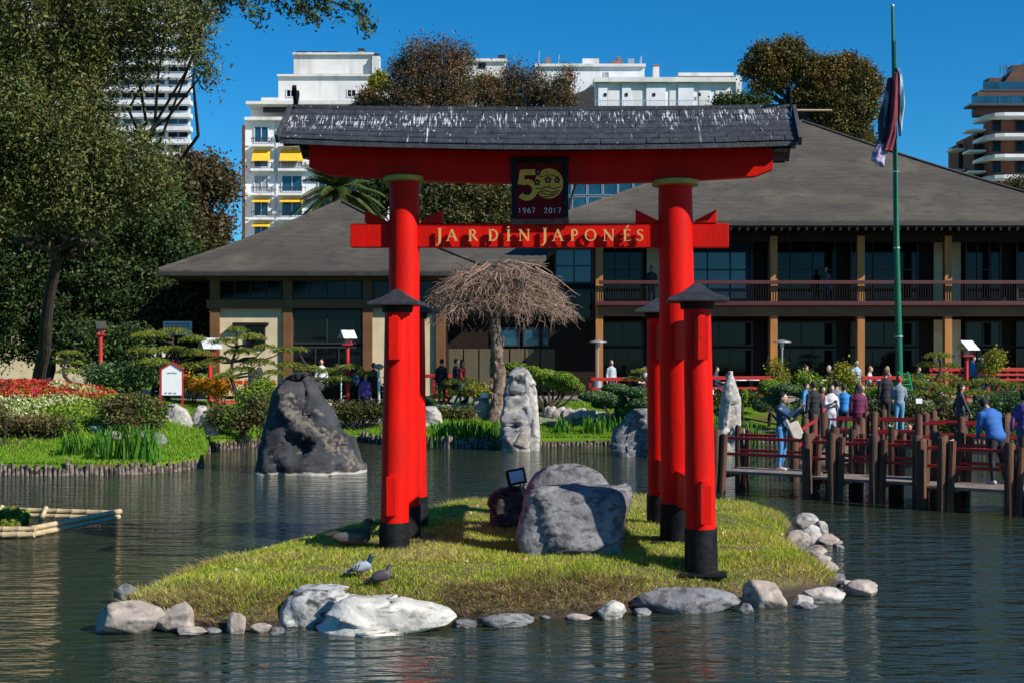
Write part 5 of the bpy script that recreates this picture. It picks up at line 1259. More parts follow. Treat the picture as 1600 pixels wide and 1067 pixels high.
# palm behind the small pavilion
pl = empty('palm_tree', gz(530, 72), 'green date palm rising behind the small pavilion roof', 'palm tree')
top = at(528, 300, 72); mb = MB(); mb.tube([Vector(gz(530, 72)), top], [.4, .35], 10); obj('trunk', mb, m_bark, pl, smooth=True)
for k in range(46):
    az = rnd.uniform(0, 6.28); el = rnd.uniform(-.2, 1.25); Lf = rnd.uniform(2.3, 3.1); d = Vector((math.cos(az) * math.cos(el), math.sin(az) * math.cos(el), math.sin(el)))
    pts = [top + d * Lf * t - Vector((0, 0, 1.7 * t * t * math.cos(el))) for t in np.linspace(0, 1, 13)]
    mb = MB(); mb.tube(pts, [.03] * 12 + [.01], 4); sd = d.cross(Vector((0, 0, 1))).normalized()
    V = []
    for i in range(1, 13):
        for jj_ in range(4):
            p = pts[i - 1].lerp(pts[i], jj_ / 4); tg = (pts[i] - pts[i - 1]).normalized(); ln = .55 * math.sin(math.pi * min(1, (i + 1) / 14)) + .12
            for s in (-1, 1):
                e = (sd * s * .75 + tg * .7 + Vector((0, 0, -.25 + rnd.uniform(-.1, .1)))).normalized(); V += [p - tg * .03, p + tg * .03, p + e * ln + tg * .012, p + e * ln - tg * .012]
    mb2 = MB(); mb2.v = V; mb2.f = [(i, i + 1, i + 2, i + 3) for i in range(0, len(V), 4)]
    o = len(mb.v); mb.v += mb2.v; mb.f += [tuple(i + o for i in f) for f in mb2.f]
    obj('frond', mb, m_palm, pl)

# bare weeping tree with umbrella crown
wb_ = on(775, ground(775, 656)); WT = empty('weeping_tree', wb_, 'leafless umbrella-shaped weeping tree with gnarled trunk', 'tree')
DWt = wb_.y; kk = DWt / FP
m_twig = M('bare_twigs', (.30, .195, .14), .9, (.19, .12, .09), nscale=3, island=.3)
crown0 = at(778, 492, DWt)
mb = MB(); pts = []; rr = []
for i in range(22):
    t = i / 21; p = wb_.lerp(crown0, t) + Vector((.10 * math.sin(t * 5), .05 * math.sin(t * 7), 0)); pts.append(p); rr.append(.26 - .09 * t + .035 * math.sin(t * 31) + (.10 * (1 - t) ** 6) + (.06 if i > 19 else 0))
mb.tube([wb_ - Vector((0, 0, .3))] + pts, [.42] + rr, 14)
for i in range(40):
    t = rnd.random(); a = rnd.uniform(0, 6.28); p = wb_.lerp(crown0, t) + Vector((math.cos(a), math.sin(a), 0)) * .2; mb.ell(p, (.07, .07, .10 + rnd.random() * .08), 7, 5)
obj('trunk', mb, M('gnarled_bark', (.26, .18, .13), .95, (.09, .06, .045), nscale=6, bump=1, bscale=12, bdist=.04), WT, smooth='all')
mb = MB(); mt = MB()
Rx = 122 * kk; Htop = 88 * kk; Hdrop = 12 * kk
def crown_surf(az, r):
    """height of the umbrella at relative radius r"""
    z = Htop * max(0.0, 1 - r ** 2.4) ** .62 - .12 * r; return crown0 + Vector((math.cos(az) * Rx * r, math.sin(az) * Rx * r * .9, z * 1.0 - .2))
for b in range(46):
    az = b / 46 * 6.283 + rnd.uniform(-.1, .1); ph = rnd.uniform(.55, 1.05); pts = [crown0.copy()]; rr = [.075]
    for i in range(1, 9):
        t = i / 8; a2 = az + .25 * noise.noise((b, t * 2, 0)); s = crown_surf(a2, t * .98 * ph / 1.05)
        p = crown0.lerp(s, min(1, t * 1.8)); p.z = crown0.z + (s.z - crown0.z) * min(1, .25 + t * 1.3) * rnd.uniform(.75, 1.0) * (.35 + .65 * (b % 3 != 0)); p += Vector((rnd.gauss(0, .05), rnd.gauss(0, .05), rnd.gauss(0, .04))); pts.append(p); rr.append(.06 * (1 - t) + .012)
    mb.tube(pts, rr, 6)
    for j in range(24):
        i = rnd.randrange(1, 8); t = rnd.random(); p = pts[i].lerp(pts[i + 1], t); d = (pts[i + 1] - pts[i]).normalized()
        d = (d + Vector((rnd.gauss(0, .8), rnd.gauss(0, .8), rnd.gauss(.25, .5)))).normalized(); q = [p.copy()]; L = rnd.uniform(.35, .95)
        for m in range(4):
            p = p + d * L / 4; d = (d + Vector((rnd.gauss(0, .25), rnd.gauss(0, .25), -.22 + rnd.gauss(0, .12)))).normalized(); q.append(p.copy())
        mt.tube(q, [.014, .012, .009, .007, .004], 3, cap=False)
        for m in range(3):
            p2 = q[m + 1].copy(); d2 = (d + Vector((rnd.gauss(0, .9), rnd.gauss(0, .9), rnd.gauss(0, .6)))).normalized(); q2 = [p2.copy()]
            for n_ in range(3): p2 = p2 + d2 * .13; d2 = (d2 + Vector((rnd.gauss(0, .4), rnd.gauss(0, .4), -.25))).normalized(); q2.append(p2.copy())
            mt.tube(q2, [.008, .007, .005, .003], 3, cap=False)
for k in range(900):
    az = rnd.uniform(0, 6.28); r_ = rnd.random() ** .6; p = crown_surf(az, r_ * .97); dp = rnd.random() ** 1.5; p.z -= dp * (.35 + .75 * (1 - r_)) ; p.z = max(p.z, crown0.z - .28 - .1 * rnd.random()); q = [p.copy()]
    d = (Vector((math.cos(az), math.sin(az), .1 - r_ * .9)) + Vector((rnd.gauss(0, .95), rnd.gauss(0, .95), rnd.gauss(.1, .6)))).normalized()
    for m in range(4): p = p + d * rnd.uniform(.10, .17); d = (d + Vector((rnd.gauss(0, .28), rnd.gauss(0, .28), -.2 + rnd.gauss(0, .15)))).normalized(); q.append(p.copy())
    mt.tube(q, [.009, .008, .006, .005, .003], 3, cap=False)
for k in range(26):
    az = rnd.uniform(0, 6.28); p = crown_surf(az, rnd.uniform(.1, .5)); q = [p + Vector((rnd.gauss(0, .05), 0, rnd.uniform(-.05, .2)))]
    d = Vector((math.cos(az), math.sin(az) * .3, -.1)).normalized()
    for m in range(6): q.append(q[-1] + (d + Vector((rnd.gauss(0, .3), 0, rnd.gauss(-.35, .25)))) * .24)
    mb.tube(q, [.03, .028, .024, .02, .016, .012, .006], 4)
obj('limbs', mb, m_twig, WT, smooth=True); obj('twigs', mt, m_twig, WT)['kind'] = 'stuff'

# cloud-pruned pines: a crooked trunk and flat pads
def pads_pts(c, r, n):
    th = rng.uniform(0, 2 * math.pi, n); u = rng.random(n) ** .5; z = np.sqrt(np.maximum(0, 1 - u * u)) * rng.uniform(.55, 1.05, n) - rng.random(n) * .25 * u
    nz_ = 1 + .14 * np.sin(th * 5 + c[0] * 7) + .1 * np.sin(th * 9 + c[2] * 5)
    return np.stack([c[0] + np.cos(th) * u * r[0] * nz_, c[1] + np.sin(th) * u * r[1] * nz_, c[2] + z * r[2]], 1)
def niwaki(label, px, D, pads, mat=None, dens=1.0, ls=.055, aspect=5.0, tr=.11, name='pine_tree', cat='pine tree', group='cloud-pruned pines in the garden', up=.6, core=True):
    mat = mat or l_pine; b = on(px, D); t = empty(name, b, label, cat, group); mb = MB(); k = D / FP
    cen = [(at(p[0], p[1] + p[3] * .4, D + rnd.uniform(-.5, .5)), (p[2] * k, p[2] * k * .9, p[3] * k * 1.3)) for p in pads]
    topc = max(cen, key=lambda c: c[0].z)[0]; n = 7; spine = []
    for i in range(n + 1):
        tt = i / n; p = b.lerp(topc, tt) + Vector((.16 * math.sin(tt * 6 + px), .1 * math.cos(tt * 5), 0)) * math.sin(math.pi * tt) * 1.6; spine.append(p)
    mb.tube([b - Vector((0, 0, .2))] + spine, [tr * 1.2] + [tr * (1 - .75 * i / n) for i in range(n + 1)], 8)
    for c, r in cen:
        j = min(range(n), key=lambda i: abs(spine[i].z - (c.z - .25)) + .3 * (spine[i] - c).length); limb(mb, spine[j], c, tr * .4, tr * .12, 6, .12, 5, seed=c.x)
    obj('trunk', mb, m_barkdark, t, smooth=True)
    for c, r in cen:
        n_ = int(2600 * dens * r[0] * r[1] / (ls / .055) ** 1.2) + 120; V = pads_pts(c, r, n_)
        np_mesh('foliage_pad', leaf_quads(V, ls, aspect, up=up), 4, mat, t)
    return t
niwaki('cloud-pruned pine nearest the small pavilion corner, left of the lantern', 262, 43.5, [(236, 524, 30, 8), (272, 518, 24, 7), (302, 530, 22, 7), (222, 548, 26, 7), (268, 547, 30, 8), (306, 552, 26, 8), (240, 566, 30, 8), (290, 572, 28, 8), (322, 568, 16, 6)])
niwaki('tall cloud-pruned pine with leaning trunk right of the red lantern', 378, 41.5, [(370, 516, 17, 6), (392, 527, 24, 7), (350, 534, 22, 7), (414, 543, 20, 6), (374, 550, 26, 8), (342, 562, 22, 7), (404, 566, 26, 8), (378, 578, 24, 7), (440, 548, 16, 5), (428, 582, 18, 6), (352, 588, 20, 7)])
niwaki('low wide pine spreading behind the black boulder', 500, 46, [(466, 546, 16, 5), (452, 570, 22, 6), (482, 576, 24, 7), (514, 580, 22, 7), (546, 574, 22, 6), (570, 584, 20, 6), (530, 592, 24, 6), (494, 594, 22, 6)])
niwaki('small round-layered pine by the fence at far left', 107, 47, [(108, 552, 20, 6), (94, 565, 15, 5), (122, 567, 15, 5), (108, 580, 18, 5)])
niwaki('pine with yellowish flat pads right of the left torii posts', 722, 47, [(720, 596, 30, 7), (700, 606, 20, 6), (742, 604, 22, 7), (722, 614, 26, 6), (688, 620, 16, 6)])
niwaki('flat pine beside the fourth orange column', 1466, 47, [(1466, 556, 22, 7), (1450, 570, 18, 6), (1484, 572, 18, 6), (1436, 588, 26, 6), (1476, 590, 26, 7)])
niwaki('wide low pine in front of the red fence at right', 1545, 45.5, [(1510, 600, 26, 6), (1545, 596, 30, 7), (1580, 602, 26, 7), (1526, 614, 30, 7), (1570, 618, 30, 8), (1490, 612, 20, 6)])
niwaki('dense low pine between green pole and red lantern', 1440, 43.5, [(1425, 596, 24, 7), (1455, 602, 26, 7), (1480, 610, 22, 7), (1436, 614, 24, 6), (1466, 622, 24, 6)])
niwaki('little pine with bright pads near the terrace people', 1003, 48.5, [(1003, 580, 18, 5), (988, 592, 16, 5), (1016, 592, 14, 5)])
# clipped domes
def topiary(label, px, D, pads, mat, group='clipped round shrubs', dens=1.0):
    b = on(px, D); t = empty('clipped_shrub', b, label, 'shrub', group); k = D / FP; mb = MB()
    for (x, y, rx, ry) in pads:
        c = at(x, y, D + rnd.uniform(-.25, .25)); limb(mb, b, c, .06, .03, 5, .1, 4, seed=x)
    obj('stem', mb, m_barkdark, t)
    for (x, y, rx, ry) in pads:
        c = at(x, y + ry * .1, D + rnd.uniform(-.3, .3)); r = Vector((rx * k, rx * k * .85, ry * k)); m2 = MB(); m2.ell(c, tuple(r * .93), 20, 12)
        m2.v = [p + (p - c).normalized() * .04 * noise.noise(p * 3) for p in m2.v]; co = obj('foliage_dome', m2, mat, t, smooth='all')
        n = int(1500 * dens * (r.x * r.z) / .1) + 300; d = rng.normal(size=(n, 3)); d /= np.linalg.norm(d, axis=1)[:, None]
        V = np.array(c[:]) + d * np.array(r[:]) * rng.uniform(.9, 1.04, n)[:, None]; np_mesh('leaves', leaf_quads(V, .035, 1.8), 4, mat, co)
    return t
topiary('bright green cluster of clipped domes right of the standing stone', 862, 46, [(806, 572, 18, 7), (830, 578, 16, 7), (850, 584, 22, 9), (878, 588, 18, 9), (838, 592, 14, 8), (862, 598, 18, 9), (892, 596, 14, 9), (882, 606, 12, 7), (905, 605, 9, 8), (800, 585, 10, 6)], l_top)
topiary('grey-green flattened cloud shrub behind the grey waterside boulder', 968, 44, [(932, 618, 28, 9), (962, 606, 22, 8), (958, 624, 22, 12), (1000, 612, 26, 9), (1006, 628, 26, 11), (978, 641, 15, 8), (940, 630, 16, 7)], l_topd)
topiary('yellow-green dome shrub beside the pale upright stone', 1202, 45.8, [(1203, 604, 19, 13), (1208, 616, 13, 9)], l_top)
topiary('grey-green dome shrubs above the woman on the bridge', 1238, 44.6, [(1228, 607, 24, 9), (1254, 610, 18, 10), (1192, 631, 17, 11), (1226, 638, 16, 10), (1246, 634, 14, 9), (1210, 622, 12, 8)], l_topd)
topiary('bright little dome on the grass beside the pale upright stone', 1163, 44.5, [(1163, 617, 6, 10)], l_top)
topiary('three small domes low behind the left iris row', 690, 46.8, [(668, 628, 14, 8), (690, 632, 13, 7), (652, 622, 10, 8)], l_topd)
# loose shrubs and hedges
def shrub(label, px, D, blobs, mat, ncl, per=26, spread=.12, ls=.045, name='shrub', cat='shrub', group=None, aspect=2.0, flat=.8):
    b = on(px, D); t = empty(name, b, label, cat, group); B = [bxyz(x, D) for x in blobs]; mb = MB()
    for i, (c, r) in enumerate(B):
        for j in range(3): limb(mb, b + Vector((rnd.uniform(-.1, .1), 0, -.05)), c + Vector((rnd.uniform(-.5, .5) * r[0], 0, rnd.uniform(-.3, .5) * r[2])), .025, .008, 4, .12, 4, seed=i * 3 + j)
    obj('stem', mb, m_barkdark, t); L, cc = cluster_points(B, ncl, per, spread, .35, flat); gl = np.array([tz(p[0] / p[1] * FP + 800, p[1]) for p in L[:: 1]]) if len(L) < 30000 else -9
    L = L[L[:, 2] > gl + .02] if not isinstance(gl, int) else L
    np_mesh('foliage', leaf_quads(L, ls, aspect), 4, mat, t); return t
shrub('broad reddish-brown azalea shrub left of the white notice board', 205, 36.2, [(178, 642, 20, 36.2, 16), (207, 634, 28, 36.2, 18), (238, 646, 18, 36.2, 16), (208, 656, 36, 36, 12)], l_azalea, 560)
shrub('long dark clipped hedge behind the flower bed', 200, 43.5, [(x, 585, 16, 43.5, 14) for x in range(150, 262, 14)], l_topd, 620, group='hedges in the garden')
shrub('green loose shrub between lantern and black boulder', 372, 38.6, [(350, 650, 20, 38.6, 15), (375, 655, 20, 38.6, 14), (405, 640, 18, 38.6, 22)], l_azalea, 380)
shrub('bright feathery green bush left of the black boulder', 402, 40.5, [(390, 622, 18, 40.5, 14), (410, 612, 18, 40.5, 18), (420, 635, 14, 40.5, 16)], l_top, 420, ls=.04)
shrub('yellow-orange flowering shrub behind the red lantern', 345, 43, [(325, 603, 14, 43, 8), (350, 600, 16, 43, 9), (340, 612, 12, 43, 6)], l_orange, 170, 16)
shrub('low orange flowers left of the first lantern', 300, 43.2, [(290, 596, 12, 43.2, 9), (310, 606, 10, 43.2, 7)], l_orange, 90, 14)
shrub('low green hedge behind the black boulder', 560, 45.2, [(x, 640, 12, 45.2, 8) for x in range(512, 606, 11)], l_azalea, 300, group='hedges in the garden')
shrub('dense dark hedge with visitors walking behind it', 560, 47.2, [(x, 612, 14, 47.2, 9) for x in range(470, 600, 14)], l_dark, 330, group='hedges in the garden')
shrub('low groundcover shrub at the foot of the pale boulder by the torii', 700, 44.6, [(x, 645, 11, 44.6, 7) for x in range(690, 735, 10)], l_azalea, 130)
shrub('yellowish bush beside the brown-grey block stone', 757, 46, [(745, 612, 14, 46, 6), (765, 614, 12, 46, 6)], l_yel, 90)
shrub('thin bush with upright stems on the terrace before the first bay', 1214, 48.2, [(1212, 575, 9, 48.2, 16), (1222, 590, 10, 48.2, 14)], l_yel, 110, 14)
shrub('leafy potted bush on the terrace beside the seated man', 1262, 48.3, [(1258, 592, 14, 48.3, 12), (1280, 598, 12, 48.3, 10)], l_top, 130, 16)
shrub('yellow-green banana-like bush on the terrace by the third column', 1322, 48.3, [(1318, 578, 10, 48.3, 12), (1308, 592, 12, 48.3, 12), (1330, 594, 10, 48.3, 9)], l_yel, 130, 16)
shrub('pale variegated bush in front of the right glass wall', 1554, 50, [(1554, 560, 12, 50, 14), (1548, 574, 14, 50, 9)], l_yel, 150, 16)
shrub('rounded green shrub mass behind the man in the blue jacket', 1560, 41.5, [(1550, 636, 24, 41.5, 16), (1580, 630, 24, 41.5, 18), (1595, 650, 26, 41.5, 18), (1530, 655, 22, 41.5, 14), (1565, 660, 30, 41.5, 14), (1610, 640, 26, 41.5, 18)], l_topd, 800, ls=.04)
shrub('mixed low shrubs below the red lantern at right', 1480, 42.2, [(x, y, 17, 42.2, 10) for x, y in ((1430, 640), (1455, 648), (1480, 642), (1505, 650), (1468, 660), (1440, 660), (1495, 664), (1522, 645))], l_azalea, 520)
shrub('dark low shrubs lining the walk behind the crowd', 1330, 43.4, [(x, 636, 15, 43.4, 9) for x in range(1262, 1420, 14)], l_dark, 420)
shrub('green shrub strip along the terrace edge right of the torii', 1300, 48.0, [(x, 614, 12, 48, 7) for x in range(1262, 1420, 12)], l_top, 330, group='hedges in the garden')
shrub('low hedge in front of the red rail between torii posts and third column', 1120, 47.2, [(x, 622, 12, 47.2, 6) for x in range(1030, 1190, 12)], l_azalea, 260, group='hedges in the garden')
shrub('dark-leaved plants at the foot of the left flower bed', 100, 35.4, [(50, 662, 26, 35.4, 8), (95, 664, 22, 35.4, 8), (10, 664, 26, 35.4, 9), (-30, 660, 30, 35.4, 10)], l_azalea, 330)
shrub('bare dark twiggy bush at the left picture edge', 5, 34.5, [(0, 640, 16, 34.5, 12)], l_azalea, 30, 10)
# flower beds: uncountable blossoms
def bed(name, label, poly, n, mat, h, ls, cat='flowers'):
    L = []
    tries = 0
    while len(L) < n and tries < n * 30:
        tries += 1; u = rnd.uniform(min(p[0] for p in poly), max(p[0] for p in poly)); D = rnd.uniform(min(p[1] for p in poly), max(p[1] for p in poly)); c = False
        for (x1, y1), (x2, y2) in zip(poly, poly[1:] + poly[:1]):
            if (y1 > D) != (y2 > D) and u < (x2 - x1) * (D - y1) / (y2 - y1) + x1: c = not c
        if c: L.append((wx(u, D), D, tz(u, D) + rnd.random() * h))
    o = np_mesh(name, leaf_quads(np.array(L), ls, 1.4, up=1.2), 4, mat); tag(o, label, cat, kind='stuff'); return o
bed('flower_bed', 'bed of red flowers on the left mound', [(-80, 38.6), (60, 38.0), (150, 38.8), (185, 40.3), (120, 41.5), (20, 41.6), (-80, 41.8)], 9000, l_red, .24, .045)
bed('flower_bed', 'bed of pale yellow and white flowers below the red ones', [(-80, 36.2), (40, 36.0), (70, 37.2), (150, 38.4), (100, 38.6), (50, 38.1), (-80, 38.5)], 4200, l_white, .26, .04)
bed('flower_foliage', 'green foliage among the bedding flowers on the left mound', [(-80, 35.6), (150, 36.0), (195, 40.3), (120, 41.8), (-80, 42)], 15000, l_top, .18, .045)
bed('flower_bed', 'narrow drift of pale flowers crossing the red bed', [(75, 39.2), (140, 39.0), (165, 39.6), (110, 40.0), (75, 39.9)], 1100, l_white, .28, .045)
# iris clumps
def iris(label, px, D, wpx, hpx, n, group='iris clumps along the water', dep=.35):
    b = on(px, D); k = D / FP; mb = MB()
    for i in range(n):
        x = b.x + rnd.uniform(-.5, .5) * wpx * k; y = D + rnd.uniform(-dep, dep); uu = x / y * FP + 800
        z = max(tz(uu, y), .03) - .02; h = hpx * k * rnd.uniform(.55, 1.08); w = rnd.uniform(.018, .032); az = rnd.uniform(0, 6.28); ln = rnd.uniform(.03, .32) * h
        d = Vector((math.cos(az), math.sin(az), 0)); sd = Vector((-d.y, d.x, 0)); p0 = Vector((x, y, z)); vs = []
        for t in (0, .35, .7, .9): c = p0 + Vector((0, 0, h * t * (1 - .08 * t))) + d * ln * t * t; vs += [c - sd * w * (1 - t * .45), c + sd * w * (1 - t * .45)]
        vs.append(p0 + Vector((0, 0, h * .93)) + d * ln * 1.25); mb.add(vs, [(0, 1, 3, 2), (2, 3, 5, 4), (4, 5, 7, 6), (6, 7, 8)])
    o = obj('iris_plant', mb, l_iris, org=b); tag(o, label, 'plant', group); return o
iris('tall fresh green iris clump at the left bank tip', 205, 32.2, 86, 62, 190); iris('darker iris clump just left of the tallest one', 132, 33.4, 66, 40, 130)
iris('long iris row behind the logs beside the bare tree', 728, shore_D(728) + .4, 108, 34, 260); iris('small iris tuft right of the standing stone', 880, 43.4, 26, 26, 46)
iris('iris tuft in the middle of the far lawn', 928, 43.2, 36, 32, 70); iris('iris tuft touching the grey waterside boulder', 962, 43.6, 22, 28, 40)
iris('dark iris tuft behind the right torii posts', 1112, 42.6, 34, 46, 80); iris('iris tuft left of the bridge end', 1172, 42.4, 30, 40, 70)
# ================================================================ BRIDGE
BZ = .45
br = empty('footbridge', Vector((wx(1135, 27.6), 27.6, 0)), 'zigzag wooden footbridge with stout brown posts and red rails', 'bridge')
def walkway(p, q, w, posts_n, rail_z=(1.16, .82), sides=(1, -1), ph=1.36, deck=True, z=BZ, pr=.082, dbl=True):
    p = Vector((*p, 0)); q = Vector((*q, 0)); d = (q - p).normalized(); n = Vector((-d.y, d.x, 0)); L = (q - p).length
    if deck:
        nb = 4
        for k in range(nb):
            o_ = n * (w * ((k + .5) / nb - .5)); a = p + o_ + Vector((0, 0, z - .03)); b = q + o_ + Vector((0, 0, z - .03 + rnd.uniform(-.006, .006)))
            obj('plank', MB().beam(a, b, w / nb - .015, .06), m_plank, br, bevel=.006)
    for i in range(posts_n):
        t = (i + .5 * 0) / max(1, posts_n - 1); c = p.lerp(q, t)
        if deck: obj('cross_beam', MB().beam(c - n * (w / 2 + .1) + Vector((0, 0, z - .12)), c + n * (w / 2 + .1) + Vector((0, 0, z - .12)), .1, .12), m_wood, br)
        for s in sides:
            b0 = c + n * s * (w / 2 + .09); hh = ph * rnd.uniform(.96, 1.04) + (z - BZ)
            mb = MB(); mb.tube([b0 + Vector((0, 0, -.5)), b0 + Vector((rnd.uniform(-.02, .02), 0, hh - .03)), b0 + Vector((0, 0, hh))], [pr * 1.3, pr * 1.2, pr], 10); obj('post', mb, m_wood, br, smooth=True)
            if dbl:
                b1 = b0 + d * .17 + Vector((0, 0, 0)); mb = MB(); mb.tube([b1 + Vector((-.06, 0, -.4)), b1 + Vector((.02, 0, hh - .08))], [pr * .95, pr * .85], 8); obj('post', mb, m_wood, br, smooth=True)
    for s in sides:
        for rz in rail_z:
            a = p + n * s * (w / 2 + .02) + Vector((0, 0, rz + z - BZ)); b = q + n * s * (w / 2 + .02) + Vector((0, 0, rz + z - BZ)); obj('rail', MB().beam(a, b, .05, .065), m_redrail, br, bevel=.006)
def pxp(u, D): return (wx(u, D), D)
walkway(pxp(1138, 28.0), pxp(1282, 26.9), 1.15, 2)
walkway(pxp(1318, 26.2), pxp(1448, 25.3), 1.15, 3); walkway(pxp(1284, 26.6), pxp(1318, 26.3), 1.15, 1, dbl=False)
walkway(pxp(1486, 24.5), pxp(1700, 23.2), 1.15, 3); walkway(pxp(1450, 24.9), pxp(1484, 24.7), 1.15, 1, dbl=False)
walkway(pxp(1290, 29.5), pxp(1312, 35.5), 1.2, 3, sides=(1, -1), dbl=False)
walkway(pxp(1296, 36.4), pxp(1452, 35.2), 1.2, 3, dbl=False)
walkway(pxp(1440, 34.0), pxp(1640, 32.8), 1.2, 4, dbl=False)
# ================================================================ PEOPLE
MATC = {}
def cmat(c, rough=.8):
    k = tuple(c)
    if k not in MATC: MATC[k] = M('cloth_%d' % len(MATC), c, rough, tuple(x * .8 for x in c), nscale=9, bump=.15, bscale=30)
    return MATC[k]
SK = {'l': M('light_skin', (.55, .33, .24), .55, (.5, .28, .2), nscale=6), 't': M('tan_skin', (.42, .24, .16), .55, (.38, .2, .13), nscale=6)}
HR = {'d': cmat((.012, .009, .008)), 'b': cmat((.05, .028, .015)), 'g': cmat((.4, .39, .38)), 'y': cmat((.35, .22, .1)), 'red': cmat((.6, .02, .01))}
def rem(o, vox, it=4):
    r = o.modifiers.new('join', 'REMESH'); r.mode = 'VOXEL'; r.voxel_size = vox; r.use_smooth_shade = True
    s = o.modifiers.new('soften', 'SMOOTH'); s.factor = .7; s.iterations = it
def person(px, D, label, H=1.68, face=0, pose='stand', top=(.1, .1, .1), legs=(.03, .04, .08), hair='d', skin='l', z=None, long_hair=False, bag=None, backpack=None, near=False, coat=False, shoe=(.5, .5, .5), wide=1.0, group='visitors in the garden', hold=None, cap=False, long_sleeve=True):
    if z is None: z = tz(px, D)
    base = Vector((wx(px, D), D, z)); t = empty('person', base, label, 'person', group)
    rot = Matrix.Rotation(R(face), 3, 'Z'); s = H / 1.72; vox = .012 if near else .019
    def W(p): return base + rot @ (Vector(p) * s)
    A = MB(); T = MB(); Lg = MB(); Hd = MB(); Sh = []
    sit = pose == 'sit'; hz = .50 if sit else .93
    lean = {'lean': .42, 'photo': .06, 'sit': .08}.get(pose, .02)
    def up(h, f=0.0, x=0.0):
        """point h above the hips along the leaning spine (f forward)"""
        return Vector((x, -(math.sin(lean) * h + f * math.cos(lean)), hz + math.cos(lean) * h - f * math.sin(lean)))
    hd = up(.70, .03 + (.06 if pose == 'lean' else 0)); rot_e = rot
    # head, face, neck
    A.ell(W(hd), (.078 * s, .095 * s, .115 * s), 16, 12, mat=rot); A.ell(W(hd + Vector((0, -.03, -.07))), (.055 * s, .055 * s, .05 * s), 10, 8, mat=rot)
    A.cap(W(hd + Vector((0, -.088, .005))), W(hd + Vector((0, -.108, -.022))), .011 * s, .015 * s, 6)
    for sx in (-1, 1): A.ell(W(hd + Vector((sx * .080, .005, -.01))), (.014 * s, .022 * s, .032 * s), 6, 5, mat=rot)
    A.cap(W(up(.46)), W(up(.62, .015)), .058 * s, .052 * s, 10)
    # torso
    for h, rx, ry in ((.0, .155, .115), (.12, .14, .105), (.25, .155, .11), (.38, .17, .115), (.45, .15, .095)):
        A.ell(W(up(h)), (rx * s * .93, ry * s * .9, .12 * s), 12, 8, mat=rot); T.ell(W(up(h)), (rx * s * 1.06 * wide, ry * s * 1.14 * wide, .135 * s), 14, 8, mat=rot)
    T.ell(W(up(.50)), (.10 * s, .075 * s, .05 * s), 10, 6, mat=rot)
    if coat: T.ell(W(up(-.12)), (.17 * s, .13 * s, .16 * s), 12, 8, mat=rot)
    # arms
    for sx in (-1, 1):
        sh = up(.43, 0, sx * .175 * (wide ** .5))
        if pose == 'photo': el = up(.24, .17, sx * .22); wr = up(.56, .33, sx * .08); fd = Vector((-sx * .05, -.02, .09))
        elif pose == 'photo_side': el = up(.30, .24, sx * .17); wr = up(.50, .46, sx * .07); fd = Vector((-sx * .02, -.05, .07))
        elif pose == 'lean': el = up(.16, .16, sx * .24); wr = up(.10, .38, sx * .10); fd = Vector((-sx * .04, -.08, -.02))
        elif pose == 'cross': el = up(.17, .06, sx * .23); wr = up(.24, .17, -sx * .06); fd = Vector((-sx * .09, 0, .01))
        elif pose == 'sit': el = up(.18, .1, sx * .22); wr = up(.17, .33, sx * .10); fd = Vector((-sx * .03, -.08, .01))
        elif pose == 'phone': el = up(.17, .03, sx * .22); wr = up(.27, .24, sx * .06); fd = Vector((-sx * .03, -.05, .06))
        elif pose == 'walk': el = up(.15, -.10 * sx, sx * .23); wr = up(-.06, .08 - .14 * sx, sx * .24); fd = Vector((0, -.02, -.09))
        else: el = up(.14, -.02, sx * .225); wr = up(-.09, .05, sx * .235); fd = Vector((0, -.015, -.09))
        A.cap(W(sh), W(el), .047 * s, .037 * s); A.cap(W(el), W(wr), .037 * s, .026 * s)
        T.cap(W(sh), W(el), .064 * s * wide, .052 * s); 
        if long_sleeve: T.cap(W(el), W(el.lerp(wr, .92)), .052 * s, .042 * s)
        fdn = fd.normalized(); palm = wr + fdn * .05; sd = fdn.cross(Vector((0, -1, .3))).normalized()
        A.cap(W(wr), W(palm + fdn * .02), .026 * s, .034 * s, 8)
        for k, (o_, ln) in enumerate(((-.030, .062), (-.010, .074), (.010, .070), (.029, .055))):
            a = palm + fdn * .025 + sd * o_; m_ = a + fdn * ln * .55; e = m_ + (fdn * .7 + Vector((0, -.45, 0)) * .6).normalized() * ln * .5
            A.cap(W(a), W(m_), .0105 * s, .0095 * s, 6); A.cap(W(m_), W(e), .0095 * s, .008 * s, 6)
        a = wr + fdn * .03 - sd * .03 * sx; e = a - sd * .035 * sx + fdn * .03 + Vector((0, -.02, 0)); A.cap(W(a), W(e), .013 * s, .010 * s, 6)
    # legs
    for sx in (-1, 1):
        hp = Vector((sx * .085, 0, hz - .04))
        if sit: kn = Vector((sx * .10, -.44, .47)); an = Vector((sx * .10, -.46, .08))
        elif pose == 'walk': kn = Vector((sx * .085, -.10 * sx - .06, .50)); an = Vector((sx * .08, -.22 * sx + .06, .09 + (.04 if sx < 0 else 0)))
        elif pose == 'lean': kn = Vector((sx * .12, .03, .50)); an = Vector((sx * .15, .10, .08))
        else: kn = Vector((sx * .09, -.02, .50)); an = Vector((sx * .095, .015, .08))
        A.cap(W(hp), W(kn), .078 * s, .052 * s); A.cap(W(kn), W(an), .05 * s, .034 * s); A.cap(W(an), W(an + Vector((0, -.12, -.045))), .036 * s, .03 * s)
        Lg.cap(W(hp + Vector((0, 0, .03))), W(kn), .098 * s * wide ** .6, .066 * s); Lg.cap(W(kn), W(an + Vector((0, 0, .02))), .064 * s, .050 * s)
        m2 = MB(); m2.cap(W(an + Vector((0, .035, -.04))), W(an + Vector((0, -.14, -.052))), .043 * s, .036 * s, 10); Sh.append(m2)
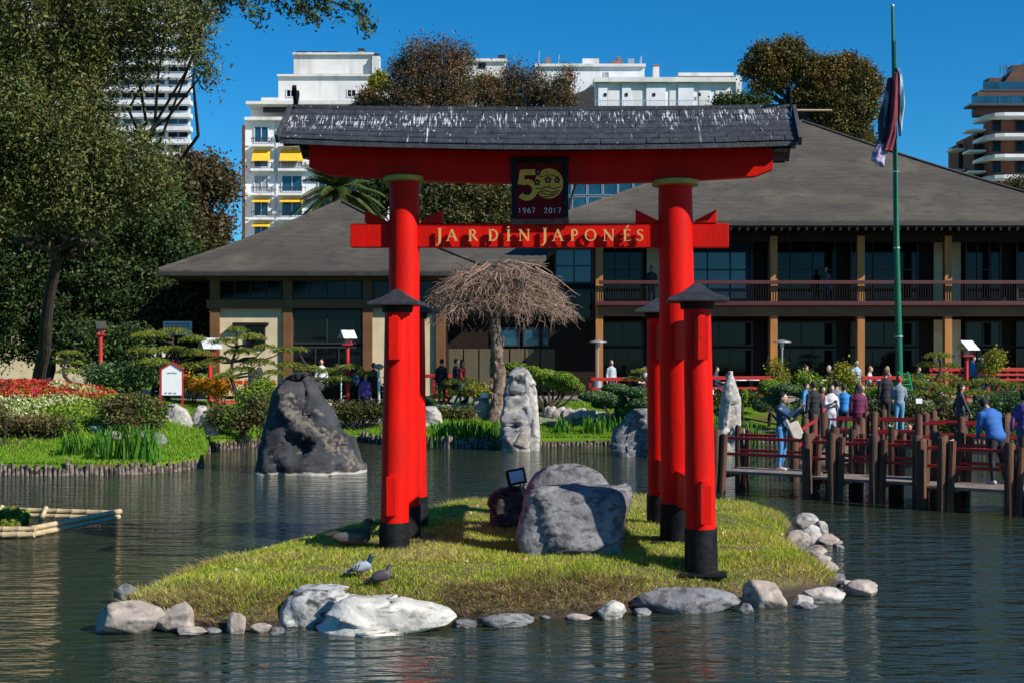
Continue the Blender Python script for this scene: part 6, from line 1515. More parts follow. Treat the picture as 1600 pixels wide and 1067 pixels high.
    Lg.ell(W(Vector((0, 0, hz - .01))), (.155 * s * wide ** .7, .12 * s * wide ** .7, .13 * s), 14, 8, mat=rot)
    b = obj('body', A, SK[skin], t); rem(b, vox)
    tr = obj('trousers', Lg, cmat(legs), t); rem(tr, vox + .004, 8)
    tp_ = obj('coat' if coat else 'top', T, cmat(top), t); rem(tp_, vox + .004, 14 if near else 7)
    # hair: cap over skull, open at the face
    Hd.ell(W(hd + Vector((0, .022, .028))), (.088 * s, .098 * s, .112 * s), 14, 10, mat=rot)
    if long_hair:
        for sx in (-1, 0, 1): Hd.cap(W(hd + Vector((sx * .055, .05, -.02))), W(hd + Vector((sx * .07, .07, -.25))), .05 * s, .035 * s, 8)
    h_ = obj('hair' if not cap else 'cap', Hd, HR[hair], t); rem(h_, .014)
    if cap: obj('cap_peak', MB().cap(W(hd + Vector((0, -.08, .05))), W(hd + Vector((0, -.15, .04))), .05 * s, .04 * s, 8), HR[hair], t, smooth=True)
    for m2 in Sh: obj('shoe', m2, cmat(shoe), t, smooth='all')
    if near or abs(face) < 80:
        for sx in (-1, 1): obj('eye', MB().ell(W(hd + Vector((sx * .03, -.084, .012))), .009 * s, 8, 6), HR['d'], t, smooth='all')
        obj('mouth', MB().cap(W(hd + Vector((-.018, -.094, -.052))), W(hd + Vector((.018, -.094, -.052))), .006 * s, .006 * s, 6), cmat((.35, .08, .07)), t, smooth='all')
    if backpack:
        m2 = MB(); m2.ell(W(up(.27, -.2)), (.14 * s, .09 * s, .2 * s), 12, 8, mat=rot); o = obj('backpack', m2, cmat(backpack), None, org=W(up(.27, -.2))); rem(o, .02); tag(o, 'small backpack carried by the ' + label[:60].rsplit(' ', 1)[0] if False else 'rucksack worn by ' + label, 'backpack')
    if hold == 'phone':
        c = W(up(.60, .38) if pose == 'photo' else up(.56, .52) if pose == 'photo_side' else up(.33, .3)); o = obj('phone', MB().box(c, (.15, .012, .075), rz=R(face)), HR['d'], org=c, bevel=.004); tag(o, 'dark phone held up by ' + label, 'phone')
    return t
B_ = BZ
# two near figures
person(1221, 27.6, 'woman in denim jacket and light jeans photographing from the footbridge', 1.64, 55, 'photo_side', (.02, .055, .13), (.07, .26, .50), 'd', 'l', z=B_, near=True, shoe=(.75, .6, .62), hold='phone', group=None)
c = at(1241, 670, 27.42); 
bm_ = MB(); bm_.prism([(-.16, .10), (.06, .19), (.20, -.10), (.12, -.22), (-.03, -.19)], c, (1, 0, 0), (0, 0, 1), -.05, .05)
hb = obj('handbag', bm_, cmat((.62, .55, .45)), org=c, bevel=.02); obj('strap', MB().beam(c + Vector((-.1, 0, .1)), at(1219, 637, 27.42), .05, .012, up=(0, 1, 0)), cmat((.62, .55, .45)), hb); tag(hb, 'cream tote bag hanging at the hip of the woman photographing', 'handbag')
person(1556, 24.6, 'heavy-set man in bright blue and navy jacket leaning on the bridge rail', 1.70, 200, 'lean', (.02, .12, .40), (.012, .012, .018), 'd', 't', z=B_, near=True, shoe=(.45, .45, .5), wide=1.32, group=None)
person(1600, 27.5, 'person in teal shorts half hidden at the right picture edge', 1.66, 150, 'walk', (.10, .06, .25), (.02, .20, .24), 'd', 'l', z=B_, shoe=(.7, .7, .7), group=None)
CR = 'visitors crowding the walkway'
person(1272, 36.2, 'balding man in long black suit jacket in the bridge crowd', 1.74, 195, 'stand', (.010, .011, .013), (.01, .01, .012), 'b', 't', z=B_, coat=True, group=CR)
person(1298, 36.4, 'long-haired woman in white and black striped sweater over a light skirt', 1.64, 15, 'phone', (.62, .58, .60), (.30, .40, .50), 'd', 'l', z=B_, long_hair=True, group=CR)
person(1319, 38.6, 'youth in bright blue shirt turned away in the crowd', 1.60, 170, 'walk', (.02, .22, .55), (.02, .03, .05), 'b', 'l', z=B_, group=CR)
person(1341, 35.7, 'woman in plum coloured coat with dark hair from behind', 1.66, 180, 'stand', (.12, .008, .055), (.02, .015, .03), 'd', 'l', z=B_, coat=True, wide=1.15, long_hair=True, group=CR)
person(1363, 40.5, 'small figure in light blue top walking behind the crowd', 1.48, 120, 'walk', (.08, .25, .55), (.02, .02, .03), 'd', 'l', group=CR)
person(1384, 39.4, 'man in black coat standing beside the ladder with pale waistband', 1.74, 185, 'stand', (.012, .012, .014), (.012, .012, .014), 'b', 't', coat=True, group=CR, z=.75)
person(1405, 38.8, 'man in red cap, grey jacket and jeans at the ladder foot', 1.66, 175, 'cross', (.20, .24, .30), (.10, .30, .48), 'red', 'l', cap=True, z=.62, group=CR, shoe=(.6, .6, .6))
person(1346, 44.0, 'person in dark clothes partly behind the plum coat woman', 1.62, 30, 'stand', (.35, .30, .22), (.02, .02, .03), 'y', 'l', group=CR)
person(1480, 43.0, 'child in purple jacket bending among the right shrubs', 1.30, 120, 'phone', (.14, .03, .28), (.03, .03, .04), 'b', 'l', group=CR)
person(1470, 44.2, 'woman with pale hat and rucksack among the right shrubs', 1.5, 150, 'stand', (.22, .14, .2), (.03, .03, .04), 'y', 'l', group=CR)
for (px, D, lab, kw) in ((1284, 38.6, 'short woman in dark red top between the suit man and striped sweater', dict(top=(.3, .03, .04), face=30, H=1.55, z=B_, long_hair=True)), (1308, 40.0, 'man in grey hoodie behind the striped sweater woman', dict(top=(.2, .2, .22), face=200, z=B_)),
    (1329, 41.5, 'boy in white shirt behind the bright blue shirt', dict(top=(.6, .6, .6), face=40, H=1.4)), (1355, 42.0, 'woman in teal jacket behind the plum coat', dict(top=(.02, .2, .22), face=-30, long_hair=True)), (1373, 42.4, 'man in brown jacket left of the ladder man', dict(top=(.16, .08, .04), face=160)),
    (1422, 41.6, 'bearded man in black hoodie right of the red cap man', dict(top=(.015, .015, .018), face=-40)), (1258, 41.0, 'man in bright blue jacket behind the domed shrubs', dict(top=(.03, .22, .5), face=60, z=B_, H=1.6)), (1500, 36.0, 'woman in dark grey coat on the far walkway at right', dict(top=(.05, .05, .06), face=90, z=B_, long_hair=True, coat=True, pose='walk'))):
    kw.setdefault('pose', 'phone' if px % 2 else 'stand'); kw.setdefault('legs', (.03, .035, .05)); person(px, D, lab, group=CR, **kw)
TR = 'visitors on the pavilion terrace'
def seatz(px, D): return tz(px, D) + .02
def tperson(px, D, label, **k):
    person(px, D, label, z=1.25, group=TR, **k)
for args in ((1337, 49.2, 'man in light blue shirt with arms hanging walking past the third column', dict(pose='walk', top=(.32, .45, .60), legs=(.015, .02, .04), face=20, H=1.74)),):
    person(args[0], args[1], args[2], z=tz(args[0], args[1]), group=TR, **args[3])
tperson(1256, 52.2, 'seated man in beige jacket facing right at the terrace edge', pose='sit', top=(.40, .34, .22), face=70, hair='b', H=1.74)
tperson(1297, 52.4, 'seated visitor in black with white cap at a terrace table', pose='sit', top=(.012, .012, .014), face=-60, hair='g', H=1.72)
tperson(1357, 52.6, 'seated blond woman in black and white top near the third column', pose='sit', top=(.45, .45, .45), face=60, hair='y')
tperson(1388, 52.6, 'seated woman with grey-blond hair left of the green pole', pose='sit', top=(.30, .22, .2), face=-70, hair='y', long_hair=True)
tperson(1432, 52.4, 'seated man in navy and grey top right of the green pole', pose='sit', top=(.06, .07, .16), face=60, hair='b')
tperson(1117, 52.2, 'seated man in dark jacket just right of the right torii post', pose='sit', top=(.02, .03, .06), face=60, hair='d')
tperson(955, 51.2, 'person in grey-blue top standing behind the red rail by the first column', pose='stand', top=(.42, .46, .50), face=20, hair='y', H=1.5)
tperson(1009, 52.0, 'seated person in white at the terrace left of the right torii posts', pose='sit', top=(.6, .6, .62), face=-40, hair='b')
tperson(1519, 50.6, 'walker in bright blue jacket by the right lantern', pose='walk', top=(.02, .20, .60), legs=(.03, .05, .1), face=90, H=1.7)
tperson(1536, 50.9, 'walker in white hooded top beside the dark bin', pose='walk', top=(.62, .66, .72), legs=(.02, .30, .42), face=-90, H=1.7)
LG = 'visitors behind the left shrubs'
for (px, D, lab, kw) in ((393, 47.2, 'pair-leading visitor in black behind the leaning pine', dict(top=(.012, .012, .02), pose='walk', face=60)), (405, 47.4, 'visitor with pink bag in dark clothes by the leaning pine', dict(top=(.02, .02, .03), face=80, legs=(.1, .08, .15))),
    (570, 46.6, 'woman in purple patterned top and navy trousers left of the torii', dict(top=(.24, .10, .36), legs=(.015, .02, .05), face=30, long_hair=True)), (556, 47.8, 'visitor in light blue shirt left of the purple-top woman', dict(top=(.10, .28, .5), face=100)),
    (541, 48.0, 'visitor in red shirt in the group left of the torii', dict(top=(.45, .03, .03), face=120)), (525, 48.0, 'visitor in dark jacket at the left of the group by the torii', dict(top=(.02, .02, .03), face=140)), (584, 48.2, 'tall visitor in black beside the purple-top woman', dict(top=(.012, .012, .012), face=190)),
    (502, 49.2, 'white-shirted visitor at the pavilion doorway', dict(top=(.7, .7, .72), face=10)),
    (690, 47.6, 'dark silhouetted visitor right of the left torii posts', dict(top=(.012, .012, .014), face=160)), (722, 47.0, 'woman with red backpack walking by the bare tree', dict(top=(.35, .02, .02), legs=(.08, .20, .40), face=60, pose='walk', long_hair=True)), (712, 47.4, 'dark-haired companion of the red backpack woman', dict(top=(.05, .03, .04), face=70, pose='walk'))):
    person(px, D, lab, group=LG, **kw)
person(1290, 55.9, 'dim figure on the balcony between second and third columns', z=5.15, top=(.10, .10, .11), face=0, group=None)
person(1018, 55.6, 'dim figure on the balcony left of the right torii pillar', z=5.15, top=(.05, .05, .05), face=0, group=None)
# ================================================================ GARDEN FURNITURE
def lantern(label, px, D, ytop, yroof, big=1.0, z=None, white=False, dark=False, group='red garden lantern posts', wtop=28):
    z = tz(px, D) if z is None else z; b = Vector((wx(px, D), D, z)); t = empty('lantern_post', b, label, 'garden lantern', group); k = D / FP
    ztop = wz(yroof, D); zr = wz(ytop, D); hw = wtop * k / 2
    obj('post', MB().tube([b - Vector((0, 0, .2)), Vector((b.x, D, ztop - .25))], [.085 * big, .075 * big], 12), m_red2, t, smooth=True)
    obj('foot', MB().tube([b - Vector((0, 0, .2)), b + Vector((0, 0, .3))], [.095 * big, .09 * big], 12), m_black, t, smooth=True)
    mb = MB(); mb.box((b.x, D, ztop - .26), (hw * 1.3, hw * 1.3, .05)); obj('lamp_base', mb, m_red2, t)
    lz0, lz1 = ztop - .23, ztop
    mb = MB(); mb.box((b.x, D, (lz0 + lz1) / 2), (hw * .7, hw * .7, lz1 - lz0)); lb = obj('lamp_box', mb, M('frosted_lamp_glass', (.35, .30, .25), .3, (.3, .25, .2), nscale=9), t)
    for sx in (-1, 1):
        for sy in (-1, 1): obj('lamp_strut', MB().tube([(b.x + sx * hw * .45, D + sy * hw * .45, lz0), (b.x + sx * hw * .5, D + sy * hw * .5, lz1)], .022, 6), m_red2, t)
    mb = MB(); yw = hw * 1.15   # gabled roof, ridge along x
    for s in (-1, 1):
        vs = [(b.x - hw, D + s * yw, lz1 - .02), (b.x + hw, D + s * yw, lz1 - .02), (b.x + hw, D, zr), (b.x - hw, D, zr)]; vs += [(x, y, q - .03) for x, y, q in vs]
        fs = [(0, 1, 2, 3), (7, 6, 5, 4), (0, 4, 5, 1), (1, 5, 6, 2), (2, 6, 7, 3), (3, 7, 4, 0)]
        if s > 0: fs = [tuple(reversed(f)) for f in fs]
        mb.add(vs, fs)
    rot = Matrix.Rotation(R(28), 3, 'Z'); c0 = Vector((b.x, D, 0)); mb.v = [rot @ (p - c0) + c0 for p in mb.v]
    obj('lamp_roof', mb, m_fascia if dark else M('pale_lamp_roof', (.55, .56, .60) if not white else (.8, .8, .82), .5, (.42, .43, .47), nscale=9), t)
    mb = MB(); mb.prism([(-yw * .8, 0), (yw * .8, 0), (0, zr - lz1)], Vector((b.x + hw * .9, D, lz1)), (0, 1, 0), (0, 0, 1), .02, -.01); mb.v = [rot @ (p - c0) + c0 for p in mb.v]; obj('gable', mb, m_red2, t)
    return t
D1 = ground(328, 640); lantern('tall red lantern post with grey gabled roof beside the white notice board', 328, D1, 528, 543, wtop=30)
lantern('red lantern post with bright white roof in front of the small pavilion door', 543, 46.5, 516, 527, wtop=22, white=True)
lantern('red lantern post with white roof in front of the right pavilion bays', 1510, ground(1510, 640), 532, 545, wtop=26, white=True)
lantern('slim red lantern post in shade of the dark left trees', 157, 47.0, 502, 512, wtop=16, dark=True)
# red beam from the first lantern
D = D1; tag(obj('bench_beam', MB().beam(at(334, 628, D), at(376, 627, D + .4), .25, .12), m_red2, org=at(334, 634, D), bevel=.01), 'low red wooden beam bench right of the tall lantern post', 'bench')
for sx in (338, 371): pass
# white notice board with gabled top
D = ground(268, 634); nb = empty('notice_board', on(268, D), 'white notice board with pointed red-edged top on red posts', 'sign')
k = D / FP; o = at(253, 617, D)
mb = MB(); mb.prism([(0, 0), (31 * k, 0), (31 * k, 40 * k), (17 * k, 50 * k), (0, 40 * k)], o, (1, 0, 0), (0, 0, 1), .02, -.02); obj('board', mb, m_whiteboard, nb)
for x in (251.4, 285): obj('post', MB().beam(at(x, 640, D + .02), at(x, 578 if x < 260 else 577, D + .02), .05, .06, up=(0, 1, 0)), m_red2, nb)
for (x0, y0, x1, y1) in ((250, 577.5, 270, 566), (270, 566, 286.5, 577)): obj('top_rail', MB().beam(at(x0, y0, D - .01), at(x1, y1, D - .01), .12, .035), m_red2, nb)
mb = MB()
for (x, y, w) in ((262, 581, 4), (267, 580.5, 3), (271, 581, 3), (275, 581, 2), (258, 612, 3), (264, 612, 5), (272, 612.4, 4)): RB(mb, x, y, x + w, y + 1.5, D - .045, .01)
obj('print', mb, cmat((.5, .5, .53)), nb)['kind'] = 'stuff'
# far information panel
D = 51.5; fp_ = empty('information_panel', on(278, D), 'pale information panel with grey writing among the left pines', 'sign')
rb('panel', 255, 502, 300, 524, D, .06, M('panel_face', (.5, .53, .58), .6, (.4, .43, .48), nscale=6), fp_)
for x in (262, 294): obj('post', MB().beam(at(x, 600, D + .1), at(x, 524, D + .1), .06, .06, up=(0, 1, 0)), m_darkwood, fp_)
mb = MB()
for i in range(4):
    x = 259
    while x < 295: w = rnd.uniform(2, 6); RB(mb, x, 505.5 + i * 4.3, x + w, 507.3 + i * 4.3, D - .012, .01); x += w + 1.3
obj('print', mb, cmat((.12, .13, .16)), fp_)['kind'] = 'stuff'
# green flagpole and a thin rod beside it
D = 43.8; fb = on(1408, D); fpz = empty('flagpole', fb, 'tall dark green tapering flagpole with collar rings', 'flagpole')
obj('pole', MB().tube([fb - Vector((0, 0, .2)), at(1404, 520, D), at(1401, 390, D), at(1398, 200, D), at(1394.5, 12, D)], [.13, .115, .10, .078, .05], 20), m_pole, fpz, smooth=True)
for (x, y, r) in ((1404.3, 527, .135), (1401, 389, .115), (1399, 270, .10)): obj('collar', MB().tube([at(x, y, D), at(x, y - 2.4, D)], r, 20), m_metalgrey, fpz, smooth=True)
obj('finial', MB().ell(at(1394.5, 10, D), .07, 12, 8), m_metalgrey, fpz, smooth='all')
obj('halyard_rod', MB().tube([at(1401.5, 390, D - .1), at(1400, 62, D - .1)], .022, 8), m_pole, fpz, smooth=True)
# carp streamers hanging limp
def streamer(label, outline, D, mat, seed, yo=0.0, cat='flag'):
    """outline rows (py, pxl, pxr): limp folded cloth tube"""
    mb = MB(); nu = 30; nv = 46; ys = [r[0] for r in outline]
    for j in range(nv + 1):
        y = ys[0] + (ys[-1] - ys[0]) * j / nv; l = np.interp(y, ys, [r[1] for r in outline]); r = np.interp(y, ys, [r[2] for r in outline])
        for i in range(nu):
            th = 2 * math.pi * i / nu; k = .75 + .3 * noise.noise((math.cos(th) * 1.6 + seed, math.sin(th) * 1.6, j * .07)) + .12 * math.sin(th * 5 + j * .12 + seed)
            p = at((l + r) / 2 + (r - l) / 2 * math.cos(th) * (k * .55 + .5), y, D); p.y += yo + math.sin(th) * .16 * k; mb.v.append(p)
    for j in range(nv):
        for i in range(nu): i2 = (i + 1) % nu; mb.f.append((j * nu + i, (j + 1) * nu + i, (j + 1) * nu + i2, j * nu + i2))
    mb.f.append(tuple(nv * nu + i for i in range(nu)))
    o = obj('streamer', mb, mat, org=at(outline[0][1], ys[0], D), smooth='all'); tag(o, label, cat); return o
m_fl1 = M('dark_purple_cloth', (.03, .022, .04), .8, (.25, .22, .28), nscale=2.2, stretch=(2, 1, .6), ramp=(.5, .62), coord='pos')
m_fl2 = M('crimson_cloth', (.22, .015, .03), .8, (.10, .01, .02), nscale=3, coord='pos')
m_fl3 = M('teal_white_cloth', (.35, .42, .5), .8, (.02, .10, .14), nscale=2.0, stretch=(2, 1, .5), ramp=(.45, .55), coord='pos')
m_fl4 = M('mauve_tail_cloth', (.45, .40, .55), .8, (.16, .10, .22), nscale=3, coord='pos', ramp=(.45, .6))
streamer('dark purple carp streamer hanging limp left of the pole', [(124, 1385, 1392), (150, 1380, 1393), (185, 1370, 1390), (215, 1371, 1388), (235, 1364, 1382)], D, m_fl1, 1, -.12)
streamer('crimson cloth streamer hanging beside the dark purple one', [(118, 1391, 1397), (150, 1388, 1399), (185, 1386, 1398), (215, 1382, 1396), (238, 1374, 1390)], D, m_fl2, 2, -.32)
streamer('mauve forked tail of cloth at the bottom of the carp streamers', [(228, 1366, 1386), (240, 1360, 1386), (252, 1359, 1380), (263, 1374, 1379)], D, m_fl4, 3, -.20)
streamer('teal and white streamer hanging limp right of the pole', [(109, 1393, 1403), (120, 1398, 1407), (145, 1400, 1411), (165, 1401, 1412), (190, 1401, 1408), (214, 1403, 1406)], D, m_fl3, 4, -.15)
# green stepladder
D = 43.4; ld = empty('stepladder', on(1418, D), 'green metal stepladder leaning open beside the flagpole', 'ladder')
g_green = M('green_ladder_paint', (.015, .32, .14), .45, (.01, .25, .11), nscale=6)
for (x0, y0, x1, y1, dy) in ((1405, 581, 1412, 622, 0), (1419, 581, 1429, 622, 0), (1404, 581, 1402, 620, .6), (1418, 581, 1432, 620, .6)): obj('leg', MB().beam(at(x0, y0, D), at(x1, y1, D) + Vector((0, dy, 0)), .04, .045, up=(0, 1, 0)), g_green, ld)
for i in range(5): t = (i + .3) / 5; obj('rung', MB().beam(at(1405 + 7 * t, 581 + 41 * t, D - .01), at(1419 + 10 * t, 581 + 41 * t, D - .01), .05, .03), g_green, ld)
# red rails on the terrace
def redrail(label, u0, u1, D, ys, step=44, z=1.15, nm='red_railing', top=None):
    t = empty(nm, Vector((wx(u0, D), D, z)), label, 'railing')
    for y in ys: obj('rail', MB().beam(at(u0, y, D), at(u1, y, D), .07, .14 if y == ys[0] else .09), m_red2, t, bevel=.01)
    u = u0 + 3
    while u < u1: mb = MB(); b = at(u, ys[0] - 1, D + .02); mb.box((b.x, D + .06, (b.z + z - .1) / 2), (.09, .07, b.z - z + .1)); obj('post', mb, m_red2, t); u += step
    return t
redrail('red double railing along the terrace behind the right torii posts', 919, 1012, 50.4, (592, 607)); redrail('red double railing on the terrace before the second column', 1098, 1224, 50.4, (590, 606))
redrail('short red railing with chair frames left of the flagpole', 1346, 1402, 50.4, (590, 606), 18); redrail('red slatted fence on the terrace at the far right', 1452, 1640, 50.6, (577, 585, 593), 15)
redrail('thin red rail behind the leaning pine on the left', 334, 430, 48.6, (597,), 46)
redrail('red rail in front of the small pavilion right of the torii posts', 655, 705, 49.2, (587,), 20)
# tables
for i, (px, D, lab) in enumerate(((1150, 52.6, 'round pale table on the terrace right of the right torii post'), (1172, 53.0, 'second pale table beside the one nearest the right torii post'), (1276, 52.5, 'pale table between the beige-jacket man and the white-cap visitor'), (1372, 52.6, 'pale table between two seated blond women'), (1448, 52.5, 'pale table right of the man in navy'), (985, 52.4, 'pale table on the terrace left of the right torii posts'))):
    t = empty('cafe_table', Vector((wx(px, D), D, 1.25)), lab, 'table', 'cafe tables on the terrace'); c = Vector((wx(px, D), D, 1.25))
    obj('tabletop', MB().tube([c + Vector((0, 0, .71)), c + Vector((0, 0, .745))], .42, 24), m_whiteboard, t, smooth=True); obj('leg', MB().tube([c, c + Vector((0, 0, .71))], .035, 8), m_frame, t); obj('base', MB().tube([c, c + Vector((0, 0, .03))], [.25, .22], 16), m_frame, t)
# patio heaters
for px, lab in ((1222, 'mushroom-topped patio heater right of the second column'), (934, 'mushroom-topped patio heater left of the first column')):
    D = 53.0; b = Vector((wx(px, D), D, 1.25)); t = empty('patio_heater', b, lab, 'patio heater', 'patio heaters'); zt = wz(533, D)
    obj('pole', MB().tube([b, Vector((b.x, D, zt - .05))], .035, 8), m_metalgrey, t, smooth=True); obj('base', MB().tube([b, b + Vector((0, 0, .7))], [.2, .17], 14), m_metalgrey, t, smooth=True)
    obj('reflector', MB().tube([(b.x, D, zt - .06), (b.x, D, zt - .03), (b.x, D, zt + .06)], [.38, .36, .05], 20), m_metalgrey, t, smooth=True); obj('burner', MB().tube([(b.x, D, zt - .35), (b.x, D, zt - .06)], [.06, .09], 12), m_metalgrey, t, smooth=True)
# white marker posts and small signs
for (px, y0, y1, D, w, lab) in ((533, 589, 617, 45.6, .05, 'thin white marker stake behind the black boulder'), (592, 576, 618, 46.0, .09, 'white lamp pillar just left of the torii posts'), (1502, 616, 672, 38.5, .06, 'thin white stake among the shrubs at the right')):
    tag(obj('marker_post', MB().tube([Vector((wx(px, D), D, tz(px, D) - .1)), at(px, y0, D)], w / 2, 8), m_whiteboard, org=on(px, D), smooth=True), lab, 'post')
D = 46.0; tag(obj('lamp_head', MB().tube([at(592, 577, D), at(592, 572, D), at(592, 568, D)], [.10, .20, .06], 14), m_metalgrey, org=at(592, 576, D), smooth=True), 'grey conical head on the white lamp pillar', 'lamp')
for (px, py, D, w, h, lab) in ((1436, 626, 41.2, .2, .16, 'small white label in the shrubs right of the ladder'), (1112, 612, 43.5, .14, .16, 'small white label by the right torii posts'), (514, 637 - 6, 45.0, .2, .1, 'white label low in the hedge behind the black boulder')):
    c = at(px, py, D); t = empty('plant_label', Vector((c.x, D, tz(px, D))), lab, 'sign'); obj('plate', MB().box(c, (w, .02, h)), m_whiteboard, t); obj('stake', MB().tube([Vector((c.x, D + .03, tz(px, D) - .05)), c + Vector((0, .03, 0))], .012, 6), m_frame, t)
# dark bin behind the right lantern
D = 48.5; mb = MB()
for i in range(7): mb.tube([(wx(1527, D) + (i - 3) * .05, D, 1.1), (wx(1527, D) + (i - 3) * .05, D, 2.0)], .02, 6)
mb.tube([(wx(1527, D), D + .05, 1.1), (wx(1527, D), D + .05, 1.95)], .15, 12); tag(obj('litter_bin', mb, m_frame, org=(wx(1527, D), D, 1.15)), 'dark slatted litter bin between the two walkers at right', 'bin')
# fence at far left behind the flower bed
fc = empty('garden_fence', on(60, 48.5), 'low concrete post and wire fence with green mesh behind the flower bed', 'fence')
for px in (-30, 2, 38, 77, 116): b = on(px, 48.5); mb = MB(); mb.box((b.x, 48.5, b.z + .45), (.14, .14, 1.1)); obj('post', mb, m_concrete, fc, bevel=.01)
m_mesh = M('green_fence_mesh', (.03, .10, .08), .8, (.05, .14, .11), nscale=5)
for a, b in ((-30, 2), (2, 38), (38, 77)): A = on(a + 2, 48.5); B = on(b - 2, 48.5); mb = MB(); mb.box(((A.x + B.x) / 2, 48.5, A.z + .45), (B.x - A.x, .02, .75)); obj('panel', mb, m_mesh, fc)
mb = MB(); A = on(79, 48.5); B = on(150, 48.5)
for i in range(16): x = A.x + (B.x - A.x) * i / 15; mb.tube([(x, 48.5, A.z + .05), (x, 48.5, A.z + .85)], .012, 4)
for z in (.1, .45, .85): mb.tube([(A.x, 48.5, A.z + z), (B.x, 48.5, A.z + z)], .014, 4)
obj('wire_mesh', mb, m_metalgrey, fc)['kind'] = 'stuff'
# pole lamps deep in the trees at left
for (px, py, lab) in ((166, 494, 'pale cobra lamp head among the dark left trees'), (310, 475, 'pale street lamp head seen above the left pines')):
    D = 55; c = at(px, py, D); t = empty('street_lamp', Vector((c.x, D, 1.2)), lab, 'street lamp'); obj('pole', MB().tube([(c.x - .4, D, 1.2), (c.x - .4, D, c.z - .1), c], .05, 8), m_frame, t, smooth=True); obj('lamp_head', MB().ell(c, (.38, .16, .09), 12, 8), m_metalgrey, t, smooth='all')

# ================================================================ FLOATING BAMBOO PLANTER
fpn = empty('floating_planter', Vector((wx(-20, 21.5), 21.5, 0)), 'triangular floating bamboo frame filled with water plants', 'floating planter')
cA = Vector((wx(-90, 20.3), 20.3, .08)); cB = Vector((wx(53, 20.3), 20.3, .08)); cC = Vector((wx(185, 22.6), 22.6, .08)); cD = Vector((wx(-90, 23.4), 23.4, .08))
def bam(a, b, r, dz=0, off=Vector((0, 0, 0))):
    a = a + off + Vector((0, 0, dz)); b = b + off + Vector((0, 0, dz)); n = max(6, int((b - a).length / .28)); pts = []; rr = []
    for i in range(n + 1):
        p = a.lerp(b, i / n); e = (b - a).normalized() * .012
        pts += [p - e, p, p + e]; rr += [r, r * 1.12, r]
    obj('bamboo_pole', MB().tube(pts, rr, 10), m_bamboo, fpn, smooth=True)
bam(cA, cB, .045, -.02); bam(cA, cB, .04, .07, Vector((0, .03, 0))); bam(cA, cB, .035, .0, Vector((0, .16, 0)))
bam(cB - Vector((.05, 0, 0)), cC, .045, -.02); bam(cB - Vector((.05, 0, 0)), cC + Vector((.02, 0, 0)), .045, .075, Vector((0, .02, 0))); bam(cB, cC, .04, .05, Vector((-.1, .14, 0)))
bam(cD, cC, .045, .05); bam(cD, cC, .04, -.03, Vector((0, -.1, 0)))
for f in (.35, .6): bam(cD.lerp(cC, f) + Vector((0, -.02, .1)), cD.lerp(cC, f) + Vector((0.0, -.3, -.1)), .04)
L = []
while len(L) < 1500:
    x = rnd.uniform(cA.x, 0); y = rnd.uniform(20.4, 23.1)
    f = (y - 20.3) / 2.3; lim = cB.x + (cC.x - cB.x) * f - .3 - 1.3 * f
    if x < lim and y < 22.9: L.append((x, y, .04 + rnd.random() * .12 + .03 * math.sin(x * 9)))
fl_ = np_mesh('water_plants', leaf_quads(np.array(L), .055, 1.15, up=1.0), 4, leafm('water_plant_leaves', (.22, .22, .02), (.10, .17, .02), .5, .3, ns=3), None); tag(fl_, 'yellow-green water plants inside the floating bamboo frame', 'water plants', kind='stuff')
# ================================================================ FLOODLIGHT
D = 18.3; fc0 = at(807, 744, D); fl = empty('floodlight', at(808, 762, D), 'black floodlight with pale glass tilted on the island stones', 'floodlight')
rotf = Matrix.Rotation(R(-10), 3, 'Y') @ Matrix.Rotation(R(14), 3, 'Z') @ Matrix.Rotation(R(-8), 3, 'X')
def rbx(name, c, d, mat, par, bevel=.004): obj(name, MB().box(fc0 + rotf @ Vector(c), d, mat=rotf), mat, par, bevel=bevel)
rbx('housing', (0, .06, 0), (.26, .10, .22), m_black, fl, .02); rbx('glass', (0, -.004, 0), (.21, .02, .165), M('lamp_glass', (.42, .48, .50), .15, (.36, .42, .44), nscale=4), fl)
for (c, d) in (((0, -.006, .098), (.27, .03, .03)), ((0, -.006, -.098), (.27, .03, .03)), ((-.12, -.006, 0), (.03, .028, .166)), ((.12, -.006, 0), (.03, .028, .166))): rbx('bezel', c, d, m_black, fl)
obj('bracket', MB().tube([fc0 + Vector((-.1, .08, -.05)), fc0 + Vector((-.06, .1, -.2)), fc0 + Vector((.08, .1, -.22)), fc0 + Vector((.13, .08, -.05))], .012, 6), m_black, fl)
obj('cable', MB().tube([fc0 + Vector((.05, .05, -.1)), fc0 + Vector((.10, -.05, -.25)), fc0 + Vector((.16, -.15, -.4)), fc0 + Vector((.17, -.2, -.5))], .012, 6), m_concrete, fl)
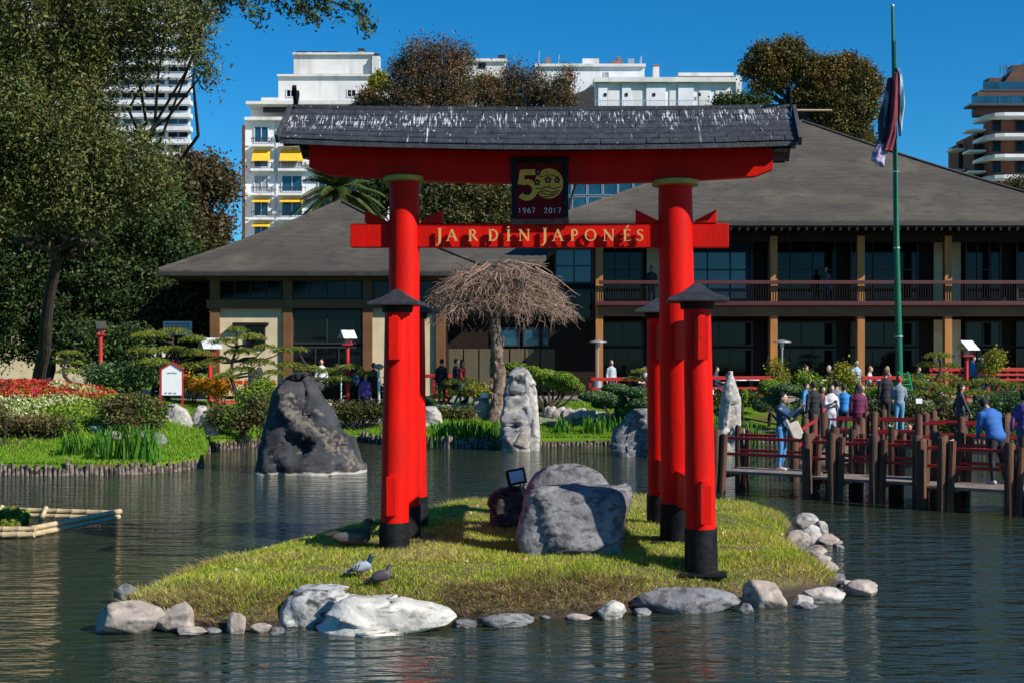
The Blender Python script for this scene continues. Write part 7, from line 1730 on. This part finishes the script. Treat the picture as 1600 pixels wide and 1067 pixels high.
# ================================================================ BIRDS
def bird(label, c, s, face, kind, head=(.0, 0, 0)):
    """bird facing +x before rotation; c at the ground"""
    rot = Matrix.Rotation(R(face), 3, 'Z'); t = empty('pigeon' if kind != 'duck' else 'duck', c, label, 'pigeon' if kind != 'duck' else 'duck')
    def W(x, y, z): return Vector(c) + rot @ (Vector((x, y, z)) * s)
    mb = MB()
    if kind == 'duck':
        mb.ell(W(0, 0, .12), (.24 * s, .12 * s, .10 * s), 18, 12, mat=rot); mb.ell(W(.10, 0, .13), (.13 * s, .11 * s, .10 * s), 16, 10, mat=rot); mb.cap(W(-.15, 0, .14), W(-.31, 0, .15), .07 * s, .02 * s); mb.cap(W(.17, 0, .17), W(.19, 0, .27), .055 * s, .042 * s); mb.ell(W(.20, 0, .295), (.06 * s, .045 * s, .05 * s), 14, 10, mat=rot)
        b = obj('body', mb, M('dark_duck_plumage', (.03, .025, .022), .7, (.07, .055, .045), nscale=14), t); rem(b, .014 * s, 3)
        m2 = MB(); m2.cap(W(.245, 0, .288), W(.315, 0, .275), .018 * s, .015 * s, 8); obj('beak', m2, cmat((.05, .05, .03)), t, smooth='all')
        for sy in (-1, 1): m2 = MB(); m2.ell(W(-.04, sy * .105, .135), (.19 * s, .025 * s, .06 * s), 14, 8, mat=rot); obj('wing', m2, M('duck_wing', (.05, .045, .042), .7, (.10, .09, .08), nscale=20, stretch=(.4, 1, 2)), t, smooth='all')
        for sy in (-1, 1): obj('eye', MB().ell(W(.222, sy * .036, .305), .007 * s, 8, 6), HR['d'], t, smooth='all')
        return t
    bodyc = {'blue': ((.20, .21, .25), (.30, .31, .36)), 'dark': ((.05, .042, .055), (.09, .07, .09))}[kind]
    tilt = Matrix.Rotation(R(-18), 3, 'Y')
    mb.ell(W(0, 0, .12), (.105 * s, .058 * s, .062 * s), 18, 12, mat=rot @ tilt); mb.ell(W(.045, 0, .135), (.062 * s, .055 * s, .062 * s), 14, 10, mat=rot); mb.cap(W(.07, 0, .165), W(.088, 0, .225), .036 * s, .022 * s); mb.ell(W(.097, 0, .242), (.026 * s, .021 * s, .023 * s), 12, 8, mat=rot); mb.cap(W(-.08, 0, .10), W(-.19, 0, .068), .030 * s, .018 * s)
    b = obj('body', mb, M(kind + '_pigeon_plumage', bodyc[0], .6, bodyc[1], nscale=14), t); rem(b, .006, 3)
    if kind == 'blue':
        m2 = MB(); m2.cap(W(.067, 0, .160), W(.090, 0, .225), .0385 * s, .0245 * s, 14); m2.ell(W(.098, 0, .243), (.0275 * s, .0225 * s, .0245 * s), 12, 8, mat=rot); n = obj('neck_plumage', m2, M('iridescent_neck', (.01, .09, .08), .3, (.02, .05, .07), nscale=12, metallic=.4), t); rem(n, .006, 2)
    wing = M(kind + '_pigeon_wing', (.36, .38, .44) if kind == 'blue' else (.06, .05, .065), .6, (.30, .32, .38) if kind == 'blue' else (.045, .04, .05), nscale=12)
    for sy in (-1, 1):
        m2 = MB(); m2.ell(W(-.015, sy * .05, .135), (.095 * s, .016 * s, .045 * s), 16, 10, mat=rot @ tilt); w = obj('wing', m2, wing, t, smooth='all')
        m2 = MB(); m2.cap(W(-.06, sy * .045, .115), W(-.165, sy * .018, .082), .020 * s, .008 * s, 8); obj('wing_tip', m2, cmat((.03, .03, .035)), t, smooth='all')
        if kind == 'blue':
            for k in (0, 1): m2 = MB(); m2.cap(W(-.028 - k * .032, sy * .066, .155 - k * .01), W(-.05 - k * .032, sy * .064, .105 - k * .008), .006 * s, .005 * s, 6); obj('wing_bar', m2, cmat((.02, .02, .025)), w, smooth='all')
        m2 = MB(); m2.tube([W(.01, sy * .022, .075), W(.012, sy * .022, .01)], .006 * s, 6)
        for a in (-.02, 0, .02): m2.tube([W(.012, sy * .022, .006), W(.048, sy * .022 + a, .003)], [.005 * s, .003 * s], 5)
        m2.tube([W(.012, sy * .022, .006), W(-.014, sy * .022, .003)], .004 * s, 5); obj('leg', m2, cmat((.45, .08, .06)), t, smooth=True)
        obj('eye', MB().ell(W(.104, sy * .021, .246), .004 * s, 6, 5), cmat((.6, .2, .02)), t, smooth='all')
    obj('beak', MB().cap(W(.120, 0, .240), W(.140, 0, .234), .006 * s, .003 * s, 6), cmat((.12, .11, .11)), t, smooth='all'); 
    return t
bird('blue-grey pigeon with shimmering green neck walking on the island grass', isl_pt(566, 907) + Vector((0, 0, .015)), 1.02, 4, 'blue'); bird('dark purplish pigeon in front of the blue-grey one', isl_pt(596, 919) + Vector((0, 0, .015)), 1.0, 6, 'dark')
bird('dark duck resting in the shade left of the front left torii post', isl_pt(549, 856) + Vector((0, 0, .01)), 1.08, 3, 'duck')
